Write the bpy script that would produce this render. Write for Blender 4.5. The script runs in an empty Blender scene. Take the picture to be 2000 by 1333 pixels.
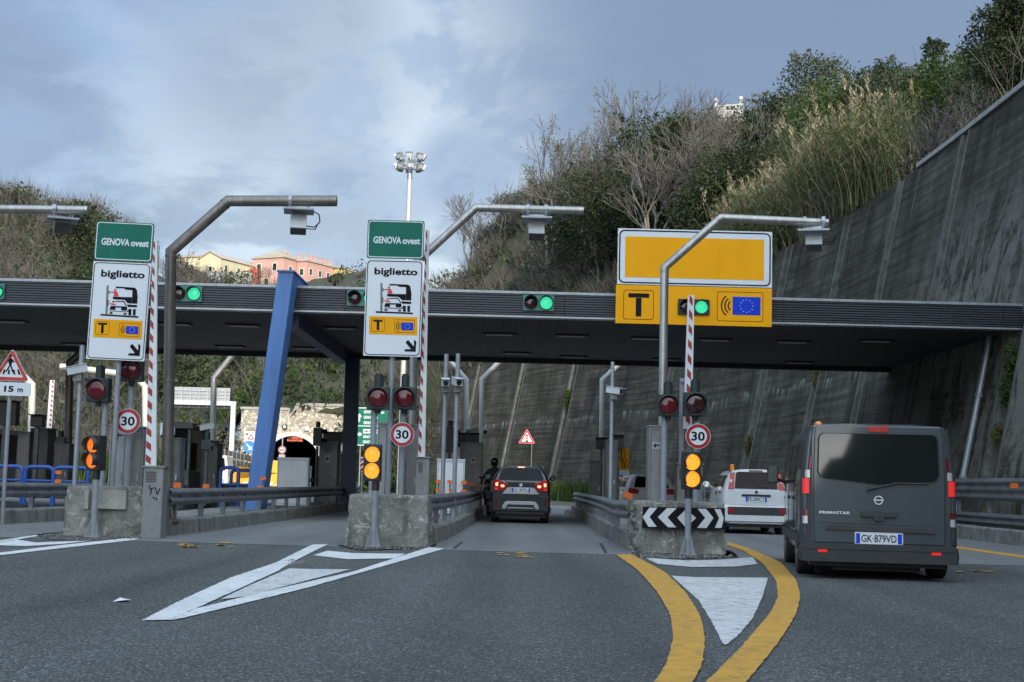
import bpy, math, random
import numpy as np
from mathutils import Vector, Matrix, noise
R = math.radians
SC = bpy.context.scene
COL = SC.collection
random.seed(7)
rng = np.random.default_rng(7)
# ------------------------------------------------------------------ camera, sky, sun, exposure
F = 2778.0                       # focal length in pixels of a 2000 px wide frame (50 mm)
PITCH, ROLL, EYE = math.atan(0.1002), math.atan(0.025), 1.10
cam = bpy.data.cameras.new('camera'); cam.lens = F/2000*36; cam.sensor_width = 36
cam.clip_start, cam.clip_end = 0.1, 3000
camo = bpy.data.objects.new('camera', cam); COL.objects.link(camo)
CR = Matrix.Rotation(math.pi/2+PITCH, 3, 'X') @ Matrix.Rotation(ROLL, 3, 'Z')
CP = Vector((0, 0, EYE))
camo.matrix_world = Matrix.Translation(CP) @ CR.to_4x4()
SC.camera = camo
SUN_EL, SUN_AZ = R(18), R(166)   # azimuth of the sun measured clockwise from +Y
sund = Vector((math.sin(SUN_AZ)*math.cos(SUN_EL), math.cos(SUN_AZ)*math.cos(SUN_EL), math.sin(SUN_EL)))
sun = bpy.data.lights.new('sun', 'SUN'); sun.energy = 2.9; sun.angle = R(0.6); sun.color = (1, .90, .74)
suno = bpy.data.objects.new('sun', sun); COL.objects.link(suno)
suno.rotation_euler = sund.to_track_quat('Z', 'Y').to_euler()
SC.view_settings.view_transform = 'Standard'; SC.view_settings.look = 'None'
SC.view_settings.exposure = 0.45; SC.view_settings.gamma = 1
SC.cycles.use_denoising = True
SC.cycles.max_bounces = 6; SC.cycles.diffuse_bounces = 3; SC.cycles.glossy_bounces = 3
SC.cycles.transparent_max_bounces = 6
world = bpy.data.worlds.new('World'); SC.world = world; world.use_nodes = True
def build_world():
    n, l = world.node_tree.nodes, world.node_tree.links
    n.clear()
    def N(t, **k):
        x = n.new(t)
        for a, b in k.items(): setattr(x, a, b)
        return x
    def math_(op, a, b=None, c=None, clamp=False):
        x = N('ShaderNodeMath', operation=op, use_clamp=clamp)
        for i, v in enumerate((a, b, c)):
            if v is None: continue
            if isinstance(v, (int, float)): x.inputs[i].default_value = v
            else: l.new(v, x.inputs[i])
        return x.outputs[0]
    def smooth(v, a, b):
        x = N('ShaderNodeMapRange', interpolation_type='SMOOTHSTEP')
        l.new(v, x.inputs[0]); x.inputs[1].default_value = a; x.inputs[2].default_value = b
        return x.outputs[0]
    def mix(f, a, b):
        x = N('ShaderNodeMix', data_type='RGBA')
        if isinstance(f, float): x.inputs[0].default_value = f
        else: l.new(f, x.inputs[0])
        for i, v in ((6, a), (7, b)):
            if isinstance(v, tuple): x.inputs[i].default_value = (*v, 1)
            else: l.new(v, x.inputs[i])
        return x.outputs[2]
    out = N('ShaderNodeOutputWorld'); bg = N('ShaderNodeBackground'); bg.inputs[1].default_value = 0.1
    l.new(bg.outputs[0], out.inputs[0])
    sky = N('ShaderNodeTexSky', sky_type='NISHITA', sun_disc=False, sun_elevation=SUN_EL, sun_rotation=SUN_AZ)
    tc = N('ShaderNodeTexCoord'); sep = N('ShaderNodeSeparateXYZ'); l.new(tc.outputs['Generated'], sep.inputs[0])
    X, Y, Z = sep.outputs
    zz = math_('ADD', math_('MAXIMUM', Z, 0.0), 0.30)
    cv = N('ShaderNodeCombineXYZ'); l.new(math_('DIVIDE', X, zz), cv.inputs[0]); l.new(math_('DIVIDE', Y, zz), cv.inputs[1])
    def noise_(scale, detail, dist, off, rough=.55):
        mp = N('ShaderNodeMapping'); l.new(cv.outputs[0], mp.inputs[0]); mp.inputs['Location'].default_value = off
        x = N('ShaderNodeTexNoise'); l.new(mp.outputs[0], x.inputs['Vector'])
        x.inputs['Scale'].default_value = scale; x.inputs['Detail'].default_value = detail
        x.inputs['Distortion'].default_value = dist; x.inputs['Roughness'].default_value = rough
        return x.outputs[0]
    n1 = noise_(1.5, 4, .2, (3.1, 1.7, 0)); n2 = noise_(4.2, 7, .35, (0.3, 5.2, 0), .6); n3 = noise_(0.8, 3, .2, (7.3, 2.2, 0))
    def blob(px, py, a, b):
        d = (CR @ Vector(((px-1000)/F, -(py-666.5)/F, -1))).normalized()
        dt = N('ShaderNodeVectorMath', operation='DOT_PRODUCT'); l.new(tc.outputs['Generated'], dt.inputs[0]); dt.inputs[1].default_value = d
        return smooth(dt.outputs['Value'], math.cos(R(a)), math.cos(R(b)))
    # soft overcast: grey blue sheets, a thin bright veil low in the middle, pale blue gaps
    c = mix(smooth(n1, .40, .62), (2.58, 3.55, 5.15), (1.74, 2.30, 3.25))
    c = mix(math_('MULTIPLY', smooth(n2, .50, .64), .60), c, (3.29, 4.3, 5.9))
    low = math_('MULTIPLY', math_('SUBTRACT', 1.0, smooth(Z, .08, .34)), math_('ADD', .35, math_('MULTIPLY', smooth(n2, .42, .58), .45)))
    c = mix(low, c, (3.76, 4.9, 6.4))
    veil = math_('MULTIPLY', blob(740, 320, 12, 1), math_('ADD', .30, math_('MULTIPLY', smooth(n2, .42, .56), .70)))
    c = mix(veil, c, (5.55, 6.5, 7.3))
    veil2 = math_('MULTIPLY', blob(1000, 280, 6, 0), smooth(n2, .38, .60))
    c = mix(veil2, c, (5.45, 6.4, 7.3))
    dk = math_('MULTIPLY', blob(690, 430, 3.6, .2), smooth(n2, .40, .56)); c = mix(math_('MULTIPLY', dk, .85), c, (2.26, 3.1, 4.6))
    dk = math_('MULTIPLY', blob(1500, 60, 15, 3), .9); c = mix(dk, c, (1.65, 2.25, 3.35))
    dk = math_('MULTIPLY', blob(560, 120, 6.5, .5), smooth(n2, .36, .60)); c = mix(math_('MULTIPLY', dk, .65), c, (1.74, 2.35, 3.5))
    dk = math_('MULTIPLY', blob(905, 345, 2.8, .2), smooth(n2, .34, .56)); c = mix(math_('MULTIPLY', dk, .85), c, (2.26, 3.1, 4.6))
    c = mix(.12, c, sky.outputs[0])
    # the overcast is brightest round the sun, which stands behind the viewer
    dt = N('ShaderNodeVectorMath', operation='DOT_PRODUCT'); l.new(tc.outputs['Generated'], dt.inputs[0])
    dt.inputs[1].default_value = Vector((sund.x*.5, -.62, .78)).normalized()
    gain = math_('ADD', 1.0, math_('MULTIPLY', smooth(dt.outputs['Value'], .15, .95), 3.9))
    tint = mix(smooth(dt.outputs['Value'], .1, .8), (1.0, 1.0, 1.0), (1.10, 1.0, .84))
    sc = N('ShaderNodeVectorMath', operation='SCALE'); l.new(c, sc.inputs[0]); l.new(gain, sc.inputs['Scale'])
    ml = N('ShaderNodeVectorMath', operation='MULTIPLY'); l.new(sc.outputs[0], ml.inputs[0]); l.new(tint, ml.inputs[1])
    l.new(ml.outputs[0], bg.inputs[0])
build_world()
# ------------------------------------------------------------------ measuring helpers
def ray(px, py): return CR @ Vector(((px-1000)/F, -(py-666.5)/F, -1))
def at(px, py, Y):
    d = ray(px, py); return CP + d*(Y/d.y)
def gnd(px, py, z=0.0):
    d = ray(px, py); return CP + d*((z-EYE)/d.z)
def proj(p):
    c = CR.transposed() @ (Vector(p)-CP); return 1000-F*c.x/c.z, 666.5+F*c.y/c.z
def zof(X, Y, py):
    a, b = 0.0, 5.0
    for _ in range(4):
        fa, fb = proj((X, Y, a))[1]-py, proj((X, Y, b))[1]-py
        if abs(fb-fa) < 1e-9: break
        a, b = b, b-fb*(b-a)/(fb-fa)
    return b
# ------------------------------------------------------------------ mesh helpers
class MB:
    def __init__(s): s.v, s.f, s.m, s.s = [], [], [], []
    def add(s, vs, fs, m=0, sm=False, M=None):
        o = len(s.v)
        s.v += [tuple(M @ Vector(v)) if M is not None else tuple(v) for v in vs]
        for f in fs: s.f.append(tuple(i+o for i in f)); s.m.append(m); s.s.append(sm)
        return s
    def box(s, c, d, m=0, M=None, rz=0, taper=1.0):
        x, y, z = (k/2 for k in d); t = taper
        vs = [(-x,-y,-z),(x,-y,-z),(x,y,-z),(-x,y,-z),(-x*t,-y*t,z),(x*t,-y*t,z),(x*t,y*t,z),(-x*t,y*t,z)]
        T = Matrix.Translation(Vector(c)) @ Matrix.Rotation(rz, 4, 'Z')
        if M is not None: T = M @ T
        return s.add(vs, [(0,3,2,1),(4,5,6,7),(0,1,5,4),(1,2,6,5),(2,3,7,6),(3,0,4,7)], m, False, T)
    def bx(s, x0, x1, y0, y1, z0, z1, m=0, M=None):
        return s.box(((x0+x1)/2, (y0+y1)/2, (z0+z1)/2), (abs(x1-x0), abs(y1-y0), abs(z1-z0)), m, M)
    def cyl(s, a, b, r, r2=None, n=12, m=0, cap=True, sm=True, M=None):
        a, b = Vector(a), Vector(b); r2 = r if r2 is None else r2
        d = (b-a).normalized(); u = d.orthogonal().normalized(); w = d.cross(u)
        vs = []
        for p, q in ((a, r), (b, r2)):
            for k in range(n):
                t = 2*math.pi*k/n; vs.append(p+(u*math.cos(t)+w*math.sin(t))*q)
        s.add(vs, [(k, (k+1) % n, n+(k+1) % n, n+k) for k in range(n)], m, sm, M)
        if cap: s.add(vs, [tuple(range(n-1, -1, -1)), tuple(range(n, 2*n))], m, False, M)
        return s
    def tube(s, pts, r, n=10, m=0, cap=True, M=None, up=None):
        pts = [Vector(p) for p in pts]; N = len(pts); vs = []
        rr = r if isinstance(r, (list, tuple)) else [r]*N
        pu = None
        for i, p in enumerate(pts):
            d0 = (pts[i]-pts[i-1]).normalized() if i else (pts[1]-pts[0]).normalized()
            d1 = (pts[i+1]-pts[i]).normalized() if i < N-1 else d0
            d = (d0+d1).normalized()
            if pu is None: pu = d0.orthogonal().normalized() if up is None else Vector(up)
            u = (pu-d0*pu.dot(d0)).normalized(); w = d0.cross(u); pu = u
            k = max(d.dot(d0), .3)
            for j in range(n):
                t = 2*math.pi*(j+.5)/n; o = (u*math.cos(t)+w*math.sin(t))*rr[i]
                o = o - d0*(o.dot(d)/k) if i not in (0, N-1) else o
                vs.append(p+o)
        fs = [(i*n+j, i*n+(j+1) % n, (i+1)*n+(j+1) % n, (i+1)*n+j) for i in range(N-1) for j in range(n)]
        s.add(vs, fs, m, True, M)
        if cap: s.add(vs, [tuple(range(n-1, -1, -1)), tuple(range((N-1)*n, N*n))], m, False, M)
        return s
    def plate(s, poly, y, th, m=0, M=None):
        """polygon in x,z facing -Y, its front at y"""
        a = sum(poly[i-1][0]*poly[i][1]-poly[i][0]*poly[i-1][1] for i in range(len(poly)))
        if a < 0: poly = poly[::-1]
        n = len(poly)
        vs = [(x, y, z) for x, z in poly]+[(x, y+th, z) for x, z in poly]
        fs = [tuple(range(n)), tuple(range(2*n-1, n-1, -1))]+[(i, n+i, n+(i+1) % n, (i+1) % n) for i in range(n)]
        return s.add(vs, fs, m, False, M)
    def frame(s, po, pi_, y, th, m=0, M=None):
        n = len(po)
        vs = [(x, y, z) for x, z in po]+[(x, y, z) for x, z in pi_]+[(x, y+th, z) for x, z in po]+[(x, y+th, z) for x, z in pi_]
        fs = []
        for i in range(n):
            j = (i+1) % n
            fs += [(i, j, n+j, n+i), (2*n+i, 3*n+i, 3*n+j, 2*n+j), (i, 2*n+i, 2*n+j, j), (n+i, n+j, 3*n+j, 3*n+i)]
        return s.add(vs, fs, m, False, M)
    def dome(s, c, r, h, n=16, rings=4, m=0, M=None):
        """lens dome facing -Y"""
        c = Vector(c); vs = [c+Vector((0, -h, 0))]
        for i in range(1, rings+1):
            t = math.pi/2*i/rings
            for k in range(n):
                a = 2*math.pi*k/n
                vs.append(c+Vector((r*math.sin(t)*math.cos(a), -h*math.cos(t), r*math.sin(t)*math.sin(a))))
        fs = [(0, 1+k, 1+(k+1) % n) for k in range(n)]
        for i in range(rings-1):
            fs += [(1+i*n+k, 1+(i+1)*n+k, 1+(i+1)*n+(k+1) % n, 1+i*n+(k+1) % n) for k in range(n)]
        return s.add(vs, fs, m, True, M)
    def ball(s, c, r, n=14, rings=9, m=0, M=None):
        r = (r, r, r) if isinstance(r, (int, float)) else r; c = Vector(c); vs = []
        for i in range(rings+1):
            t = math.pi*i/rings
            for k in range(n):
                a = 2*math.pi*k/n
                vs.append(c+Vector((r[0]*math.sin(t)*math.cos(a), r[1]*math.sin(t)*math.sin(a), r[2]*math.cos(t))))
        return s.add(vs, [(i*n+k, (i+1)*n+k, (i+1)*n+(k+1) % n, i*n+(k+1) % n) for i in range(rings) for k in range(n)], m, True, M)
    def visor(s, c, r, ln, a0, a1, th=.006, n=12, m=0, M=None):
        """curved hood round a lens, reaching ln towards -Y"""
        c = Vector(c); vs = []
        for rr in (r, r-th):
            for y in (0, -ln):
                for k in range(n+1):
                    t = a0+(a1-a0)*k/n
                    q = rr if y == 0 else rr*1.0
                    vs.append(c+Vector((q*math.cos(t), y, q*math.sin(t))))
        k1 = n+1; fs = []
        for k in range(n):
            fs += [(k, k+1, k1+k+1, k1+k), (2*k1+k, 3*k1+k, 3*k1+k+1, 2*k1+k+1), (k1+k, k1+k+1, 3*k1+k+1, 3*k1+k)]
        return s.add(vs, fs, m, True, M)
    def loft(s, secs, m=0, cap0=True, cap1=True, sm=True, M=None, closed=True):
        n = len(secs[0]); vs = [p for q in secs for p in q]; fs = []
        for i in range(len(secs)-1):
            for j in range(n if closed else n-1):
                k = (j+1) % n; fs.append((i*n+j, i*n+k, (i+1)*n+k, (i+1)*n+j))
        s.add(vs, fs, m, sm, M)
        if cap0: s.add(secs[0], [tuple(range(n-1, -1, -1))], m, False, M)
        if cap1: s.add(secs[-1], [tuple(range(n))], m, False, M)
        return s
    def build(s, name, mats, parent=None, bev=0, world=True, uv=None):
        me = bpy.data.meshes.new(name)
        v = s.v
        if parent is not None and world:
            Mi = ROOT[parent.name].inverted(); v = [tuple(Mi @ Vector(p)) for p in v]
        me.from_pydata(v, [], s.f)
        mats = mats if isinstance(mats, (list, tuple)) else [mats]
        for q in mats: me.materials.append(q)
        me.polygons.foreach_set('material_index', s.m); me.polygons.foreach_set('use_smooth', s.s)
        me.update()
        o = bpy.data.objects.new(name, me); COL.objects.link(o)
        if parent is not None:
            o.parent = parent; ROOT[o.name] = ROOT[parent.name]
        else: ROOT[o.name] = Matrix.Identity(4)
        if bev:
            b = o.modifiers.new('bevel', 'BEVEL'); b.width = bev; b.segments = 2; b.limit_method = 'ANGLE'; b.angle_limit = R(40)
        return o
ROOT = {}
def tag(o, label=None, cat=None, group=None, kind=None):
    if label: o['label'] = label
    if cat: o['category'] = cat
    if group: o['group'] = group
    if kind: o['kind'] = kind
    return o
def thing(name, label, cat, loc, group=None, rz=0):
    o = bpy.data.objects.new(name, None); COL.objects.link(o)
    o.location = loc; o.rotation_euler = (0, 0, rz); o.empty_display_size = .2
    ROOT[o.name] = Matrix.Translation(Vector(loc)) @ Matrix.Rotation(rz, 4, 'Z')
    return tag(o, label, cat, group)
def copy_tree(o, parent=None):
    c = o.copy(); COL.objects.link(c); c.parent = parent
    for ch in list(o.children): copy_tree(ch, c)
    return c
def rrect(cx, cz, w, h, r, n=4):
    p = []
    for sx, sz, a0 in ((1, -1, -90), (1, 1, 0), (-1, 1, 90), (-1, -1, 180)):
        for k in range(n+1):
            a = R(a0+90*k/n); p.append((cx+sx*(w/2-r)+r*math.cos(a), cz+sz*(h/2-r)+r*math.sin(a)))
    return p
def circ(cx, cz, r, n=32, a0=0, a1=360):
    m = n if a1-a0 >= 360 else n+1
    return [(cx+r*math.cos(R(a0+(a1-a0)*k/n)), cz+r*math.sin(R(a0+(a1-a0)*k/n))) for k in range(m)]
def arc(cx, cz, r0, r1, a0, a1, n=10): return circ(cx, cz, r1, n, a0, a1)+circ(cx, cz, r0, n, a0, a1)[::-1]
_tc = {}
def text_geo(t, off):
    if (t, off) not in _tc:
        cu = bpy.data.curves.new('lettering', 'FONT'); cu.body = t; cu.size = 1; cu.offset = off; cu.resolution_u = 3
        ob = bpy.data.objects.new('lettering', cu); COL.objects.link(ob)
        me = bpy.data.meshes.new_from_object(ob.evaluated_get(bpy.context.evaluated_depsgraph_get()))
        _tc[(t, off)] = ([tuple(v.co) for v in me.vertices], [tuple(p.vertices) for p in me.polygons])
        bpy.data.objects.remove(ob); bpy.data.curves.remove(cu); bpy.data.meshes.remove(me)
    return _tc[(t, off)]
def txt(mb, t, cx, cz, w, h, y, m=0, off=.02, M=None):
    """lettering fitted into w x h, facing -Y"""
    vs, fs = text_geo(t, off)
    x0, x1 = min(v[0] for v in vs), max(v[0] for v in vs); z0, z1 = min(v[1] for v in vs), max(v[1] for v in vs)
    kx, kz = w/(x1-x0), h/(z1-z0)
    mb.add([(cx+(v[0]-(x0+x1)/2)*kx, y, cz+(v[1]-(z0+z1)/2)*kz) for v in vs], fs, m, False, M)
# ------------------------------------------------------------------ materials
def nodes(name):
    m = bpy.data.materials.new(name); m.use_nodes = True
    n, l = m.node_tree.nodes, m.node_tree.links; n.clear()
    out = n.new('ShaderNodeOutputMaterial'); b = n.new('ShaderNodeBsdfPrincipled'); l.new(b.outputs[0], out.inputs[0])
    return m, n, l, b
def coord(n, l, scale, kind='Object', rot=(0, 0, 0)):
    t = n.new('ShaderNodeTexCoord'); mp = n.new('ShaderNodeMapping'); l.new(t.outputs[kind], mp.inputs[0])
    mp.inputs['Scale'].default_value = scale if isinstance(scale, tuple) else (scale,)*3; mp.inputs['Rotation'].default_value = rot
    return mp.outputs[0]
def ntex(n, l, v, detail=4, rough=.6, dist=0, scale=1.0):
    x = n.new('ShaderNodeTexNoise'); l.new(v, x.inputs['Vector']); x.inputs['Scale'].default_value = scale
    x.inputs['Detail'].default_value = detail; x.inputs['Roughness'].default_value = rough; x.inputs['Distortion'].default_value = dist
    return x.outputs[0]
def ramp(n, l, f, stops, interp='LINEAR'):
    x = n.new('ShaderNodeValToRGB'); l.new(f, x.inputs[0]); e = x.color_ramp; e.interpolation = interp
    while len(e.elements) > 1: e.elements.remove(e.elements[-1])
    for i, (p, c) in enumerate(stops):
        q = e.elements[0] if i == 0 else e.elements.new(p)
        q.position = p; q.color = (*c, 1) if not isinstance(c, (int, float)) else (c, c, c, 1)
    return x.outputs[0]
def mixc(n, l, f, a, b, mode='MIX'):
    x = n.new('ShaderNodeMix'); x.data_type = 'RGBA'; x.blend_type = mode
    if isinstance(f, (int, float)): x.inputs[0].default_value = f
    else: l.new(f, x.inputs[0])
    for i, v in ((6, a), (7, b)):
        if isinstance(v, tuple): x.inputs[i].default_value = (*v, 1)
        else: l.new(v, x.inputs[i])
    return x.outputs[2]
def bumpn(n, l, b, h, strength, dist=.02):
    x = n.new('ShaderNodeBump'); x.inputs['Strength'].default_value = strength; x.inputs['Distance'].default_value = dist
    l.new(h, x.inputs['Height']); l.new(x.outputs[0], b.inputs['Normal'])
def mat(name, c, rough=.5, metal=0, var=.12, scale=4, stretch=(1, 1, 1), bump=0, coat=0, dirt=None, emit=0, spec=.5, trans=0):
    m, n, l, b = nodes(name)
    f = ntex(n, l, coord(n, l, tuple(scale*k for k in stretch)), 5, .65)
    lo, hi = tuple(max(0, k*(1-var)) for k in c), tuple(min(1, k*(1+var)) for k in c)
    col = ramp(n, l, f, [(.3, lo), (.7, hi)])
    if dirt:
        dc, da, ds = dirt
        g = ntex(n, l, coord(n, l, ds), 6, .7, .3)
        col = mixc(n, l, ramp(n, l, g, [(.5-.25*da, 0.0), (.9-.3*da, da)]), col, dc)
    l.new(col, b.inputs['Base Color'])
    b.inputs['Roughness'].default_value = rough; b.inputs['Metallic'].default_value = metal
    b.inputs['Coat Weight'].default_value = coat; b.inputs['Coat Roughness'].default_value = .05
    b.inputs['Specular IOR Level'].default_value = spec
    if trans: b.inputs['Transmission Weight'].default_value = trans
    if bump: bumpn(n, l, b, f, bump)
    if emit:
        l.new(col, b.inputs['Emission Color']); b.inputs['Emission Strength'].default_value = emit
    return m
def concrete_mat(name, lo, mid, hi, streak=.6, dark=(.05, .05, .047), peel=None, bump=.5):
    m, n, l, b = nodes(name)
    a = ntex(n, l, coord(n, l, 2.6), 9, .68, .3); s1 = ntex(n, l, coord(n, l, (5, 5, .5)), 5, .7, .4)
    fine = ntex(n, l, coord(n, l, 38), 4, .7)
    col = ramp(n, l, a, [(.28, lo), (.5, mid), (.72, hi)])
    col = mixc(n, l, ramp(n, l, s1, [(.50, 0.0), (.72, streak)]), col, dark)
    if peel:
        v = ntex(n, l, coord(n, l, 4.5), 6, .75, .8); col = mixc(n, l, ramp(n, l, v, [(.57, 0.0), (.60, .85)]), col, peel)
    pits = n.new('ShaderNodeTexVoronoi'); l.new(coord(n, l, 16), pits.inputs['Vector']); pits.inputs['Scale'].default_value = 1
    col = mixc(n, l, ramp(n, l, pits.outputs['Distance'], [(.06, .75), (.14, 0.0)]), col, dark)
    col = mixc(n, l, .35, col, ramp(n, l, fine, [(.3, .25), (.7, .75)]), 'OVERLAY')
    l.new(col, b.inputs['Base Color']); b.inputs['Roughness'].default_value = .9; b.inputs['Specular IOR Level'].default_value = .25
    h = mixc(n, l, .5, a, fine); bumpn(n, l, b, h, bump, .04)
    return m
def emis(name, c, s, base=None):
    m, n, l, b = nodes(name)
    f = ntex(n, l, coord(n, l, 30), 2)
    col = ramp(n, l, f, [(.3, tuple(k*.85 for k in c)), (.7, c)])
    l.new(col, b.inputs['Emission Color']); b.inputs['Emission Strength'].default_value = s
    b.inputs['Base Color'].default_value = (*(base or c), 1); b.inputs['Roughness'].default_value = .25
    return m
def leaf_mat(name, stops, transl=.35, rough=.6):
    m, n, l, b = nodes(name)
    at_ = n.new('ShaderNodeAttribute'); at_.attribute_name = 'tint'
    col = ramp(n, l, at_.outputs['Fac'], stops)
    l.new(col, b.inputs['Base Color']); b.inputs['Roughness'].default_value = rough; b.inputs['Specular IOR Level'].default_value = .25
    if transl:
        t = n.new('ShaderNodeBsdfTranslucent'); l.new(col, t.inputs[0]); mx = n.new('ShaderNodeMixShader'); mx.inputs[0].default_value = transl
        l.new(b.outputs[0], mx.inputs[1]); l.new(t.outputs[0], mx.inputs[2])
        out = [x for x in n if x.type == 'OUTPUT_MATERIAL'][0]; l.new(mx.outputs[0], out.inputs[0])
    return m
# ------------------------------------------------------------------ material set
def asphalt_mat(name, lo, mid, hi, speck, big=.18, grain=55):
    m, n, l, b = nodes(name)
    g = n.new('ShaderNodeTexVoronoi'); l.new(coord(n, l, grain), g.inputs['Vector']); g.inputs['Scale'].default_value = 1
    sepc = n.new('ShaderNodeSeparateColor'); l.new(g.outputs['Color'], sepc.inputs[0])
    f2 = ntex(n, l, coord(n, l, grain*.35), 3, .7)
    col = ramp(n, l, sepc.outputs[0], [(0, lo), (.55, mid), (.86, hi), (.97, speck)])
    col = mixc(n, l, .45, col, ramp(n, l, f2, [(.3, .2), (.7, .8)]), 'OVERLAY')
    bg = ntex(n, l, coord(n, l, (.35, .12, 1)), 5, .6, .4)
    col = mixc(n, l, big*2, col, ramp(n, l, bg, [(.32, .30), (.68, .72)]), 'OVERLAY')
    sx = n.new('ShaderNodeSeparateXYZ'); l.new(coord(n, l, 1.0), sx.inputs[0]); wob = ntex(n, l, coord(n, l, (.25, .08, 1)), 3)
    mr = n.new('ShaderNodeMath'); mr.operation = 'MULTIPLY_ADD'; l.new(wob, mr.inputs[0]); mr.inputs[1].default_value = .9; l.new(sx.outputs[0], mr.inputs[2])
    m2 = n.new('ShaderNodeMapRange'); l.new(mr.outputs[0], m2.inputs[0]); m2.inputs[1].default_value = -7; m2.inputs[2].default_value = 9
    P = lambda x: (x+.45+7)/16
    st = []
    for c_ in (-5.15, -3.75, -.45, .95, 4.2, 5.7): st += [(P(c_)-.032, .5), (P(c_), .36), (P(c_)+.032, .5)]
    wp = ramp(n, l, m2.outputs[0], st); wn = ntex(n, l, coord(n, l, (.7, .12, 1)), 5, .6)
    col = mixc(n, l, ramp(n, l, wn, [(.3, .15), (.6, .85)]), col, mixc(n, l, 1.0, col, wp, 'OVERLAY'))
    drip = n.new('ShaderNodeTexVoronoi'); l.new(coord(n, l, (1.1, .8, 1)), drip.inputs['Vector']); drip.inputs['Scale'].default_value = 1
    col = mixc(n, l, ramp(n, l, drip.outputs['Distance'], [(.035, .55), (.09, 0.0)]), col, lo)
    ck = n.new('ShaderNodeTexVoronoi'); ck.feature = 'DISTANCE_TO_EDGE'; cd = ntex(n, l, coord(n, l, 1.4), 4); cv = n.new('ShaderNodeVectorMath'); cv.operation = 'ADD'; l.new(coord(n, l, (.22, .13, 1)), cv.inputs[0]); l.new(cd, cv.inputs[1]); l.new(cv.outputs[0], ck.inputs['Vector']); ck.inputs['Scale'].default_value = 1
    cm = ntex(n, l, coord(n, l, (.15, .1, 1)), 2); cmk = ramp(n, l, cm, [(.52, 0.0), (.58, .7)])
    col = mixc(n, l, mixc(n, l, 1.0, ramp(n, l, ck.outputs['Distance'], [(.0015, 1.0), (.004, 0.0)]), cmk, 'MULTIPLY'), col, (.015, .015, .015))
    tr = ntex(n, l, coord(n, l, (.9, .02, 1)), 3, .5)
    col = mixc(n, l, .25, col, ramp(n, l, tr, [(.35, .30), (.65, .70)]), 'OVERLAY')
    oil = ntex(n, l, coord(n, l, (1.6, .5, 1)), 6, .7, .6)
    col = mixc(n, l, ramp(n, l, oil, [(.62, 0.0), (.74, .45)]), col, lo)
    l.new(col, b.inputs['Base Color']); b.inputs['Roughness'].default_value = .85; b.inputs['Specular IOR Level'].default_value = .3
    bumpn(n, l, b, sepc.outputs[0], .35, .012)
    return m
def paint_mat(name, c, under, wear=.5, wscale=7):
    m, n, l, b = nodes(name)
    w = ntex(n, l, coord(n, l, wscale), 8, .78, .3); g = ntex(n, l, coord(n, l, 60), 3, .8)
    t = n.new('ShaderNodeMath'); t.operation = 'MULTIPLY_ADD'; l.new(g, t.inputs[0]); t.inputs[1].default_value = .35; l.new(w, t.inputs[2])
    f = ramp(n, l, t.outputs[0], [(.66+.12*(1-wear), 0.0), (.80+.12*(1-wear), .75)])
    v = ntex(n, l, coord(n, l, 1.3), 5, .6)
    col = mixc(n, l, f, ramp(n, l, v, [(.3, tuple(k*.80 for k in c)), (.7, c)]), under)
    l.new(col, b.inputs['Base Color']); b.inputs['Roughness'].default_value = .7
    bumpn(n, l, b, g, .2, .005)
    return m
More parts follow.
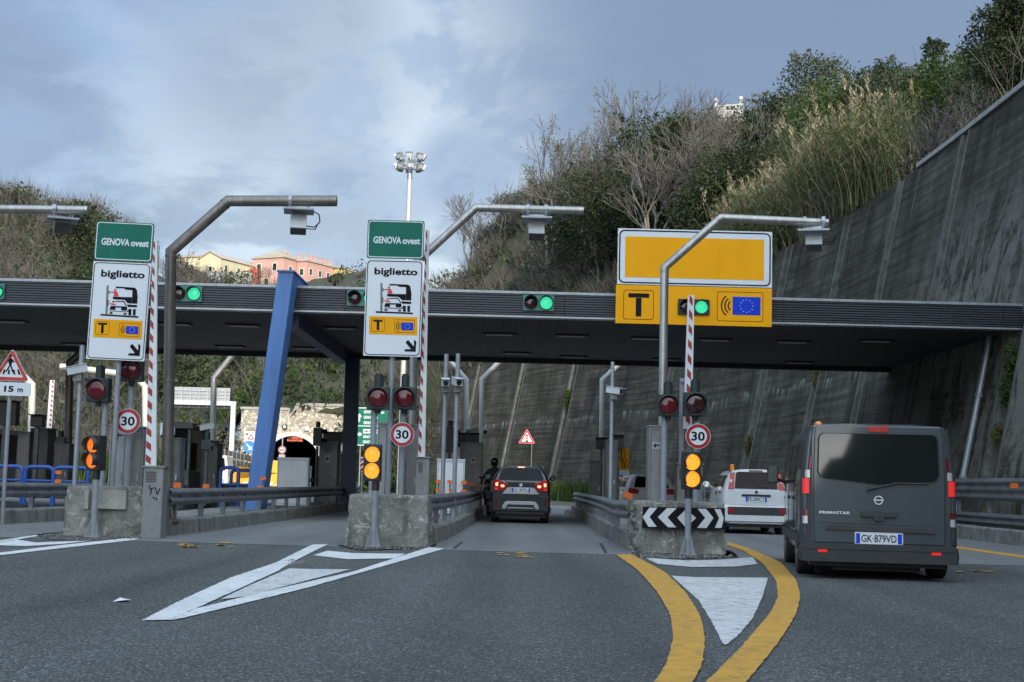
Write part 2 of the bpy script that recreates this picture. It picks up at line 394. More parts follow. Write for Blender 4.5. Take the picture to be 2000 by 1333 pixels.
def wall_mat():
    m, n, l, b = nodes('retaining_wall_concrete')
    def uv(s, kind='UV', rot=0): return coord(n, l, s, 'UV', (0, 0, rot))
    boards = n.new('ShaderNodeTexWave'); boards.bands_direction = 'Y'; boards.wave_profile = 'SAW'
    l.new(uv((.4, 1, 1)), boards.inputs['Vector']); boards.inputs['Scale'].default_value = .85; boards.inputs['Distortion'].default_value = .25
    boards.inputs['Detail'].default_value = 2; boards.inputs['Detail Scale'].default_value = 1.5
    bl = ramp(n, l, boards.outputs['Fac'], [(0, .16), (.12, .50), (1, .60)])
    a = ntex(n, l, uv(.45), 9, .66, .4); brd = ntex(n, l, uv((.16, 4.2, 1)), 4, .6); st = ntex(n, l, uv((.8, .10, 1)), 6, .7, .3)
    fine = ntex(n, l, uv(9), 5, .7)
    col = ramp(n, l, a, [(.26, (.030, .027, .021)), (.5, (.064, .059, .047)), (.75, (.118, .109, .089))])
    col = mixc(n, l, .75, col, bl, 'OVERLAY')
    col = mixc(n, l, .75, col, ramp(n, l, brd, [(.3, .15), (.7, .78)]), 'OVERLAY')
    col = mixc(n, l, .35, col, ramp(n, l, fine, [(.3, .25), (.7, .75)]), 'OVERLAY')
    col = mixc(n, l, ramp(n, l, st, [(.48, 0.0), (.64, .72)]), col, (.022, .021, .018))
    ws = ntex(n, l, uv((1.1, .06, 1)), 5, .7, .2); col = mixc(n, l, ramp(n, l, ws, [(.66, 0.0), (.71, .5)]), col, (.30, .295, .28))
    # construction joint across the wall, with pale lime runs hanging from it
    sp = n.new('ShaderNodeSeparateXYZ'); t = n.new('ShaderNodeTexCoord'); l.new(t.outputs['UV'], sp.inputs[0])
    wob = ntex(n, l, uv((.22, .0, 1)), 4, .6); 
    def M_(op, x, y):
        q = n.new('ShaderNodeMath'); q.operation = op
        for i, v in enumerate((x, y)):
            if isinstance(v, (int, float)): q.inputs[i].default_value = v
            else: l.new(v, q.inputs[i])
        return q.outputs[0]
    vj = M_('SUBTRACT', M_('ADD', sp.outputs[1], M_('MULTIPLY', wob, 1.5)), 6.6)
    run = ntex(n, l, uv((2.6, .25, 1)), 5, .75, .4)
    below = n.new('ShaderNodeMapRange'); l.new(vj, below.inputs[0])
    below.inputs[1].default_value = -.75; below.inputs[2].default_value = 0; below.inputs[3].default_value = .0; below.inputs[4].default_value = 1
    above = n.new('ShaderNodeMapRange'); l.new(vj, above.inputs[0]); above.inputs[1].default_value = .10; above.inputs[2].default_value = 0.0; above.inputs[3].default_value = 0; above.inputs[4].default_value = 1
    f = M_('MULTIPLY', M_('MULTIPLY', M_('POWER', below.outputs[0], 2.0), above.outputs[0]), ramp(n, l, run, [(.50, 0.0), (.66, .8)]))
    col = mixc(n, l, f, col, (.40, .39, .37))
    # big flaked pale patches on the nearest bay
    pt = ntex(n, l, uv((.85, .42, 1)), 9, .78, .5)
    un = n.new('ShaderNodeMapRange'); l.new(sp.outputs[0], un.inputs[0]); un.inputs[1].default_value = 112; un.inputs[2].default_value = 105
    vn = n.new('ShaderNodeMapRange'); l.new(sp.outputs[1], vn.inputs[0]); vn.inputs[1].default_value = 11.0; vn.inputs[2].default_value = 8.8
    f = M_('MULTIPLY', M_('MULTIPLY', un.outputs[0], vn.outputs[0]), ramp(n, l, pt, [(.45, 0.0), (.52, .75)]))
    col = mixc(n, l, f, col, (.19, .18, .16))
    l.new(col, b.inputs['Base Color']); b.inputs['Roughness'].default_value = .92; b.inputs['Specular IOR Level'].default_value = .2
    bumpn(n, l, b, mixc(n, l, .5, brd, a), .6, .05)
    return m
def lens_mat(name, c, s):
    """a lit prismatic lens: bright cells, darker seams"""
    m, n, l, b = nodes(name)
    v = n.new('ShaderNodeTexVoronoi'); l.new(coord(n, l, 34), v.inputs['Vector']); v.inputs['Scale'].default_value = 1
    g = ntex(n, l, coord(n, l, 9), 3)
    f = mixc(n, l, .5, v.outputs['Distance'], g)
    col = ramp(n, l, f, [(.25, c), (.62, tuple(k*q for k, q in zip(c, (.85, .66, .5))))])
    l.new(col, b.inputs['Emission Color']); b.inputs['Emission Strength'].default_value = s
    b.inputs['Base Color'].default_value = (*[k*.4 for k in c], 1); b.inputs['Roughness'].default_value = .2
    return m
A_LO, A_MID, A_HI = (.034, .0365, .034), (.060, .0635, .060), (.104, .108, .102)
M = dict(
 asphalt=asphalt_mat('asphalt', A_LO, A_MID, A_HI, (.25, .25, .245), .24, 82),
 slab=asphalt_mat('pale_worn_concrete_lane', (.115, .116, .115), (.148, .149, .147), (.18, .18, .178), (.27, .27, .265), .12, 70),
 white_line=paint_mat('white_road_paint', (.66, .66, .65), (.11, .11, .108), .62),
 white_worn=paint_mat('worn_white_road_paint', (.58, .58, .57), (.12, .12, .118), .95, 9),
 yellow_line=paint_mat('yellow_road_paint', (.58, .30, .03), (.15, .105, .05), .85, 8),
 yellow_trace=paint_mat('faded_yellow_paint', (.42, .28, .07), (.085, .088, .09), 1.15, 14),
 dirt=mat('road_dirt', (.075, .070, .062), .95, var=.5, scale=30, bump=.4),
 tar=mat('tar_joint', (.03, .03, .032), .6, var=.3, scale=12),
 wall=wall_mat(),
 moss=concrete_mat('mossy_channel', (.020, .024, .012), (.042, .054, .020), (.090, .120, .030), .6, (.015, .016, .01)),
 rim=concrete_mat('pale_channel_edge', (.075, .072, .064), (.135, .13, .115), (.21, .20, .18), .7, (.06, .058, .05)),
 coping=concrete_mat('pale_coping', (.26, .26, .25), (.36, .355, .34), (.46, .45, .43), .3, (.2, .2, .19)),
 block=concrete_mat('stained_barrier_concrete', (.125, .122, .108), (.235, .228, .203), (.36, .345, .305), .8, (.055, .053, .047), (.46, .44, .39), .8),
 kerb=concrete_mat('kerb_concrete', (.125, .122, .11), (.20, .195, .178), (.28, .272, .25), .7, (.055, .053, .048), None, .6),
 patch=concrete_mat('pale_concrete_patch', (.27, .26, .23), (.36, .345, .305), (.43, .415, .37), .35, (.14, .13, .11)),
 soil=mat('hill_soil', (.050, .044, .030), .95, var=.6, scale=.9, bump=.5, dirt=((.030, .040, .016), .9, .35)),
 galv=mat('galvanised_steel', (.36, .38, .40), .45, .55, .18, 9, (1, 1, .3)),
 rail=mat('grey_guard_rail_steel', (.21, .22, .23), .5, .45, .3, 5, (1, .4, 1), dirt=((.10, .09, .08), .6, 3)),
 post=mat('grey_painted_post', (.30, .32, .345), .5, .15, .12, 6, dirt=((.16, .15, .14), .5, 5)),
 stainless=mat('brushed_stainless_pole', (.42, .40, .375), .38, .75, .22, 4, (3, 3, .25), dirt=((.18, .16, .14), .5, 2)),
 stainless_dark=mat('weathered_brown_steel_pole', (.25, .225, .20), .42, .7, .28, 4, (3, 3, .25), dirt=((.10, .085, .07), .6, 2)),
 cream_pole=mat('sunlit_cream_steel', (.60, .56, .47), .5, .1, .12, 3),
 cabinet=mat('grey_steel_cabinet', (.24, .24, .235), .5, .25, .14, 3, (1, 1, .4), dirt=((.12, .115, .105), .5, 4)),
 cabinet_light=mat('pale_grey_cabinet', (.40, .40, .385), .55, .1, .1, 3, dirt=((.24, .23, .21), .5, 4)),
 cabinet_dark=mat('dark_grey_cabinet', (.115, .115, .112), .5, .2, .25, 4, dirt=((.03, .03, .03), .6, 3)),
 white_panel=mat('white_panel_sheet', (.66, .67, .68), .45, 0, .05, 2, dirt=((.42, .42, .40), .35, 3)),
 white_box=mat('white_device_casing', (.62, .63, .64), .4, 0, .06, 5, dirt=((.3, .3, .29), .4, 8)),
 black=mat('black_plastic', (.022, .022, .023), .45, 0, .3, 6),
 rubber=mat('black_rubber', (.02, .02, .021), .8, 0, .3, 20, bump=.2),
 signal=mat('dark_green_signal_housing', (.020, .032, .030), .45, 0, .3, 8),
 signal_teal=mat('teal_signal_plate', (.030, .20, .155), .35, 0, .2, 6),
 lens_red=mat('unlit_red_lens', (.105, .008, .014), .14, 0, .35, 30, coat=.25),
 lens_dark=mat('unlit_dark_red_lens', (.035, .009, .011), .15, 0, .3, 20, coat=.5),
 lens_yellow=lens_mat('lit_yellow_lens', (1.0, .50, .05), .86),
 lens_orange=lens_mat('lit_orange_lens', (1.0, .24, .025), .72),
 lens_green=lens_mat('lit_green_lens', (.05, .80, .46), .80),
 sign_white=mat('white_sign_sheet', (.70, .725, .755), .35, 0, .03, 1.2, dirt=((.52, .53, .54), .25, 2)),
 sign_black=mat('black_sign_film', (.010, .010, .013), .6, 0, .1, 5, spec=.12),
 sign_green=mat('green_sign_sheet', (.003, .135, .090), .4, 0, .12, 2, spec=.2),
 sign_yellow=mat('orange_yellow_sign_sheet', (.90, .395, .004), .5, 0, .05, 1, spec=.15, dirt=((.72, .30, .01), .35, (2.5, 2.5, .4))),
 sign_blue=mat('blue_sign_film', (.010, .050, .54), .5, 0, .08, 3, spec=.15),
 sign_red=mat('red_sign_film', (.36, .016, .022), .35, 0, .1, 4),
 sign_grey=mat('grey_sign_film', (.15, .15, .16), .4, 0, .1, 4),
 star=mat('yellow_star_film', (.8, .66, .3), .4, 0, .05, 4),
 alu=mat('aluminium_sign_back', (.33, .34, .36), .5, .5, .15, 3),
 blue=mat('blue_painted_steel', (.085, .215, .52), .45, 0, .14, 1.2, (2, 2, .4), dirt=((.055, .10, .20), .6, (3.5, 3.5, .35))),
 blue_rail=mat('blue_painted_tube', (.018, .070, .30), .4, 0, .15, 5),
 fascia=mat('dark_ribbed_fascia', (.060, .066, .074), .42, .35, .2, 1.5, (.3, 1, 1)),
 trim=mat('bare_edge_trim', (.42, .43, .44), .4, .5, .15, 2),
 soffit=None,
 orange=mat('orange_reflector', (.74, .15, .016), .35, 0, .15, 12),
 rust=mat('rusty_post', (.13, .075, .04), .85, .2, .4, 8, bump=.3),
 red=mat('red_paint', (.34, .018, .018), .3, 0, .1, 5, coat=.6),
 reflect=mat('red_reflective_stripe', (.36, .03, .03), .5, 0, .25, 12, dirt=((.12, .03, .03), .6, 10)),
 boom_white=mat('white_boom_paint', (.70, .71, .71), .45, 0, .05, 4, dirt=((.45, .44, .42), .4, 6)),
 glass=mat('dark_window_glass', (.010, .012, .013), .05, 0, .2, 2, spec=.14),
 cable=mat('black_cable', (.012, .012, .013), .5, 0, .2, 8),
)
def soffit_mat():
    m, n, l, b = nodes('dark_slatted_soffit')
    w = n.new('ShaderNodeTexWave'); w.bands_direction = 'X'; l.new(coord(n, l, 1), w.inputs['Vector']); w.inputs['Scale'].default_value = 3.2
    a = ntex(n, l, coord(n, l, .5), 5, .6)
    col = ramp(n, l, a, [(.3, (.038, .038, .036)), (.7, (.062, .061, .058))])
    col = mixc(n, l, .5, col, ramp(n, l, w.outputs['Fac'], [(0, .30), (.3, .5), (1, .55)]), 'OVERLAY')
    l.new(col, b.inputs['Base Color']); b.inputs['Roughness'].default_value = .6
    bumpn(n, l, b, w.outputs['Fac'], .5, .03)
    return m
M['soffit'] = soffit_mat()
M['rear_glass'] = mat('glossy_rear_glass', (.009, .011, .012), .03, 0, .2, 2, spec=1.0)
M['pale_pole'] = mat('pale_grey_painted_pole', (.46, .46, .45), .5, .1, .1, 3, (2, 2, .3))
# ------------------------------------------------------------------ ground, lanes, painted markings
def structure(o): o['kind'] = 'structure'; return o
def sheet(name, polys, z, m, kind=True):
    mb = MB()
    for p in polys: mb.add([(x, y, z) for x, y in p], [tuple(range(len(p)))])
    o = mb.build(name, m); return structure(o) if kind else o
def px_poly(pts, step=.06, jit=.0035):
    P = [tuple(gnd(x, y)[:2]) for x, y in pts]; q = []; r = random.Random(int(sum(x for x, y in pts)))
    for i in range(len(P)):
        a, b = P[i], P[(i+1) % len(P)]; L = math.hypot(b[0]-a[0], b[1]-a[1]); n = max(1, min(60, int(L/step))); nx, ny = -(b[1]-a[1])/(L+1e-9), (b[0]-a[0])/(L+1e-9)
        for k in range(n): t = k/n; j = r.gauss(0, jit) if k else 0; q.append((a[0]+(b[0]-a[0])*t+nx*j, a[1]+(b[1]-a[1])*t+ny*j))
    return q
mb = MB(); xs = [-500, -60, -20, 0, 20, 60, 500]; ys = [-90, 0, 20, 40, 60, 90, 140, 700]
mb.add([(x, y, 0) for y in ys for x in xs], [(j*7+i, j*7+i+1, j*7+i+8, j*7+i+7) for j in range(7) for i in range(6)])
structure(mb.build('ground', M['asphalt']))
YS = 23.2
sheet('toll_lane_pavement', [[(-30, YS+.9), (-7.5, YS+.7), (-1.2, YS+.1), (2.2, YS-.1), (12.0, YS-.5), (12.0, 75), (-30, 75)]], .004, M['slab'])
sheet('lane_joint', [px_poly(p) for p in ([(884, 1072), (900, 1060), (904, 1060), (889, 1073)], [(1171, 1063), (1176, 1062), (1186, 1081), (1181, 1082)])], .012, M['tar'])
W1 = [[(277, 1214), (350, 1176), (450, 1130), (540, 1100), (565, 1087), (610, 1065), (641, 1064), (585, 1092), (548, 1113), (545, 1116), (375, 1194), (330, 1213)],
      [(330, 1214), (375, 1193), (520, 1157), (690, 1118), (838, 1070), (868, 1073), (600, 1150), (360, 1209)],
      [(612, 1086), (640, 1077), (690, 1082), (792, 1083), (770, 1092), (680, 1094)]]
sheet('white_chevron_line', [px_poly(p) for p in W1], .009, M['white_line'])
sheet('worn_white_triangle', [px_poly([(430, 1173), (490, 1144), (565, 1112), (600, 1113), (683, 1114), (560, 1146), (480, 1167)])], .009, M['white_worn'])
W0 = [[(-80, 1062), (0, 1057), (70, 1046), (75, 1048), (0, 1061), (-80, 1070)], [(-30, 1066), (0, 1060), (30, 1055), (70, 1061), (180, 1057), (120, 1064), (50, 1068)],
      [(-80, 1090), (0, 1081), (120, 1066), (240, 1053), (272, 1053), (262, 1056), (130, 1071), (0, 1086), (-80, 1097)]]
sheet('white_chevron_line', [px_poly(p) for p in W0], .009, M['white_line'])
W3 = [[(1260, 1091), (1340, 1096), (1400, 1095), (1470, 1090), (1480, 1103), (1440, 1108), (1350, 1109), (1285, 1103)],
      [(1311, 1126), (1355, 1129), (1500, 1130), (1490, 1165), (1470, 1210), (1440, 1245), (1417, 1263), (1410, 1258), (1395, 1225), (1365, 1175)]]
sheet('white_triangle_marking', [px_poly(p) for p in W3], .009, M['white_worn'])
def band(left, right):
    l, r = [[tuple(gnd(x, y)[:2]) for x, y in q] for q in (left, right)]; l, r = [np.array(q) for q in (l, r)]
    rj = random.Random(int(l[0][0]*100))
    def res(p, k=150):
        d = np.r_[0, np.cumsum(np.hypot(*np.diff(p, axis=0).T))]; t = np.linspace(0, d[-1], k)
        q = np.stack([np.interp(t, d, p[:, i]) for i in (0, 1)], 1)
        for _ in range(14): q[1:-1] = .25*q[:-2]+.5*q[1:-1]+.25*q[2:]
        return q+np.array([[rj.gauss(0, .003), rj.gauss(0, .003)] for _ in q])
    l, r = res(l), res(r)
    return [[tuple(l[i]), tuple(r[i]), tuple(r[i+1]), tuple(l[i+1])] for i in range(len(l)-1)]
YL = band([(1203, 1085), (1245, 1115), (1285, 1160), (1310, 1205), (1315, 1250), (1303, 1300), (1280, 1333), (1230, 1400), (1150, 1490)],
          [(1235, 1085), (1300, 1120), (1340, 1160), (1368, 1205), (1378, 1250), (1372, 1300), (1355, 1333), (1310, 1400), (1240, 1490)])
YR = band([(1420, 1066), (1450, 1076), (1490, 1102), (1515, 1135), (1520, 1165), (1508, 1195), (1480, 1230), (1440, 1275), (1383, 1333), (1300, 1410), (1200, 1490)],
          [(1420, 1059), (1465, 1073), (1525, 1100), (1555, 1135), (1564, 1165), (1556, 1200), (1530, 1245), (1500, 1285), (1460, 1333), (1390, 1410), (1300, 1490)])
sheet('yellow_lane_line', YL, .013, M['yellow_line']); sheet('yellow_lane_line', YR, .013, M['yellow_line'])
sheet('yellow_edge_line', [px_poly([(1840, 1064), (2010, 1088), (2060, 1096), (2060, 1102), (2010, 1093), (1840, 1068)])], .009, M['yellow_line'])
def splotch(cx, cy, w, h, n, seed):
    r = random.Random(seed); out = []
    for k in range(n):
        x, y = cx+r.uniform(-w, w), cy+r.uniform(-h, h); a, b = r.uniform(6, 16), r.uniform(.8, 2.0)
        out.append(px_poly([(x+a*math.cos(t)*r.uniform(.6, 1), y+b*math.sin(t)*r.uniform(.6, 1)) for t in [i*math.pi/4 for i in range(8)]]))
    return out
for i, o_ in enumerate((splotch(402, 1066, 50, 5, 12, 1), splotch(1008, 1086, 34, 5, 10, 2), splotch(1895, 1118, 40, 2, 4, 3))):
    for k, p in enumerate(o_): pass
    sheet('faded_yellow_mark', [p for p in o_], .010+.001*i, M['yellow_trace'])
def dirt_patch(pts, seed):
    p = px_poly(pts); r = random.Random(seed); q = []
    for i in range(len(p)):
        a, b = p[i], p[(i+1) % len(p)]
        for k in range(5): t = k/5; q.append((a[0]+(b[0]-a[0])*t+r.uniform(-.05, .05), a[1]+(b[1]-a[1])*t+r.uniform(-.08, .08)))
    return q
sheet('roadside_dirt', [dirt_patch([(60, 1046), (120, 1040), (300, 1040), (230, 1056), (110, 1056)], 1), dirt_patch([(660, 1066), (850, 1064), (842, 1072), (700, 1076)], 2),
                dirt_patch([(1235, 1080), (1425, 1076), (1440, 1090), (1330, 1093), (1245, 1089)], 3)], .0065, M['dirt'])
mb = MB(); r = random.Random(5)
for (x0, x1, y0, y1, n) in ((70, 290, 1042, 1056, 150), (670, 845, 1067, 1075, 60), (1235, 1430, 1080, 1092, 190), (560, 600, 1095, 1106, 30), (1210, 1240, 1040, 1085, 60)):
    for _ in range(n):
        p = gnd(r.uniform(x0, x1), r.uniform(y0, y1)); s = r.uniform(.006, .022)
        vs = [(p.x+r.uniform(-s, s), p.y+r.uniform(-s, s), .005+r.uniform(0, s)) for _ in range(4)]
        vs = [(p.x-s, p.y-s, .006), (p.x+s, p.y-s*r.uniform(.3, 1), .006), (p.x+r.uniform(-s, s), p.y+s, .006), (p.x, p.y, .006+s*1.4)]
        mb.add(vs, [(0, 1, 3), (1, 2, 3), (2, 0, 3)])
tag(mb.build('gravel', M['kerb']), 'loose grit and small stones at the feet of the concrete blocks', 'gravel', kind='stuff')
# ------------------------------------------------------------------ retaining wall and the hillside above it
H = 13.3
PLAN = [(12.5, -60), (12.5, -20), (12.5, 20), (12.5, 40), (12.5, 51), (12.2, 60), (11.2, 70), (9.5, 80), (7.2, 90), (4.0, 100), (0, 110), (-4.6, 120), (-8.6, 128)]
FOOT = PLAN+[(-12, 138), (-15.5, 148.5), (-29, 150), (-45, 147), (-75, 140), (-120, 125), (-190, 95)]
def spline(P, step):
    P = [np.array(p, float) for p in P]; out = []
    for i in range(len(P)-1):
        p0 = P[i-1] if i else 2*P[0]-P[1]; p1, p2 = P[i], P[i+1]; p3 = P[i+2] if i+2 < len(P) else 2*P[-1]-P[-2]
        for t in np.linspace(0, 1, 12, endpoint=False):
            out.append(.5*((2*p1)+(-p0+p2)*t+(2*p0-5*p1+4*p2-p3)*t*t+(-p0+3*p1-3*p2+p3)*t**3))
    out.append(P[-1]); out = np.array(out); d = np.r_[0, np.cumsum(np.hypot(*np.diff(out, axis=0).T))]
    return out, d
def sampler(P):
    pts, d = spline(P, 1)
    def f(u):
        p = np.array([np.interp(u, d, pts[:, i]) for i in (0, 1)]); q = np.array([np.interp(u+.5, d, pts[:, i])-np.interp(u-.5, d, pts[:, i]) for i in (0, 1)])
        q /= np.hypot(*q)+1e-9; return p, np.array((q[1], -q[0]))
    return f, d[-1], (lambda y: float(np.interp(y, pts[:, 1], d)))
wf, wlen, u_of_y = sampler(PLAN)
def wall_top(u):
    return H if u < u_of_y(112) else H-(u-u_of_y(112))/(wlen-u_of_y(112))*3.6
CH = [(u_of_y(y), w, d) for y, w, d in ((9, .9, .22), (22, .9, .22), (38, .9, .25), (47, .5, .2), (54.5, .55, .2), (61.5, .6, .22), (70, .75, .22), (86, .6, .2), (103, .8, .25), (112, .6, .2), (120, .6, .2))]
def build_wall():
    us = set(np.arange(0, wlen, 2.0)) | {wlen}
    for c, w, d in CH:
        us = {u for u in us if abs(u-c) > w} | {c-w/2-.22, c-w/2-.02, c-w/2, c+w/2, c+w/2+.02, c+w/2+.22}
    us = sorted(us); vsn = [0, 2, 4, 6, 8, 10, 12, None]
    mb = MB(); uvs = []; nv = len(vsn)
    for u in us:
        p, o = wf(u); rec = 0
        for c, w, d in CH:
            if abs(u-c) <= w/2+.001: rec = d
            elif w/2+.019 <= abs(u-c) <= w/2+.221: rec = -.05
        for v in vsn:
            v = wall_top(u) if v is None else min(v, wall_top(u)-.01)
            q = p+o*(.2*v+rec); mb.v.append((q[0], q[1], v)); uvs.append((u, v))
    for i in range(len(us)-1):
        um = (us[i]+us[i+1])/2; mi = 0
        for c, w, d in CH:
            if abs(um-c) < w/2: mi = 1
            elif abs(um-c) < w/2+.22: mi = 2
        for j in range(nv-1):
            mb.f.append((i*nv+j, i*nv+j+1, (i+1)*nv+j+1, (i+1)*nv+j)[::-1]); mb.m.append(mi); mb.s.append(False)
    nb = len(mb.v)
    for u in us:                                   # the wall's crest and back
        p, o = wf(u); t = wall_top(u)
        for q, z in ((p+o*(.2*t+.5), t), (p+o*(.2*t+.5), t-2.5)): mb.v.append((q[0], q[1], z)); uvs.append((u, z))
    for i in range(len(us)-1):
        a = i*nv+nv-1; b = nb+2*i
        mb.f += [(a, b, b+2, a+nv), (b, b+1, b+3, b+2)]; mb.m += [2, 0]; mb.s += [False, False]
    e = (len(us)-1)*nv; eb = nb+2*(len(us)-1); mb.f.append(tuple(range(e, e+nv))+(eb, eb+1)); mb.m.append(0); mb.s.append(False)
    root = thing('retaining_wall', 'tall dark stained concrete retaining wall leaning back along the right side and curving behind the toll lanes', 'wall', (12.5, 40, 0))
    o = mb.build('wall_face', [M['wall'], M['moss'], M['rim']], root)
    uv = o.data.uv_layers.new(name='UVMap')
    for lp in o.data.loops: uv.data[lp.index].uv = uvs[lp.vertex_index]
    mb = MB(); secs = []
    for y in np.linspace(-40, 52.5, 40):
        u = u_of_y(y); p, o_ = wf(u); c = p+o_*(.2*H)
        secs.append([(c[0]-.10, c[1], H+.002), (c[0]+.40, c[1], H+.002), (c[0]+.40, c[1], H+.16), (c[0]-.10, c[1], H+.16)])
    mb.loft(secs, sm=False); mb.build('coping', M['coping'], root)
    # drain pipe down the channel beside the toll roof
    mb = MB(); u = u_of_y(39.9); p, o_ = wf(u)
    pts = [(p[0]+.2*z-.12, p[1], z) for z in (.2, 2, 4, 5.2, 5.75)]
    mb.tube(pts, .095, 10)
    mb.build('drain_pipe', M['galv'], root)
    mb = MB()
    for z in (1.6, 3.9): mb.tube([(p[0]+.2*z-.121, p[1], z-.04), (p[0]+.2*z-.112, p[1], z+.04)], .12, 10)
    mb.build('pipe_clamp', M['post'], root)
build_wall()
hf, hlen, hu_of_y = sampler(FOOT)
U_END, U_PORT = hu_of_y(128) if False else None, None
_pts, _d = spline(FOOT, 1)
U_END = float(_d[np.argmin(np.hypot(_pts[:, 0]+8.6, _pts[:, 1]-128))]); U_P0 = float(_d[np.argmin(np.hypot(_pts[:, 0]+15.5, _pts[:, 1]-148.5))]); U_P1 = float(_d[np.argmin(np.hypot(_pts[:, 0]+29, _pts[:, 1]-150))])
U_112 = U_END-(wlen-u_of_y(112))
def foot_z(u): return float(np.interp(u, [0, U_112, U_END, U_P0, U_P1, U_P1+2, U_P1+40], [H-.1, H-.1, H-3.7, 8.6, 8.4, 2.0, 1.0]))
def slope(u): return float(np.interp(u, [0, U_112-70, U_112-45, U_112-20, U_112-6, U_END, U_P0-6, U_P0+4, U_P1, U_P1+12, U_P1+24, U_P1+40, hlen], [.55, .60, .62, .86, 1.32, 1.55, 1.5, .30, .235, .24, .50, .62, .62]))
def knee(u): return float(np.interp(u, [0, U_112-40, U_END, U_P0, U_P1, U_P1+30, hlen], [31, 31, 15.5, 30, 138, 62, 70]))
def cap(u): return float(np.interp(u, [0, U_END, U_P0-6, U_P0+4, U_P1, U_P1+12, U_P1+30, hlen], [30.5, 30, 31, 31, 44.5, 45, 42, 45]))
def hillp(u, d):
    p, o = hf(u); off = .2*foot_z(u) if u < U_END else 0
    q = p+o*(d+off+.1); k = knee(u)
    z = foot_z(u)+slope(u)*d; c = cap(u)
    if z > c-4: z = c-4+4*(1-math.exp(-(z-c+4)/4))+.012*d
    z += min(d*.15, 1)*(noise.noise(Vector((q[0]*.11, q[1]*.11, 3)))*1.6+noise.noise(Vector((q[0]*.4, q[1]*.4, 9)))*.5)
    if d < .5: z -= .2
    if d < 0: z = 8.0 if U_P0-1 < u < U_P1+1 else -1.0
    return Vector((q[0], q[1], z))
HD = [-.06, 0, .6, 1.5, 3, 5, 7.5, 10, 13, 16, 19, 22, 26, 30, 35, 42, 50, 60, 72, 86, 104, 125, 150, 180, 230]
HU = list(np.arange(0, hlen, 3.0))
mb = MB()
for u in HU: mb.v += [tuple(hillp(u, d)) for d in HD]
k = len(HD)
for i in range(len(HU)-1):
    for j in range(k-1): mb.f.append((i*k+j, i*k+k+j, i*k+k+j+1, i*k+j+1)); mb.m.append(0); mb.s.append(True)
hillo = structure(mb.build('hillside', M['soil']))
from mathutils.bvhtree import BVHTree
BV = BVHTree.FromPolygons(mb.v, mb.f)
def tz(x, y):
    h = BV.ray_cast(Vector((x, y, 300)), Vector((0, 0, -1)))[0]
    return h.z if h else 0.0
# unseen ridge added to shade the plaza; its gap shapes the van window's reflection
mb = MB(); xs = np.r_[np.linspace(-260, -26, 24), np.linspace(-24, 12, 121), np.linspace(16, 200, 20)]; ts = [0, .3, .6, .85, 1]
for x in xs:
    top = float(np.interp(x, [-260, -60, -24, -9, -4.5, -3, -.5, 1.2, 3, 9, 200], [30, 22, 9, 6, 8.5, 10.6, 13.4, 16, 24, 51, 54]))+(.9*noise.noise(Vector((x*.9, 0, 0)))+.5*noise.noise(Vector((x*2.3, 4, 0))) if x < 3 else 3*noise.noise(Vector((x*.04, 0, 0))))
    for t in ts: mb.v.append((x, -36-44*t, 0 if t == 0 else top*(t**.8)))
for i in range(len(xs)-1):
    for j in range(4): mb.f.append((i*5+j, i*5+j+1, i*5+6+j, i*5+5+j)); mb.m.append(0); mb.s.append(True)
structure(mb.build('added_shade_ridge', M['soil']))
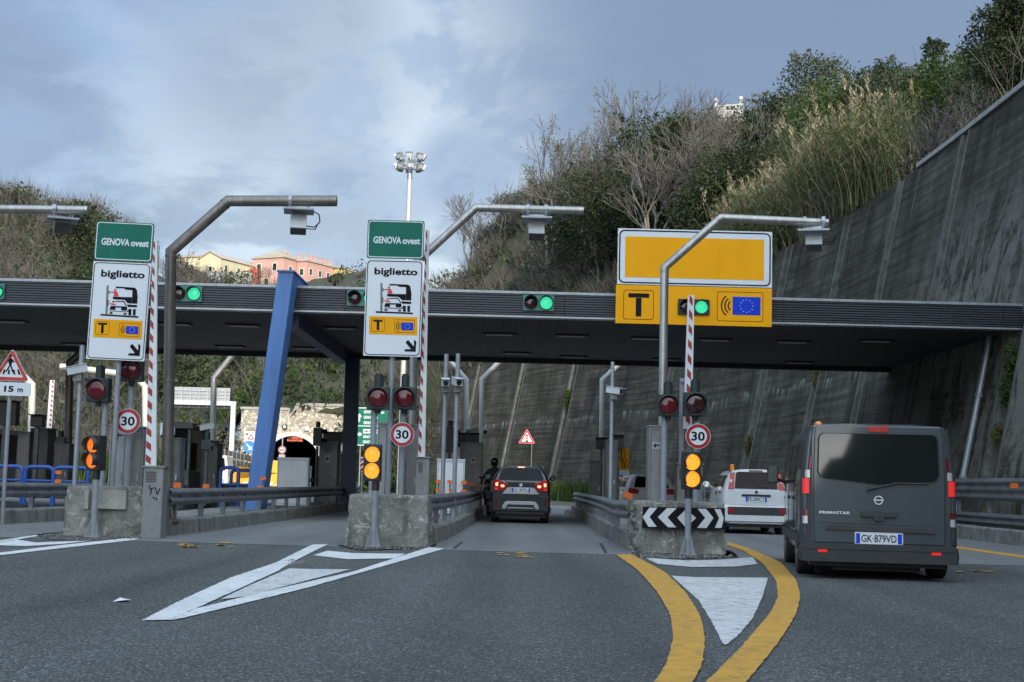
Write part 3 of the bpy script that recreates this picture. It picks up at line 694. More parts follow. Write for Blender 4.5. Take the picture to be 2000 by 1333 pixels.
# ------------------------------------------------------------------ toll canopy
YC0, YC1 = 38.0, 51.0
ZB, ZT = 5.55, at(1100, 573, YC0).z
def build_canopy():
    root = thing('toll_canopy', 'long flat toll plaza roof with dark ribbed fascia and blue portal legs spanning every lane', 'canopy', (-8, 44, ZB))
    x0, x1 = -34.0, 13.72
    mb = MB(); n = 9; h = (ZT-ZB-.10)/n; prof = []
    for i in range(n):
        z = ZB+.05+i*h; prof += [(YC0+.02, z), (YC0+.02, z+h*.22), (YC0-.03, z+h*.34), (YC0-.03, z+h*.94)]
    prof += [(YC0+.02, ZT-.05)]
    pts = prof+[(YC0+.3, ZT-.05), (YC0+.3, ZB+.05)]
    xs = [x0]+[x0+k*5.9 for k in range(1, 9) if x0+k*5.9 < x1-.5]+[x1]
    for a, b in zip(xs, xs[1:]):
        mb.loft([[(a, y, z) for y, z in pts], [(b-.012, y, z) for y, z in pts]], sm=False)
    mb.build('fascia', M['fascia'], root)
    mb = MB(); mb.bx(x0, x1, YC0-.05, YC0+.35, ZB-.0, ZB+.045); mb.build('edge_trim', M['trim'], root)
    mb = MB(); mb.bx(x0, x1, YC0-.06, YC0+.4, ZT-.048, ZT+.02, 0); mb.build('edge_trim', M['galv'], root)
    mb = MB(); mb.bx(x0, x1, YC0+.36, YC1-.3, ZB+.02, ZB+.10, 0); mb.bx(x0, x1, YC1-.3, YC1, ZB-.14, ZT-.05, 0)
    mb.build('soffit', M['soffit'], root)
    mb = MB(); mb.bx(x0, x1, YC0+.4, YC1-.3, ZT-.16, ZT-.06); mb.build('roof', M['fascia'], root)
    for px, py in ((20, 628), (340, 633), (475, 636), (665, 641), (975, 653), (1117, 656), (1262, 661), (1397, 664), (1548, 668), (1712, 666), (450, 677), (600, 680), (1010, 690), (1120, 697), (1300, 702), (1560, 708), (150, 672)):
        p = gnd(px, py, ZB); mb = MB()
        mb.frame(rrect(p.x, 0, 1.0, .52, .02, 1), rrect(p.x, 0, .86, .38, .02, 1), 0, .05, 0, M=Matrix(((1, 0, 0, 0), (0, 0, 1, p.y), (0, -1, 0, ZB+.02), (0, 0, 0, 1))))
        f = mb.build('light_fitting', M['black'], root)
        mb = MB(); mb.bx(p.x-.40, p.x+.40, p.y+.02, p.y+.17, ZB-.035, ZB+.019); mb.build('diffuser', M['white_box'], f)
    def X(px, py, Y): return at(px, py, Y).x
    zt = at(560, 533, 37.2).z
    b0, b1, t0, t1 = X(478, 985, 37.2), X(510, 985, 37.2), X(545, 534, 37.2), X(575, 534, 37.2)
    mb = MB()
    mb.loft([[(b0, 37.05, .02), (b1, 37.05, .02), (b1, 37.94, .02), (b0, 37.94, .02)], [(t0, 37.05, zt), (t1, 37.05, zt), (t1, 37.94, zt), (t0, 37.94, zt)]], sm=False)
    mb.build('column', M['blue'], root, bev=.012)
    mb = MB(); mb.bx(t0-.03, t1+.03, 37.0, YC1+.3, zt+.001, zt+.04); mb.build('cap_plate', M['blue'], root)
    mb = MB(); mb.bx(t0, t1, 37.945, YC1+.2, ZT+.03, zt); mb.build('roof_beam', M['blue'], root)
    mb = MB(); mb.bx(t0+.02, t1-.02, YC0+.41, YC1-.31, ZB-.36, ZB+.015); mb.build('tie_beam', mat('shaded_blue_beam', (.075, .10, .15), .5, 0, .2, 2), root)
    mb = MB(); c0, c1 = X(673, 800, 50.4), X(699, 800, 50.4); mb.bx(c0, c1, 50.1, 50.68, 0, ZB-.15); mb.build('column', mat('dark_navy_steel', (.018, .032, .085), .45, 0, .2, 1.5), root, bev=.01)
build_canopy()
# ------------------------------------------------------------------ islands: blocks, kerbs, rails
def concrete_block(label, corners, Y, dep, chip, seed, m=None):
    """corners: pixels bottom-left, bottom-right, top-right, top-left of the front face"""
    bl, br, tr, tl = [at(x, y, Y) for x, y in corners]
    zt = (tl.z+tr.z)/2; nx, nz, ny = 26, 16, 8; bm_v = {}; mb = MB()
    def P(i, j, k):
        u, w, v = i/nx, k/nz, j/ny
        x = (bl.x+(br.x-bl.x)*u)*(1-w)+(tl.x+(tr.x-tl.x)*u)*w
        p = Vector((x, Y+.05*w+dep*v, -.02+w*(zt+.02)))
        s = noise.noise(p*3.1+Vector((seed, 0, 0)))*.018+noise.noise(p*11+Vector((seed, 5, 0)))*.010
        e = 0
        for side in chip:
            q = {'r': 1-u, 'l': u}[side[0]]; amt = side[1]
            t = max(0, 1-q/side[2])*(1-.35*v); e = max(e, t)
            nn = noise.noise(p*4.3+Vector((0, seed, 2)))*.6+noise.noise(p*13+Vector((0, seed, 2)))*.5
            p.x += (-1 if side[0] == 'r' else 1)*t*amt*(.5+nn); p.y += t*amt*(.4+.7*nn)
        if w > .97: p.z -= max(0, noise.noise(Vector((p.x*5, p.y*5, seed))))*.03
        edge = min(u, 1-u, (1-w)*1.0, 1)
        if edge < .03 and w > .05: p += Vector(((.5-u)*.03, .012, -.012))
        return p+Vector((s*.5, s, 0))
    idx = {}
    def V(i, j, k):
        if (i, j, k) not in idx: idx[i, j, k] = len(mb.v); mb.v.append(tuple(P(i, j, k)))
        return idx[i, j, k]
    def q(*a): mb.f.append(tuple(V(*p) for p in a)); mb.m.append(0); mb.s.append(False)
    for i in range(nx):
        for k in range(nz): q((i, 0, k), (i+1, 0, k), (i+1, 0, k+1), (i, 0, k+1)); q((i+1, ny, k), (i, ny, k), (i, ny, k+1), (i+1, ny, k+1))
        for j in range(ny): q((i, j, nz), (i+1, j, nz), (i+1, j+1, nz), (i, j+1, nz))
    for j in range(ny):
        for k in range(nz): q((0, j+1, k), (0, j, k), (0, j, k+1), (0, j+1, k+1)); q((nx, j, k), (nx, j+1, k), (nx, j+1, k+1), (nx, j, k+1))
    o = mb.build('concrete_block', m or M['block'])
    return tag(o, label, 'concrete block', 'concrete blocks at the heads of the toll islands'), (bl.x, br.x, zt)
B1 = concrete_block('weathered concrete block below the leaning biglietto sign, with pale patched panels', ((120, 1046), (286, 1040), (284, 951), (128, 947)), 25.1, 1.3, [('r', .09, .22)], 1)
B2 = concrete_block('peeling concrete block below the middle biglietto sign, flared at its foot', ((668, 1068), (842, 1068), (838, 968), (680, 964)), 24.0, 1.3, [('l', .03, .12), ('r', .05, .2)], 2)
B3 = concrete_block('concrete block carrying the black and white chevron board, its front corner smashed', ((1230, 1084), (1418, 1079), (1417, 982), (1233, 976)), 24.1, 1.4, [('l', .14, .15)], 3)
mb = MB()
for (x0, x1, y0, y1) in ((163, 174, 957, 994), (187, 247, 958, 994)):
    a, b = at(x0, y1, 25.05), at(x1, y0, 25.05); mb.bx(a.x, b.x, 25.045, 25.12, a.z, b.z)
pt = mb.build('cast_panel', M['patch'], B1[0], bev=.004)
def chevrons():
    root = thing('chevron_board', 'black and white chevron board fixed to the front of the concrete block', 'sign', at(1335, 1012, 24.02))
    Y = 24.02
    def q(x, y): p = at(x, y, Y); return (p.x, p.z)
    mb = MB(); mb.plate([q(1254, 1032), q(1416, 1035), q(1416, 993), q(1256, 990)], Y, .03); mb.build('panel', M['sign_black'], root)
    mb = MB(); sx = lambda v: 1180+v/6.058; sy = lambda v: 880+v/6.058
    polys = [[(455, 790), (535, 678), (628, 678), (537, 788), (622, 905), (525, 905)], [(635, 790), (745, 682), (860, 682), (748, 792), (853, 912), (755, 910)],
             [(865, 797), (970, 695), (1088, 800), (970, 915), (962, 912)], [(1105, 690), (1205, 692), (1293, 800), (1210, 920), (1098, 918), (1195, 800)], [(1305, 694), (1378, 698), (1415, 805), (1388, 918), (1310, 918), (1360, 803)]]
    for p in polys: mb.plate([q(sx(x), sy(y)) for x, y in p], Y-.003, .0025)
    mb.build('chevron_stripe', M['white_panel'], root)
chevrons()
def guard_rail(label, pts, ztop, posts, side, waves=2, zlow=None, name='guard_rail', group=None, flare=0, h=.31, kerbh=.3):
    """W-beam along pts (x, y); side=+1: corrugations bulge to +X"""
    root = thing(name, label, 'guard rail', (pts[0][0], pts[0][1], 0), group)
    P, d = spline(pts, 1)
    us = np.linspace(0, d[-1], max(8, int(d[-1]/.8)))
    pos = [np.array([np.interp(u, d, P[:, i]) for i in (0, 1)]) for u in us]
    nrm = []
    for i in range(len(us)):
        t = pos[min(i+1, len(us)-1)]-pos[max(i-1, 0)]; t /= np.hypot(*t); nrm.append(np.array((t[1], -t[0]))*side)
    def beam(zt, hh, wv):
        n = wv*6; prof = [(.035-.035*math.cos(2*math.pi*wv*k/n), zt-hh*k/n) for k in range(n+1)]
        prof = prof+[(a-.007, z) for a, z in prof[::-1]]
        mb = MB()
        mb.loft([[(p[0]+o[0]*a, p[1]+o[1]*a, z) for a, z in prof] for p, o in zip(pos, nrm)]); mb.build('beam', M['rail'], root)
        mb = MB()
        for u in np.arange(.6, d[-1], 1.15):           # bolts and slots
            p = np.array([np.interp(u, d, P[:, i]) for i in (0, 1)]); i = int(np.argmin(abs(us-u))); o = nrm[i]
            for f in ((.5,) if wv == 2 else (.34, .67)):
                c = Vector((p[0]+o[0]*.006, p[1]+o[1]*.006, zt-hh*f)); mb.cyl(c, c+Vector((o[0]*.02, o[1]*.02, 0)), .022, n=6)
        mb.build('bolt', M['cabinet_dark'], root)
    beam(ztop, h, waves)
    if zlow: beam(zlow, .31, 2)
    for u in np.arange(.5, d[-1], posts):
        p = np.array([np.interp(u, d, P[:, i]) for i in (0, 1)]); i = int(np.argmin(abs(us-u))); o = -nrm[i]
        mb = MB(); mb.box((p[0]+o[0]*.08, p[1]+o[1]*.08, (kerbh+ztop-.03)/2), (.09, .11, ztop-.03-kerbh)); mb.build('post', M['rail'], root)
    return root
def kerb_run(name, label, pts, width, h, group, seg=1.0, m=None):
    P, d = spline(pts, 1); mb = MB(); us = np.arange(0, d[-1], seg); r = random.Random(len(label))
    for u in us:
        a, b = [np.array([np.interp(min(u+q, d[-1]), d, P[:, i]) for i in (0, 1)]) for q in (0, seg-.012)]
        t = b-a; L = np.hypot(*t)
        if L < .05: continue
        t /= L; o = np.array((t[1], -t[0])); j = r.uniform(-.012, .012); hh = h+r.uniform(-.008, .008)
        s0 = [(a[0]+o[0]*(j-w), a[1]+o[1]*(j-w), z) for w, z in ((-.02, -.01), (0, hh-.03), (.03, hh), (width, hh), (width, -.01))]
        s1 = [(x+t[0]*L, y+t[1]*L, z) for x, y, z in s0]; mb.loft([s0, s1], sm=False)
    return tag(mb.build(name, m or M['kerb']), label, 'kerb', group)
XR1 = at(330, 955, 26.2).x; XR2 = at(845, 975, 25.3).x; XL3 = at(1232, 985, 25.3).x
GK = 'kerbs of the toll islands'; GR = 'guard rails along the toll islands'
guard_rail('grey guard rail along the island right of the leaning biglietto sign', [(XR1+.02, 26.15), (XR1+.12, 27.5), (-5.95, 34), (-5.85, 44), (-5.75, 55)], .86, 2.0, 1, group=GR)
kerb_run('kerb', 'concrete kerb under the guard rail right of the leaning biglietto sign', [(XR1+.08, 26.1), (-5.9, 32), (-5.75, 44), (-5.65, 56)], .45, .29, GK)
guard_rail('grey guard rail curving away behind the middle concrete block', [(XR2-.12, 25.2), (XR2+.0, 27), (-1.12, 33), (-.98, 42), (-.90, 54)], .87, 2.0, 1, group=GR)
kerb_run('kerb', 'chipped concrete kerb beside the dark car on its left', [(XR2+.06, 25.2), (-1.08, 31), (-.92, 42), (-.85, 55)], .45, .30, GK)
guard_rail('grey guard rail running to the smashed corner of the chevron block', [(2.5, 54), (2.38, 42), (2.22, 33), (2.02, 27), (XL3+.02, 25.4)], .84, 2.0, 1, group=GR)
kerb_run('kerb', 'low concrete kerb right of the lane the dark car uses', [(2.42, 55), (2.30, 42), (2.12, 31), (XL3-.04, 25.4)], .4, .32, GK)
XR0 = at(-30, 955, 27).x
guard_rail('grey guard rail left of the leaning biglietto sign, cut by the picture edge', [(XR0-1.6, 27), (XR0-.5, 31), (XR0+.1, 42), (XR0+.1, 55)], .86, 2.0, 1, group=GR)
kerb_run('kerb', 'concrete kerb under the leftmost guard rail', [(XR0-1.5, 26.9), (XR0-.4, 31), (XR0+.2, 42), (XR0+.2, 56)], .45, .30, GK)
guard_rail('double guard rail of stacked grey beams along the foot of the retaining wall', [(12.25, 60), (12.25, 48), (12.15, 40), (12.0, 33), (11.9, 20)], 1.53, 2.6, -1 if False else 1, 3, .66, 'guard_rail', None, h=.56, kerbh=.1)
kerb_run('concrete_upstand', 'low concrete upstand below the double guard rail at the right edge', [(11.75, 62), (11.75, 50), (11.6, 40), (11.35, 32), (11.3, 20)], .3, .34, None, 2.0)
guard_rail('far grey guard rail running along the base of the curved wall', [(7.9, 81), (9.9, 74), (11.0, 66), (11.7, 60)], 1.25, 2.6, -1, 2, .62, h=.31, kerbh=.05)
for x0, x1, y0, lab in ((-7.75, XR1-.35, 26.4, 'left'), (-2.75, XR2-.4, 25.3, 'mid'), (XL3+.35, 3.75, 25.5, 'right')):
    mb = MB(); mb.bx(x0, x1, y0, 56, .002, .27); structure(mb.build('pavement', M['kerb']))
# ------------------------------------------------------------------ poles, signals, signs on the islands
def pole_px(mb, px, pyb, pyt, Y, r, n=12, zb=None, m=0):
    b = at(px, pyb, Y); z0 = b.z if zb is None else zb; zt = zof(b.x, Y, pyt); mb.cyl((b.x, Y, z0), (b.x, Y, zt), r, n=n, m=m); return b.x, z0, zt
def foot(mb, x, Y, z, w, h, m=0):
    for a in range(4):
        t = a*math.pi/2+.78; d = Vector((math.cos(t), math.sin(t), 0)); e = Vector((-d.y, d.x, 0))*.006
        c = Vector((x, Y, z)); vs = [c+d*.03, c+d*w, c+d*.05+Vector((0, 0, h))]
        mb.add([v+e for v in vs]+[v-e for v in vs], [(0, 1, 2), (5, 4, 3), (0, 3, 4, 1), (1, 4, 5, 2), (2, 5, 3, 0)], m)
    mb.box((x, Y, z+.012), (w*1.5, w*1.5, .02), m)
def red_signal(label, px, pyc, Y, r_px, pole=None, base=None, lens='lens_red', cap=True, z0=.27, yaw=0, hood=.07):
    s = Y/F; c = at(px, pyc, Y); r = r_px*s
    x = at(pole, pyc, Y).x if pole else c.x
    root = thing('traffic_light', label, 'traffic light', (x, Y+.12, z0), 'single red lamps on the toll islands')
    mb = MB(); mb.cyl((x, Y+.16, z0), (x, Y+.16, c.z), .055, n=14); foot(mb, x, Y+.16, z0, .14, .25); mb.build('pole', M['post'], root)
    T = Matrix.Translation(c) @ Matrix.Rotation(yaw, 4, 'Z')
    mb = MB(); mb.box((0, .09, 0), (r*2.25, .16, r*2.3), M=T); mb.frame(circ(0, 0, r*1.10, 28), circ(0, 0, r*.97, 28), -.02, .03, M=T)
    mb.cyl((0, .1, -r*1.15), (0, .1, -r*1.55), .06, .045, M=T)
    h = mb.build('housing', M['signal'], root, bev=.015)
    mb = MB(); mb.visor((0, 0, 0), r*1.06, hood, R(10), R(170), M=T); mb.build('visor', M['signal'], h)
    mb = MB(); mb.dome((0, -.005, 0), r*.96, .045, 26, 5, M=T); mb.build('lens', M[lens], root)
    if cap:
        mb = MB(); k = .085 if cap is True else cap
        mb.cyl((0, .1, r*1.16), (0, .1, r*1.16+.20), k, n=16, M=T); mb.cyl((0, .1, r*1.16+.2), (0, .1, r*1.16+.23), k*.8, n=16, M=T); mb.build('bell_cap', M['signal'], root)
    return root
def amber_signal(label, px, py1, py2, Y, pole_px_, pyb, r_px, lens, yaw=0, z0=0.0, hood=.16):
    s = Y/F; cx = at(px, (py1+py2)/2, Y); z1, z2 = at(px, py1, Y).z, at(px, py2, Y).z; r = r_px*s
    x = at(pole_px_, pyb, Y).x
    root = thing('traffic_light', label, 'traffic light', (x, Y, z0), 'twin amber lamps in front of the blocks')
    mb = MB(); mb.cyl((x, Y+.06, z0), (x, Y+.06, z2-.30), .052, n=16); foot(mb, x, Y+.06, z0, .17, .34); mb.build('pole', M['post'], root)
    mb = MB(); mb.cyl((x, Y+.06, z2-.32), (x, Y+.06, z2-.17), .065, n=14); mb.build('collar', M['black'], root)
    T = Matrix.Translation((cx.x, Y, 0)) @ Matrix.Rotation(yaw, 4, 'Z'); w = r*2.25
    mb = MB(); mb.box((0, .10, (z1+z2)/2), (w, .18, (z1-z2)+r*2.6), M=T)
    h = mb.build('housing', M['black'], root, bev=.012)
    for z in (z1, z2):
        mb = MB(); mb.visor((0, .01, z), r*1.08, hood, R(-35), R(215), n=18, M=T); mb.build('visor', M['black'], h)
        mb = MB(); mb.dome((0, .005, z), r, .03, 26, 4, M=T); mb.build('lens', M[lens], root)
    return root
def speed_sign(label, px, py, r_px, Y, text='30', pole=None, z0=.27, name='speed_limit_sign', grp='speed limit signs', pw=.05):
    s = Y/F; c = at(px, py, Y); r = r_px*s
    root = thing(name, label, 'sign', (c.x, Y, c.z), grp)
    mb = MB(); mb.plate(circ(c.x, c.z, r, 40), Y, .012); mb.build('back_plate', M['sign_white'], root)
    mb = MB(); mb.frame(circ(c.x, c.z, r*.965, 40), circ(c.x, c.z, r*.70, 40), Y-.003, .002); mb.build('red_ring', M['sign_red'], root)
    mb = MB(); txt(mb, text, c.x, c.z, r*1.08, r*.74, Y-.003, 0, .025); mb.build('lettering', M['sign_black'], root)
    mb = MB(); mb.box((c.x, Y+.03, c.z), (.05, .035, .1)); mb.build('bracket', M['galv'], root)
    return root
# signals, left to right
red_signal('red lamp left of the leaning biglietto sign post, housing turned aside', 189, 762, 25.8, 20.5, 203, yaw=R(-12))
red_signal('red lamp square on, tucked under the corner of the leaning biglietto sign', 255, 722, 26.0, 20.5, 254, cap=False)
amber_signal('twin amber lamps in front of the left concrete block, turned away to the left', 180, 870, 900, 24.75, 180, 1046, 15, 'lens_orange', R(-30), hood=.13)
speed_sign('30 speed limit roundel under the red lamp beside the tallest boom', 250, 823, 24.5, 25.85)
red_signal('red lamp above the twin amber lamps of the middle block', 738, 778, 24.6, 19.5, 730)
red_signal('red lamp above the 30 sign beside the middle biglietto sign post', 790, 778, 25.0, 19.5, 787, cap=.07)
amber_signal('twin amber lamps glowing in front of the middle concrete block', 727, 888, 920, 23.75, 729, 1066, 15.3, 'lens_yellow')
speed_sign('30 speed limit roundel partly behind the post of the middle biglietto sign', 785.5, 849, 23.5, 24.85)
red_signal('dark red lamp beside the steel gantry pole behind the chevron block', 1306, 792, 25.0, 18.5, 1300)
red_signal('nearly black unlit lamp in front of the striped boom', 1359, 790, 24.8, 20.5, 1364, lens='lens_dark')
amber_signal('twin amber lamps glowing in front of the chevron board', 1352, 903, 936, 23.75, 1344, 1082, 15.6, 'lens_yellow', yaw=R(6))
speed_sign('30 speed limit roundel above the twin amber lamps of the chevron block', 1363.5, 852.5, 24.5, 24.6)
# biglietto signs
def biglietto(label, corner_px, pyt, pxc, Y, W, post_px, tilt, k=528.0):
    c = at(pxc, pyt, Y); T = Matrix.Translation((c.x, Y, c.z)) @ Matrix.Rotation(tilt, 4, 'Y')
    root = thing('toll_lane_sign', label, 'sign', (c.x, Y, c.z), 'ticket lane signs')
    g = W; hg, hw, gap = .68*g, 1.70*g, .025
    x = at(post_px, 800, Y).x
    mb = MB(); mb.cyl((x, Y+.11, .27), (x, Y+.11, c.z-hg-hw*.55), .046, n=12); mb.cyl((x, Y+.11, .27), (x, Y+.11, .5), .07, n=12); mb.build('pole', M['post'], root)
    mb = MB(); mb.plate(rrect(0, -hg/2, W, hg, .035), 0, .035, M=T); p = mb.build('destination_panel', M['sign_green'], root)
    mb = MB(); mb.frame(rrect(0, -hg/2, W-.03, hg-.03, .05), rrect(0, -hg/2, W-.06, hg-.06, .04), -.003, .0025, M=T)
    txt(mb, 'GENOVA', -.145*g, -hg*.52, .49*g, .125*g, -.003, 0, .03, M=T); txt(mb, 'ovest', .278*g, -hg*.54, .31*g, .105*g, -.003, 0, .03, M=T)
    mb.build('lettering', M['sign_white'], p)
    z0 = -hg-gap
    mb = MB(); mb.plate(rrect(0, z0-hw/2, W, hw, .012), 0, .035, M=T); p = mb.build('ticket_panel', M['sign_white'], root)
    def q(x, y): return ((x-48+(y-410)*.030)/k*g-.5*g, z0-(y-410)/k*g)
    def rc(x0, y0, x1, y1): return [q(x0, y0), q(x1, y0), q(x1, y1), q(x0, y1)]
    Y1, Y2, Y3 = -.003, -.006, -.009
    mb = MB(); mb.frame(rrect(0, z0-hw/2, W-.035, hw-.035, .07), rrect(0, z0-hw/2, W-.062, hw-.062, .06), Y1, .0025, M=T)
    txt(mb, 'biglietto', *q(322, 528), .757*g, .162*g, Y1, 0, .030, M=T)
    for pl in ([(135, 893), (480, 898), (480, 913), (135, 908)], [(262, 635), (435, 638), (455, 655), (466, 720), (464, 785), (415, 785), (415, 662), (350, 660), (338, 650), (262, 650)],
               [(240, 730), (414, 727), (414, 785), (378, 785), (346, 755), (262, 755), (240, 752)], [(372, 795), (463, 797), (463, 818), (380, 818)],
               [(388, 835), (414, 835), (414, 893), (388, 893)], [(428, 835), (453, 835), (453, 893), (428, 893)],
               [(262, 768), (342, 764), (374, 812), (362, 812), (338, 774), (262, 776)], [(376, 850), (390, 846), (390, 862), (376, 862)],
               [(226, 816), (368, 814), (377, 838), (366, 854), (320, 853), (320, 828), (268, 828), (268, 852), (216, 850), (216, 836)],
               [(212, 858), (380, 861), (380, 867), (212, 864)], [(217, 872), (243, 872), (243, 889), (217, 889)], [(343, 875), (370, 875), (370, 891), (343, 891)]):
        mb.plate([q(*v) for v in pl], Y1, .0025, M=T)
    mb.plate([q(*v) for v in [(435, 1152), (490, 1212), (489, 1150), (511, 1165), (506, 1262), (400, 1260), (408, 1240), (462, 1238), (412, 1178)]], Y1, .0025, M=T)
    mb.build('pictogram', M['sign_black'], p)
    mb = MB()
    mb.plate(circ(*q(258, 667), .020*g, 14), Y1, .0025, M=T); mb.plate(circ(*q(246, 777), .021*g, 14), Y2, .0025, M=T)
    for pl in ([(249, 680), (275, 680), (293, 726), (247, 726)], [(215, 686), (249, 682), (249, 692), (215, 695)], [(208, 782), (236, 794), (272, 797), (262, 808), (225, 803)]): mb.plate([q(*v) for v in pl], Y2, .0025, M=T)
    mb.build('person_symbol', mat('bright_red_sign_film', (.62, .03, .035), .35, 0, .08, 4) if 'bright_red_sign_film' not in bpy.data.materials else bpy.data.materials['bright_red_sign_film'], p)
    mb = MB()
    for pl in (rc(178, 630, 197, 892), rc(196, 678, 210, 705), rc(192, 762, 206, 815)): mb.plate(pl, Y1, .0025, M=T)
    mb.build('ticket_post_symbol', M['sign_grey'], p)
    mb = MB(); mb.plate(rc(75, 940, 520, 1108), Y1, .0025, M=T); mb.build('orange_band', M['sign_yellow'], p)
    mb = MB()
    for (a, b, c_, d) in ((97, 962, 217, 1082), (312, 966, 493, 1086)):
        (xa, za), (xb, zb) = q(a, b), q(c_, d); mb.frame(rrect((xa+xb)/2, (za+zb)/2, xb-xa, za-zb, .018), rrect((xa+xb)/2, (za+zb)/2, xb-xa-.010, za-zb-.010, .014), Y2, .0025, M=T)
    mb.plate(rc(115, 974, 199, 991), Y2, .0025, M=T); mb.plate(rc(145, 992, 169, 1068), Y2, .0025, M=T)
    cx, cz = q(380, 1026)
    for r0 in (.035, .065, .095): mb.plate(arc(cx, cz, r0*g, (r0+.012)*g, 128, 232, 8), Y2, .0025, M=T)
    mb.build('lettering', M['sign_black'], p)
    mb = MB(); mb.plate(rc(372, 992, 484, 1064), Y2, .0025, M=T); mb.build('flag_symbol', M['sign_blue'], p)
    mb = MB(); cx, cz = q(428, 1028)
    for i in range(12): a = i*math.pi/6; mb.plate(circ(cx+.045*g*math.cos(a), cz+.045*g*math.sin(a), .005*g, 5), Y3, .0025, M=T)
    mb.build('star_ring', M['star'], p)
biglietto('leaning GENOVA ovest biglietto sign on a grey post over the left concrete block', None, 434.5, 245, 25.6, 1.05, 224, .022)
biglietto('upright GENOVA ovest biglietto sign on a grey post over the middle concrete block', None, 431, 774, 25.0, 1.01, 762, .0)
# overhead yellow sign on the fascia
def yellow_sign():
    Y = 37.55; k = 3.702*F/Y; c = at(1206, 446, Y)
    root = thing('overhead_toll_sign', 'large blank orange overhead sign on the canopy with T and flag symbols below', 'sign', at(1356, 545, Y))
    def q(x, y): return (c.x+.02+(x-88)/k, c.z-(y-168)/k)
    def rc(x0, y0, x1, y1): return [q(x0, y0), q(x1, y0), q(x1, y1), q(x0, y1)]
    def rr(x0, y0, x1, y1, r): a, b = q(x0, y0), q(x1, y1); return rrect((a[0]+b[0])/2, (a[1]+b[1])/2, b[0]-a[0], a[1]-b[1], r)
    mb = MB(); mb.plate(rc(88, 168, 1217, 580), Y, .06); up = mb.build('upper_panel', M['sign_white'], root)
    mb = MB(); mb.frame(rr(97, 178, 1207, 572, .14), rr(107, 188, 1197, 562, .11), Y-.003, .0025); mb.build('border_line', M['sign_black'], up)
    mb = MB(); mb.plate(rc(142, 227, 1158, 528), Y-.004, .003); mb.build('blank_panel', M['sign_yellow'], up)
    mb = MB(); mb.plate(rc(80, 586, 1217, 868), Y-.002, .06); lo = mb.build('lower_panel', M['sign_yellow'], root)
    mb = MB()
    for b in ((135, 622, 356, 838), (818, 617, 1154, 834)): mb.frame(rr(*b, .06), rr(b[0]+3.5, b[1]+3.5, b[2]-3.5, b[3]-3.5, .055), Y-.006, .003)
    mb.plate(rc(171, 646, 323, 677), Y-.006, .003); mb.plate(rc(226, 679, 267, 816), Y-.006, .003)
    cx, cz = q(940, 720)
    for r0 in (.13, .22, .31): mb.plate(arc(cx, cz, r0, r0+.036, 128, 232, 10), Y-.006, .003)
    mb.build('lettering', M['sign_black'], lo)
    mb = MB(); mb.plate(rc(931, 653, 1135, 786), Y-.006, .003); mb.build('flag_symbol', M['sign_blue'], lo)
    mb = MB(); cx, cz = q(1033, 720)
    for i in range(12):
        a = i*math.pi/6; mb.plate([(cx+.17*math.sin(a)+(.018 if j % 2 == 0 else .008)*math.sin(j*math.pi/5), cz+.17*math.cos(a)+(.018 if j % 2 == 0 else .008)*math.cos(j*math.pi/5)) for j in range(10)], Y-.010, .003)
    mb.build('star_ring', M['sign_white'], lo)
    mb = MB()
    for x in (300, 1000): a = q(x, 500); mb.bx(a[0]-.05, a[0]+.05, Y+.065, YC0-.06, a[1]-1.2, a[1]+.4)
    mb.build('bracket', M['galv'], root)
yellow_sign()
def lane_signal(label, px, py, Y=37.9, w=.83, plate='signal_teal', lit=True):
    c = at(px, py, Y); root = thing('lane_signal', label, 'traffic light', c, 'lane signals along the canopy edge')
    mb = MB(); mb.plate(rrect(c.x, c.z, w, .42, .02), Y, .10); mb.build('back_plate', M[plate], root)
    for sx, mm in ((-1, 'lens_dark'), (1, 'lens_green' if lit else 'lens_dark')):
        mb = MB(); mb.frame(circ(c.x+sx*.205, c.z, .19, 26), circ(c.x+sx*.205, c.z, .172, 26), Y-.03, .05); h = mb.build('lamp_ring', M['signal'], root)
        mb = MB(); mb.visor((c.x+sx*.205, Y-.02, c.z), .188, .20, R(15), R(165)); mb.build('visor', M['signal'], h)
        mb = MB(); mb.dome((c.x+sx*.205, Y-.005, c.z), .165, .04, 24, 4); mb.build('lens', M[mm], root)
lane_signal('lit green lane signal cut by the left edge of the picture', -22, 569)
lane_signal('lit green lane signal beside the weathered brown gantry pole', 364, 574)
lane_signal('lane signal half hidden behind the middle biglietto sign', 708, 583)
lane_signal('lit green lane signal left of the big orange sign', 1052, 592)
lane_signal('lit green lane signal set into the big orange sign behind the boom', 1355, 600, 37.5, .84, 'black')
# gantry poles with reader units
def gantry(label, pts_px, Y, r, m, base=None, group='bent steel gantry poles over the lanes', n=8, z0=.25, weld=True):
    P = [at(x, y, Y) for x, y in pts_px]; b = P[0]; P[0] = Vector((b.x, Y, z0))
    root = thing('gantry_pole', label, 'pole', (b.x, Y, z0), group)
    mb = MB(); mb.tube(P, r, n, up=(0, 1, 0)); mb.build('bent_tube', m, root)
    for k in (1, 2): mb = MB(); d_ = (P[k]-P[k-1]).normalized(); mb.tube([P[k]-d_*(r*.75+.03), P[k]-d_*(r*.75-.01)], r*1.06, n, up=(0, 1, 0)); mb.build('weld_collar', m, root)
    mb = MB()
    if abs(P[1].z-P[0].z) > 3: t_ = 2.6/(P[1].z-P[0].z); q_ = P[0].lerp(P[1], t_); mb.tube([q_-Vector((0, 0, .03)), q_+Vector((0, 0, .03))], r*1.1, n, up=(0, 1, 0)); mb.box(q_+Vector((r*1.3, 0, 0)), (.06, .05, .05))
    if mb.v: mb.build('clamp', m, root)
    mb = MB(); mb.box((b.x, Y, z0+.02), (r*4, r*4, .04)); foot(mb, b.x, Y, z0+.04, r*1.9, .35); mb.build('base_plate', m, root)
    return root
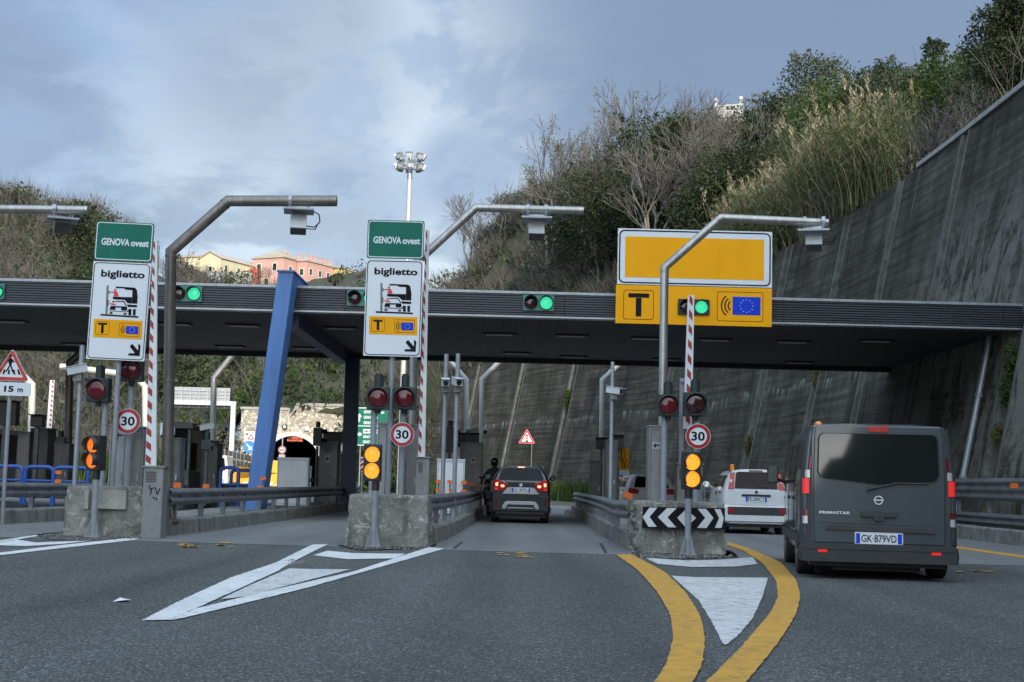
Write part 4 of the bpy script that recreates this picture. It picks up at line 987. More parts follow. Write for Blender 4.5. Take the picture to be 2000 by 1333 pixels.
def reader(label, px, py, Y, arm_py, yaw=0, tilt=.35, box=(.30, .26, .42), side=1):
    c = at(px, py, Y); za = at(px, arm_py, Y).z
    root = thing('toll_antenna', label, 'antenna', c, 'white reader boxes hanging from the gantry arms')
    T = Matrix.Translation(c) @ Matrix.Rotation(yaw, 4, 'Z')
    dz = za-c.z; ts = .17
    mb = MB(); mb.box((0, 0, dz-.20), (.56, .62, .012), M=T @ Matrix.Rotation(0, 4, 'X')); mb.box((0, -.31, dz-.195), (.57, .012, .035), M=T); mb.build('shade_plate', M['galv'], root)
    for x in (-ts, ts):
        mb = MB(); mb.frame(circ(x*.0, 0, .105, 16), circ(0, 0, .088, 16), -.03, .06, M=T @ Matrix.Translation((x, 0, dz)) @ Matrix.Rotation(math.pi/2, 4, 'Z'))
        for y in (-.06, .06): mb.cyl((x, y, dz-.2), (x, y, dz-.08), .012, n=6, M=T)
        mb.build('clamp', M['galv'], root)
    B = T @ Matrix.Translation((0, .05, 0)) @ Matrix.Rotation(-tilt, 4, 'X')
    mb = MB(); mb.box((0, 0, 0), box, M=B); h = mb.build('reader_box', M['white_box'], root, bev=.008)
    mb = MB(); mb.box((0, 0, -box[2]/2-.006), (box[0]*.96, box[1]*.96, .011), M=B); mb.build('antenna_face', M['cabinet_dark'], h)
    mb = MB(); mb.box((0, -box[1]/2-.004, box[2]*.28), (box[0]*.7, .008, .10), M=B); mb.build('hinge_plate', M['galv'], h)
    mb = MB(); mb.bx(-.09, .09, -.02, .10, .1, dz-.205, M=T); mb.build('bracket', M['cabinet'], root)
    mb = MB()
    mb.tube([T @ Vector(p) for p in ((side*.14, .05, -.08), (side*.30, .03, -.10), (side*.40, .0, .0), (side*.38, .0, .14), (side*.28, .05, dz-.18))], .012, 6)
    mb.tube([T @ Vector(p) for p in ((side*.14, .05, -.13), (side*.32, .03, -.14), (side*.37, .0, -.02))], .010, 6)
    mb.build('cable', M['cable'], root)
gantry('weathered brown gantry pole bending over the lane right of the leaning biglietto sign', [(328, 975), (334, 492), (446, 393), (658, 393)], 26.4, .105, M['stainless_dark'], n=8)
reader('white reader box on the brown gantry arm against the sky', 583, 432, 26.4, 393, yaw=R(8), side=1)
gantry('steel gantry pole behind the middle biglietto sign, its arm against the bare trees', [(803, 965), (812, 515), (930, 406), (1140, 412)], 26.6, .078, M['stainless'])
reader('white reader box on the arm in front of the bare trees', 1048, 443, 26.6, 410)
gantry('shiny steel gantry pole bending in front of the big orange sign', [(1292, 978), (1298, 523), (1408, 426), (1617, 436)], 25.9, .080, M['stainless'])
reader('white reader box at the arm end in front of the retaining wall', 1590, 464, 25.9, 434, yaw=R(-14))
gantry('gantry arm entering at the left edge of the picture', [(-330, 960), (-318, 505), (-200, 406), (172, 411)], 26.5, .085, M['stainless'])
reader('white reader box on the arm entering at the left edge', 122, 437, 26.5, 411, yaw=R(20), tilt=.8, box=(.30, .26, .26))
# booms
def boom(label, pb, pt, Y, w0, w1, mode, cab, n=13, z0=0.0, grp='raised lane barriers'):
    b, t = at(*pb, Y), at(*pt, Y); ax = (t-b); L = ax.length; ax.normalize(); rt = Vector((0, 1, 0)).cross(ax).normalized(); 
    if rt.x < 0: rt = -rt
    root = thing('barrier', label, 'barrier', (b.x, Y, z0), grp)
    mb = MB(); d = Vector((0, .05, 0))
    def quad(u0, u1, v0, v1, v2, v3, y, m):
        """band between heights v0..v1 at left, v2..v3 at right"""
        W = lambda v: w0+(w1-w0)*v/L
        P = lambda u, v: b+ax*v+rt*(u*W(v))+Vector((0, y, 0))
        mb.add([P(u0, v0), P(u1, v2), P(u1, v3), P(u0, v1)], [(0, 1, 2, 3)], m)
    vs = [b-rt*w0/2, b+rt*w0/2, t+rt*w1/2, t-rt*w1/2]
    mb.add([v for v in vs]+[v+d for v in vs], [(0, 1, 2, 3), (7, 6, 5, 4), (0, 4, 5, 1), (1, 5, 6, 2), (2, 6, 7, 3), (3, 7, 4, 0)], 0)
    u0, u1 = mode
    step = L/n
    for i in range(n):
        v = i*step+step*.25; s = step*.30; quad(u0, u1, v+s, v+step*.5+s, v, v+step*.5, -.003, 1)
    mb.build('boom_arm', [M['boom_white'], M['reflect']], root)
    if cab:
        x0, x1, y0, y1, Yc = cab; ym = (y0+y1)/2; xa, xb = at(x0, ym, Yc).x, at(x1, ym, Yc).x; zt = at((x0+x1)/2, y0, Yc).z; zb = z0
        mb = MB(); mb.bx(xa, xb, Yc, Yc+.36, zb, zt-.03); c = mb.build('cabinet', M['cabinet'], root, bev=.01)
        mb = MB(); mb.bx(xa-.02, xb+.02, Yc-.025, Yc+.385, zt-.028, zt); mb.build('lid', M['cabinet'], c)
        mb = MB()
        for i in range(6): mb.bx(xa+.04, xb-.12, Yc-.006, Yc-.0005, zt-.12-i*.032, zt-.12-i*.032+.014)
        mb.build('louvre', M['black'], c)
        mb = MB(); mb.bx(xb-.07, xb-.05, Yc-.012, Yc-.0005, (zb+zt)/2, (zb+zt)/2+.10); mb.build('handle', M['galv'], c)
    mb = MB(); m_ = b+ax*(L*.12); mb.box(m_+Vector((0, .09, 0)), (w0*.8, .07, .12)); mb.build('pivot_bracket', M['galv'], root)
    return root
BOOM1 = boom('tall red and white boom raised beside the leaning biglietto sign, on a louvred grey cabinet', (294, 915), (303, 470), 24.75, .19, .07, (-.47, .02), (278, 317, 910, 1040, 24.75), 17)
boom('red and white boom raised beside the middle biglietto sign', (823, 893), (835, 450), 25.2, .125, .065, (-.48, -.05), (812, 838, 892, 970, 25.25), 17, .27)
boom('red and white boom raised in front of the big orange sign', (1343, 838), (1350, 577), 25.4, .155, .115, (-.26, .26), (1322, 1372, 905, 980, 25.5), 9, .27)
mb = MB(); x = at(1331, 960, 25.5).x; mb.bx(x-.04, x+.04, 25.58, 25.66, .27, at(1331, 738, 25.5).z); zt = at(1331, 742, 25.5).z; mb.bx(x-.04, x+.12, 25.52, 25.575, zt-.04, zt)
tag(mb.build('boom_rest_post', M['post']), 'slim grey post that steadies the boom behind the chevron block', 'post')
mb = MB(); x = at(288.5, 900, 25.3).x; mb.cyl((x, 25.3, .1), (x, 25.3, at(288, 480, 25.3).z), .022, n=8)
tag(mb.build('boom_rest_post', M['galv']), 'thin steel rod standing along the tall boom of the left block', 'post')
def px_box(mb, x0, x1, y0, y1, Y, dep, m=0, z0=None):
    ym, xm = (y0+y1)/2, (x0+x1)/2; a, b = at(x0, ym, Y).x, at(x1, ym, Y).x; zt = at(xm, y0, Y).z; zb = at(xm, y1, Y).z if z0 is None else z0
    mb.bx(a, b, Y, Y+dep, zb, zt, m); return a, b, zb, zt
def cabinet(label, x0, x1, y0, y1, Y, dep=.4, m='cabinet', z0=.27, cap=True, plate=None, name='equipment_cabinet', cat='cabinet', handle=True):
    xm = (x0+x1)/2; root = thing(name, label, cat, (at(xm, y1, Y).x, Y, z0))
    mb = MB(); a, b, zb, zt = px_box(mb, x0, x1, y0, y1, Y, dep, 0, z0); o = mb.build('casing', M[m], root, bev=.012)
    if cap: mb = MB(); mb.bx(a-.015, b+.015, Y-.02, Y+dep+.02, zt+.001, zt+.03); mb.build('lid', M[m], root)
    mb = MB(); mb.frame([(a+.03, zb+.05), (b-.03, zb+.05), (b-.03, zt-.05), (a+.03, zt-.05)], [(a+.038, zb+.058), (b-.038, zb+.058), (b-.038, zt-.058), (a+.038, zt-.058)], Y-.004, .003); mb.build('door_seam', M['black'], root)
    if handle: mb = MB(); mb.bx(b-.10, b-.07, Y-.03, Y-.001, zb+(zt-zb)*.42, zb+(zt-zb)*.42+.13); mb.build('handle', M['galv'], root)
    if plate:
        px0, px1, py0, py1 = plate; p, q = at(px0, py1, Y), at(px1, py0, Y)
        mb = MB(); mb.bx(p.x, q.x, Y-.010, Y-.004, p.z, q.z); pl = mb.build('label_plate', M['alu'], root)
        cx, cz, w, h = (p.x+q.x)/2, (p.z+q.z)/2, q.x-p.x, q.z-p.z
        mb = MB(); mb.plate([(cx-.36*w, cz), (cx-.05*w, cz+.36*h), (cx-.02*w, cz+.14*h), (cx+.36*w, cz+.18*h), (cx+.36*w, cz+.02*h), (cx-.08*w, cz-.04*h), (cx-.05*w, cz-.34*h)], Y-.013, .0025); mb.build('arrow_mark', M['sign_black'], pl)
    return root
cabinet('tall pale concrete-grey cabinet behind the left block, left of the 30 sign', 213, 246, 832, 950, 26.3, .6, 'cabinet_light', plate=(222, 244, 843, 861))
cabinet('grey steel cabinet behind the left block, right of the 30 sign', 248, 279, 836, 950, 26.35, .7, 'cabinet')
cabinet('pale grey cabinet just right of the twin amber lamps of the middle block', 735, 757, 828, 966, 25.6, .5, 'cabinet_light', handle=False)
cabinet('dark grey steel cabinet behind the 30 sign of the middle block', 789, 821, 832, 966, 25.7, .7, 'cabinet')
cabinet('tall grey cabinet with an arrow plate at the foot of the shiny gantry pole', 1267, 1300, 834, 978, 25.25, .5, 'cabinet', plate=(1273, 1291, 864, 878), handle=False)
mb = MB(); p = at(302, 960, 24.75)
for a, b in (((-.05, .10), (.0, .0)), ((.0, .0), (-.03, -.06)), ((-.03, .03), (.03, .06)), ((.05, .08), (.10, -.05)), ((.10, -.05), (.14, .06)), ((.02, -.10), (.12, -.14))):
    mb.tube([(p.x-.05+a[0], 24.742, p.z+a[1]), (p.x-.05+b[0], 24.742, p.z+b[1])], .008, 5)
mb.build('graffiti', M['sign_black'], BOOM1)
# ------------------------------------------------------------------ vehicles
CARM = dict(
 van=mat('slate_blue_car_paint', (.040, .055, .067), .28, .15, .04, 2, coat=.9, dirt=((.065, .068, .066), .5, 1.8)),
 dark=mat('dark_grey_car_paint', (.020, .022, .028), .3, .2, .05, 2, coat=.7, dirt=((.05, .05, .05), .3, 3)),
 white=mat('white_car_paint', (.68, .69, .70), .3, 0, .03, 2, coat=.5, dirt=((.45, .44, .42), .3, 3)),
 red=mat('red_car_paint', (.30, .015, .022), .3, 0, .05, 2, coat=.5),
 plastic=mat('unpainted_black_bumper', (.028, .029, .031), .6, 0, .2, 5, dirt=((.06, .06, .057), .5, 3)),
 silver=mat('silver_trim', (.42, .43, .44), .35, .6, .08, 4),
 chrome=mat('chrome_badge', (.72, .73, .74), .25, .25, .05, 4),
 red_lamp=mat('red_tail_lamp', (.42, .016, .016), .15, 0, .25, 18, coat=.1),
 dark_red=mat('dark_red_lamp', (.12, .012, .014), .15, 0, .3, 18, coat=.1),
 red_glow=emis('glowing_red_lens', (1.0, .03, .02), .32, (.5, .02, .02)),  # weak red glow; on the van it stands in for reflected light
 hot=emis('hot_brake_lamp', (1.0, .50, .28), 1.3, (.6, .2, .1)),
 clear=mat('clear_lamp_lens', (.52, .50, .50), .15, .2, .2, 18, coat=.6),
 amber=mat('amber_beacon', (.62, .20, .03), .2, 0, .2, 10, coat=.6, emit=.12),
 plate=mat('number_plate_sheet', (.66, .68, .70), .35, 0, .03, 4),
 mirror=mat('mirror_glass', (.45, .5, .5), .05, .9, .05, 2),
 rim=mat('wheel_rim', (.22, .22, .23), .4, .6, .15, 6, dirt=((.06, .055, .05), .6, 5)),
)
def wheel(root, x, y, r, w, rimr=.62):
    s = 1 if x > 0 else -1; mb = MB()
    prof = [(r*rimr, -w/2), (r*.93, -w/2), (r*.985, -w*.40), (r, -w*.30), (r, w*.30), (r*.985, w*.40), (r*.93, w/2), (r*rimr, w/2)]
    n = 28; secs = []
    for k in range(n+1):
        a = 2*math.pi*k/n; secs.append([(x+b, y+q*math.cos(a), r+q*math.sin(a)) for q, b in prof])
    mb.loft(secs, cap0=False, cap1=False)
    t = mb.build('wheel', M['rubber'], root, world=False)
    mb = MB(); f = x+s*w*.36
    mb.cyl((f-s*.05, y, r), (f, y, r), r*rimr*.99, n=24)
    for k in range(5):
        a = 2*math.pi*k/5; mb.tube([(f+s*.012, y, r), (f+s*.006, y+r*.6*math.cos(a), r+r*.6*math.sin(a))], [.04, .03], 6)
    mb.cyl((f, y, r), (f+s*.03, y, r), r*.16, n=12); mb.build('rim', CARM['rim'], t, world=False)
def body_sections(levels, stations):
    """levels: (z, halfwidth); stations: (y, inset, k(roof factor above belt), lean, zfloor)"""
    out = []
    for y, ins, k, lean, zb_i, drop in stations:
        belt = levels[zb_i][0]; half = []
        for z, w in levels:
            zz = z if z <= belt else belt+(z-belt)*k
            zz = min(zz, belt+(levels[-1][0]-belt)*k) - (drop*(zz/belt) if z <= belt and drop else 0)
            wk = w if z <= belt else w+(levels[zb_i][1]-w)*(1-k)*.5
            half.append((wk*ins, y+lean*max(0, z-belt), zz))
        out.append(half+[(-a, b, c) for a, b, c in half[::-1]])
    return out
def strips(mb, ring, m=0, flip=False):
    n = len(ring)//2; fs = []
    for j in range(n-1):
        q = (j, j+1, 2*n-2-j, 2*n-1-j); fs.append(q[::-1] if flip else q)
    mb.add(ring, fs, m, True)
def shear(lean, z0): return Matrix(((1, 0, 0, 0), (0, 1, lean, -lean*z0), (0, 0, 1, 0), (0, 0, 0, 1)))
def side_patch(mb, wf_, ys, z0, z1, off=.006, m=0, side=-1, rows=3):
    """glass following the body side: ys = (y at bottom-rear, bottom-front, top-front, top-rear)"""
    vs = []
    for i in range(rows+1):
        t = i/rows; z = z0+(z1-z0)*t; a = ys[0]+(ys[3]-ys[0])*t; b = ys[1]+(ys[2]-ys[1])*t
        for y in (a, b): vs.append((side*(wf_(z)+off), y, z))
    fs = [(2*i, 2*i+1, 2*i+3, 2*i+2) if side > 0 else (2*i+1, 2*i, 2*i+2, 2*i+3) for i in range(rows)]
    mb.add(vs, fs, m, True)
def number_plate(root, t, cz, w, h, T, y, framem='plastic'):
    mb = MB(); mb.plate(rrect(0, cz, w, h, .012), y, .02, M=T); p = mb.build('number_plate', CARM['plate'], root, world=False)
    mb = MB(); bw = w*.085
    for s in (-1, 1): mb.plate([(s*(w/2-.008), cz-h/2+.008), (s*(w/2-.008-bw), cz-h/2+.008), (s*(w/2-.008-bw), cz+h/2-.008), (s*(w/2-.008), cz+h/2-.008)], y-.003, .0025, M=T)
    mb.build('blue_band', M['sign_blue'], p, world=False)
    mb = MB(); txt(mb, t, 0, cz, w*.75, h*.66, y-.003, 0, .012, M=T); mb.build('lettering', M['sign_black'], p, world=False)
def rear_part(root, name, m, polys, T, y=-.012, th=.02, bev=0, dx=0):
    mb = MB()
    for p in polys: mb.plate(p, y, th, M=T)
    return mb.build(name, CARM[m] if m in CARM else M[m], root, world=False, bev=bev)
def interp_w(levels): return lambda z: float(np.interp(z, [a for a, b in levels], [b for a, b in levels]))
# -- the slate van in front
def build_van():
    p = at(1716, 1100, 18.15); loc = Vector((p.x, 18.15, 0))
    root = thing('parked_van', 'slate blue passenger van with black rear corners seen from behind on the right', 'van', loc, None, R(-8))
    root.name = 'passenger_van'; ROOT['passenger_van'] = ROOT.get('parked_van')
    lv = [(.24, .86), (.34, .935), (.62, .965), (.98, .968), (1.20, .955), (1.55, .925), (1.82, .890), (1.915, .862), (1.952, .80), (1.972, .45)]
    st = [(0, .955, 1, 0, 4, 0), (.035, .985, 1, 0, 4, 0), (.12, 1, 1, 0, 4, 0), (1.2, 1, 1, 0, 4, 0), (2.6, 1, 1, 0, 4, 0), (3.5, 1, .995, 0, 4, 0), (3.85, 1, .90, 0, 4, 0), (4.45, .985, .18, 0, 4, .02), (4.7, .96, .02, 0, 4, .12), (4.95, .90, .01, 0, 4, .22), (5.05, .80, .01, 0, 4, .32)]
    S = [[(a, b+.045*(c-.5), c) for a, b, c in q] for q in body_sections(lv, st)]; mb = MB(); mb.loft(S, cap0=False, cap1=False); strips(mb, S[0], flip=True); strips(mb, S[-1])
    body = mb.build('body', CARM['van'], root, world=False)
    mb = MB(); mb.bx(-.84, .84, .12, 4.8, .16, .26); mb.bx(-.55, .55, .3, .7, .1, .2); mb.cyl((.42, -.0, .22), (.42, .5, .22), .03, n=10); mb.cyl((.15, .25, .25), (.62, .25, .25), .085, n=12); mb.build('underbody', CARM['plastic'], root, world=False)
    T = shear(.045, .5)
    hatch = [(-.80, .455), (.81, .455), (.822, 1.2), (.80, 1.80), (.785, 1.925), (.76, 1.948), (-.76, 1.948), (-.785, 1.925), (-.80, 1.80), (-.815, 1.2)]
    h = rear_part(root, 'tailgate', 'van', [hatch], T, -.022, .03, .012)
    def inset(poly, k): cx = sum(a for a, b in poly)/len(poly); cz = sum(b for a, b in poly)/len(poly); return [(cx+(a-cx)*k, cz+(b-cz)*k) for a, b in poly]
    # rear window with its dipping lower edge
    w = [(-.755, 1.36), (-.735, 1.30), (-.68, 1.272), (0, 1.20), (.66, 1.245), (.725, 1.275), (.75, 1.335), (.735, 1.78), (.715, 1.825), (.67, 1.845), (-.68, 1.845), (-.725, 1.825), (-.745, 1.78)]
    g = rear_part(h, 'rear_window', 'rear_glass', [w], T, -.030, .012, .003)
    mb = MB(); mb.frame(inset(w, 1.012), inset(w, .988), -.032, .008, M=T); mb.build('window_seal', M['rubber'], h, world=False)
    mb = MB(); mb.plate([(-.735, .715), (.735, .70), (.74, .69), (-.74, .70)], -.026, .006, M=T); mb.plate([(-.66, .685), (.69, .665), (.69, .600), (-.66, .620)], -.048, .03, M=T); mb.build('plate_trim_strip', CARM['plastic'], h, world=False, bev=.006)
    mb = MB(); mb.plate(rrect(0, .832, .46, .085, .03), -.062, .03, M=T); mb.plate(rrect(.0, .785, .13, .09, .03), -.066, .03, M=T); hd = mb.build('handle', CARM['plastic'], h, world=False, bev=.008)
    mb = MB(); mb.plate(circ(0, .80, .022, 12), -.070, .003, M=T); mb.build('release_button', M['black'], hd, world=False)
    mb = MB(); mb.frame(circ(0, 1.005, .056, 32), circ(0, 1.005, .044, 32), -.032, .012, M=T); mb.plate([(-.062, .999), (.062, .999), (.062, 1.013), (-.062, 1.013)], -.038, .012, M=T); mb.build('badge', CARM['chrome'], h, world=False)
    mb = MB(); txt(mb, 'PRIMASTAR', -.545, .835, .385, .036, -.042, 0, .02, M=T); mb.build('lettering', CARM['chrome'], h, world=False)
    number_plate(h, 'GK·879VD', .522, .58, .142, T, -.040)
    mb = MB(); mb.frame(rrect(0, .522, .60, .16, .015), rrect(0, .525, .572, .132, .01), -.036, .016, M=T); mb.build('plate_frame', CARM['silver'], h, world=False)
    rear_part(h, 'brake_light', 'red_lamp', [rrect(0, 1.905, .255, .075, .012)], T, -.040, .02, .004)
    mb = MB(); mb.tube([(-.14, -.055, 1.14), (.02, -.06, 1.175), (.20, -.058, 1.215)], [.018, .014, .010], 6, M=T); mb.tube([(.18, -.055, 1.225), (.62, -.045, 1.225)], .010, 6, M=T); mb.cyl((-.12, -.03, 1.145), (-.12, -.065, 1.145), .028, n=10, M=T); mb.build('wiper', M['black'], h, world=False)
    for s in (-1, 1):
        mb = MB(); mb.loft([[(s*a, b, z) for a, b in ((.828, -.014), (.895*k, -.012), (.975*k, .05), (.985*k, .14), (.90*k, .14), (.83, .05))] for z, k in ((.45, .995), (1.2, .985), (1.55, .955), (1.80, .925), (1.925, .895))], sm=False, M=T)
        c = mb.build('corner_pillar', CARM['plastic'], root, world=False, bev=.008)  # black lamp surround; its black also holds shade on the body side
        for nm, mm, z0, z1, a, b in (('tail_lamp', 'dark_red', 1.375, 1.55, .862, .915), ('reversing_lamp', 'clear', 1.27, 1.372, .865, .93), ('tail_lamp', 'red_glow', 1.07, 1.262, .862, .945), ('fog_lamp', 'dark_red', .79, .865, .875, .945), ('reversing_lamp', 'clear', .69, .785, .88, .945)):
            k = 1-.10*max(0, (z0-1.1)); mb = MB()
            mb.loft([[(s*q*k, y_, z0) for q, y_ in ((a, -.022), (b-.02, -.020), (b, .005), (b, .03), (a, .01))], [(s*q*(k-.02*(z0 > 1.3)), y_, z1) for q, y_ in ((a, -.022), (b-.02, -.020), (b, .005), (b, .03), (a, .01))]], sm=False, M=T)
            mb.build(nm, CARM[mm], c, world=False, bev=.006)
    bp = [(-.97, .22), (.97, .22), (.985, .33), (.965, .43), (.85, .452), (-.85, .452), (-.965, .43), (-.985, .33)]
    mb = MB(); mb.loft([[(x*.97, y, z) for (x, z), y in zip(bp, [-.055]*8)], [(x, -.03, z) for x, z in bp], [(x, .30, z) for x, z in bp]], sm=False); b = mb.build('rear_bumper', CARM['plastic'], root, world=False, bev=.012)
    mb = MB(); mb.bx(-.93, .93, -.064, -.05, .375, .40); mb.build('bumper_step', CARM['plastic'], b, world=False)
    for s in (-1, 1):
        mb = MB(); mb.plate(rrect(s*.70, .352, .115, .036, .008), -.062, .008); mb.build('reflector', CARM['red_glow'], b, world=False)  # reflectors, not lamps: given a red glow of their own
    wfn = interp_w(lv); mb = MB()
    for s in (-1, 1):
        for ys in ((.35, 1.55, 1.52, .42), (1.63, 2.85, 2.80, 1.62), (2.95, 4.15, 3.55, 2.90)): side_patch(mb, wfn, ys, 1.24, 1.76, side=s)
        mb.build('side_window', M['glass'], root, world=False); mb = MB()
    for s in (-1, 1):
        for y in (1.0, 3.93): wheel(root, s*.85, y, .335, .225)
        mb = MB(); mb.tube([(s*.96, 3.9, 1.23), (s*1.10, 3.86, 1.27)], .03, 8); mb.box((s*1.16, 3.86, 1.34), (.17, .12, .27)); q = mb.build('wing_mirror', M['black'], root, world=False, bev=.03)
        mb = MB(); mb.plate(rrect(s*1.16, 1.345, .13, .23, .03), 3.795, .004); mb.build('mirror_glass', CARM['mirror'], q, world=False)
        mb = MB(); mb.bx(s*.972, s*.985, 1.62, 1.80, .98, 1.03); mb.bx(s*.972, s*.985, 2.72, 2.90, .98, 1.03); mb.build('door_handle', M['black'], root, world=False)
        mb = MB(); mb.bx(s*.968, s*.984, .2, 4.5, .42, .54); mb.build('side_moulding', CARM['plastic'], root, world=False)
        mb = MB()
        for y in (1.58, 2.9): mb.bx(s*.966, s*.9715, y, y+.008, .42, 1.19)
        mb.bx(s*.955, s*.965, .3, 1.58, 1.185, 1.195); mb.build('door_seam', M['black'], root, world=False)
    mb = MB(); mb.cyl((-.66, 1.25, 1.94), (-.66, 1.25, 1.985), .05, n=14); mb.ball((-.66, 1.25, 2.005), (.053, .053, .05), 14, 8)
    tag(mb.build('beacon', CARM['amber'], root, world=False), None)
build_van()
# -- small cars
def small_car(name, label, loc, yaw, paint, W, Hh, L, zb, lean=.35, roof_front=2.3, ws=3.0, wr=.30, beacon=None, rails=False):
    root = thing(name, label, 'car', loc, None, R(yaw)); h = W/2
    lv = [(.26, h*.88), (.36, h*.97), (.60, h*1.0), (zb*.86, h*.995), (zb, h*.955), (zb+(Hh-zb)*.45, h*.86), (Hh-.13, h*.76), (Hh-.05, h*.68), (Hh-.015, h*.55), (Hh, h*.3)]
    zi = 4
    st = [(0, .90, 1, lean, zi, 0), (.05, .965, 1, lean*.98, zi, 0), (.20, 1, 1, lean*.85, zi, 0), (.8, 1, 1, lean*.3, zi, 0), (1.5, 1, 1, 0, zi, 0), (roof_front, 1, .97, 0, zi, 0), (ws-.02, .985, .16, 0, zi, .0), (ws+.12, .97, .03, 0, zi, .04), (L-.25, .90, .01, 0, zi, .16), (L-.06, .80, .01, 0, zi, .26), (L, .68, .01, 0, zi, .34)]
    S = body_sections(lv, st); mb = MB(); mb.loft(S, cap0=False, cap1=False); strips(mb, S[0], flip=True); strips(mb, S[-1])
    mb.build('body', CARM[paint], root, world=False)
    mb = MB(); mb.bx(-h*.85, h*.85, .12, L-.3, .17, .30); mb.build('underbody', M['black'], root, world=False)
    wfn = interp_w(lv)
    for s in (-1, 1):
        mb = MB(); z0, z1 = zb+.03, Hh-.15
        side_patch(mb, wfn, (.42, 1.28, 1.28, .42+lean*(z1-z0)*.8), z0, z1, side=s); side_patch(mb, wfn, (1.36, ws-.22, roof_front-.02, 1.36), z0, z1, side=s)
        mb.build('side_window', M['glass'], root, world=False)
        for y in (.68, L-.72): wheel(root, s*(h-.12), y, wr, .19)
        mb = MB(); mb.tube([(s*(h-.05), ws-.35, zb+.03), (s*(h+.08), ws-.38, zb+.08)], .025, 6); mb.ball((s*(h+.13), ws-.38, zb+.11), (.10, .06, .085), 12, 8); q = mb.build('wing_mirror', CARM[paint], root, world=False)
        mb = MB(); mb.plate(circ(s*(h+.13), zb+.11, .07, 14), ws-.445, .004); mb.build('mirror_glass', CARM['mirror'], q, world=False)
        mb = MB(); mb.bx(s*(h*.99), s*(h*1.015), 1.45, 1.62, zb-.12, zb-.08); mb.bx(s*(h*.99), s*(h*1.015), .62, .78, zb-.10, zb-.06); mb.build('door_handle', M['black'], root, world=False)
        mb = MB(); mb.bx(s*h*.985, s*h*1.004, 1.30, 1.308, .42, zb-.02); mb.build('door_seam', M['black'], root, world=False)
        if rails: mb = MB(); mb.tube([(s*h*.74, .40, Hh-.06), (s*h*.74, .55, Hh+.015), (s*h*.74, 1.9, Hh+.025), (s*h*.74, 2.1, Hh-.04)], .018, 6); mb.build('roof_rail', CARM['silver'] if rails == 2 else M['black'], root, world=False)
    mb = MB(); z0, z1 = zb+.02, Hh-.14       # windscreen
    mb.add([(-h*.84, ws-.03, z0+.05), (h*.84, ws-.03, z0+.05), (h*.70, roof_front+.10, z1+.02), (-h*.70, roof_front+.10, z1+.02)], [(0, 1, 2, 3)]); mb.build('windscreen', M['glass'], root, world=False)
    if beacon: mb = MB(); mb.cyl((*beacon, Hh-.02), (*beacon, Hh+.10), .055, n=14); mb.ball((*beacon, Hh+.10), (.056, .056, .035), 14, 8); mb.build('beacon', CARM['amber'], root, world=False)
    T1 = shear(lean, zb); T0 = Matrix.Identity(4)
    return root, T0, T1, h
def both(polys): return polys+[[(-x, z) for x, z in p] for p in polys]
def build_panda():
    p = at(1476.6, 1000, 35.4)
    r, T0, T1, h = small_car('small_car', 'small white hatchback with an orange beacon waiting left of the van', (p.x, 35.4, 0), -1, 'white', 1.62, 1.60, 3.65, 1.10, .22, 2.15, 2.85, .29, beacon=(-.46, 1.0), rails=1)
    g = rear_part(r, 'rear_window', 'glass', [[(-.53, 1.12), (.53, 1.12), (.50, 1.50), (.44, 1.535), (-.44, 1.535), (-.50, 1.50)]], T1, -.014, .02)
    for s in (-1, 1):
        l = rear_part(r, 'tail_lamp', 'red_lamp', [[(s*.545, 1.10), (s*.70, 1.10), (s*.655, 1.30), (s*.615, 1.50), (s*.52, 1.52), (s*.54, 1.3)]], T1, -.016, .09, .008)
        rear_part(l, 'reflector', 'clear', [[(s*.60, 1.27), (s*.645, 1.27), (s*.635, 1.34), (s*.595, 1.34)]], T1, -.020, .003)
    rear_part(r, 'brake_light', 'dark_red', [rrect(0, 1.565, .34, .035, .008)], T1, -.014, .03)
    d = rear_part(r, 'tailgate', 'white', [[(-.62, .72), (.62, .72), (.66, 1.05), (.64, 1.09), (-.64, 1.09), (-.66, 1.05)]], T0, -.010, .02, .01)
    rear_part(d, 'handle', 'black', [rrect(0, .955, .72, .055, .02)], T0, -.028, .02)
    number_plate(d, 'FS·200CT', .865, .53, .135, T0, -.022)
    mb = MB(); mb.plate(circ(0, 1.04, .048, 24), -.024, .014); b = mb.build('badge', CARM['chrome'], d, world=False)
    mb = MB(); mb.plate(circ(0, 1.04, .036, 20), -.027, .0025); mb.build('badge_centre', CARM['dark_red'], b, world=False)
    bp = [(-.80, .30), (.80, .30), (.815, .50), (.80, .69), (-.80, .69), (-.815, .50)]
    mb = MB(); mb.loft([[(x*.93, -.06, .5+(z-.5)*.9) for x, z in bp], [(x, -.02, z) for x, z in bp], [(x*1.01, .30, z) for x, z in bp]], sm=False); b = mb.build('rear_bumper', CARM['white'], r, world=False, bev=.02)
    st = rear_part(b, 'bumper_strip', 'plastic', [rrect(0, .57, 1.42, .20, .04)], T0, -.070, .03, .01)
    for s in (-1, 1): rear_part(st, 'reflector', 'red_lamp', [rrect(s*.63, .575, .12, .10, .02)], T0, -.078, .006)
    mb = MB(); mb.tube([(-.35, .02, 1.13), (.25, .0, 1.18)], [.012, .008], 6, M=T1 @ Matrix.Translation((0, -.03, 0))); mb.build('wiper', M['black'], r, world=False)
    mb = MB(); mb.cyl((-.35, -.03, .27), (-.35, .4, .27), .03, n=10); mb.build('exhaust', CARM['silver'], r, world=False)
build_panda()
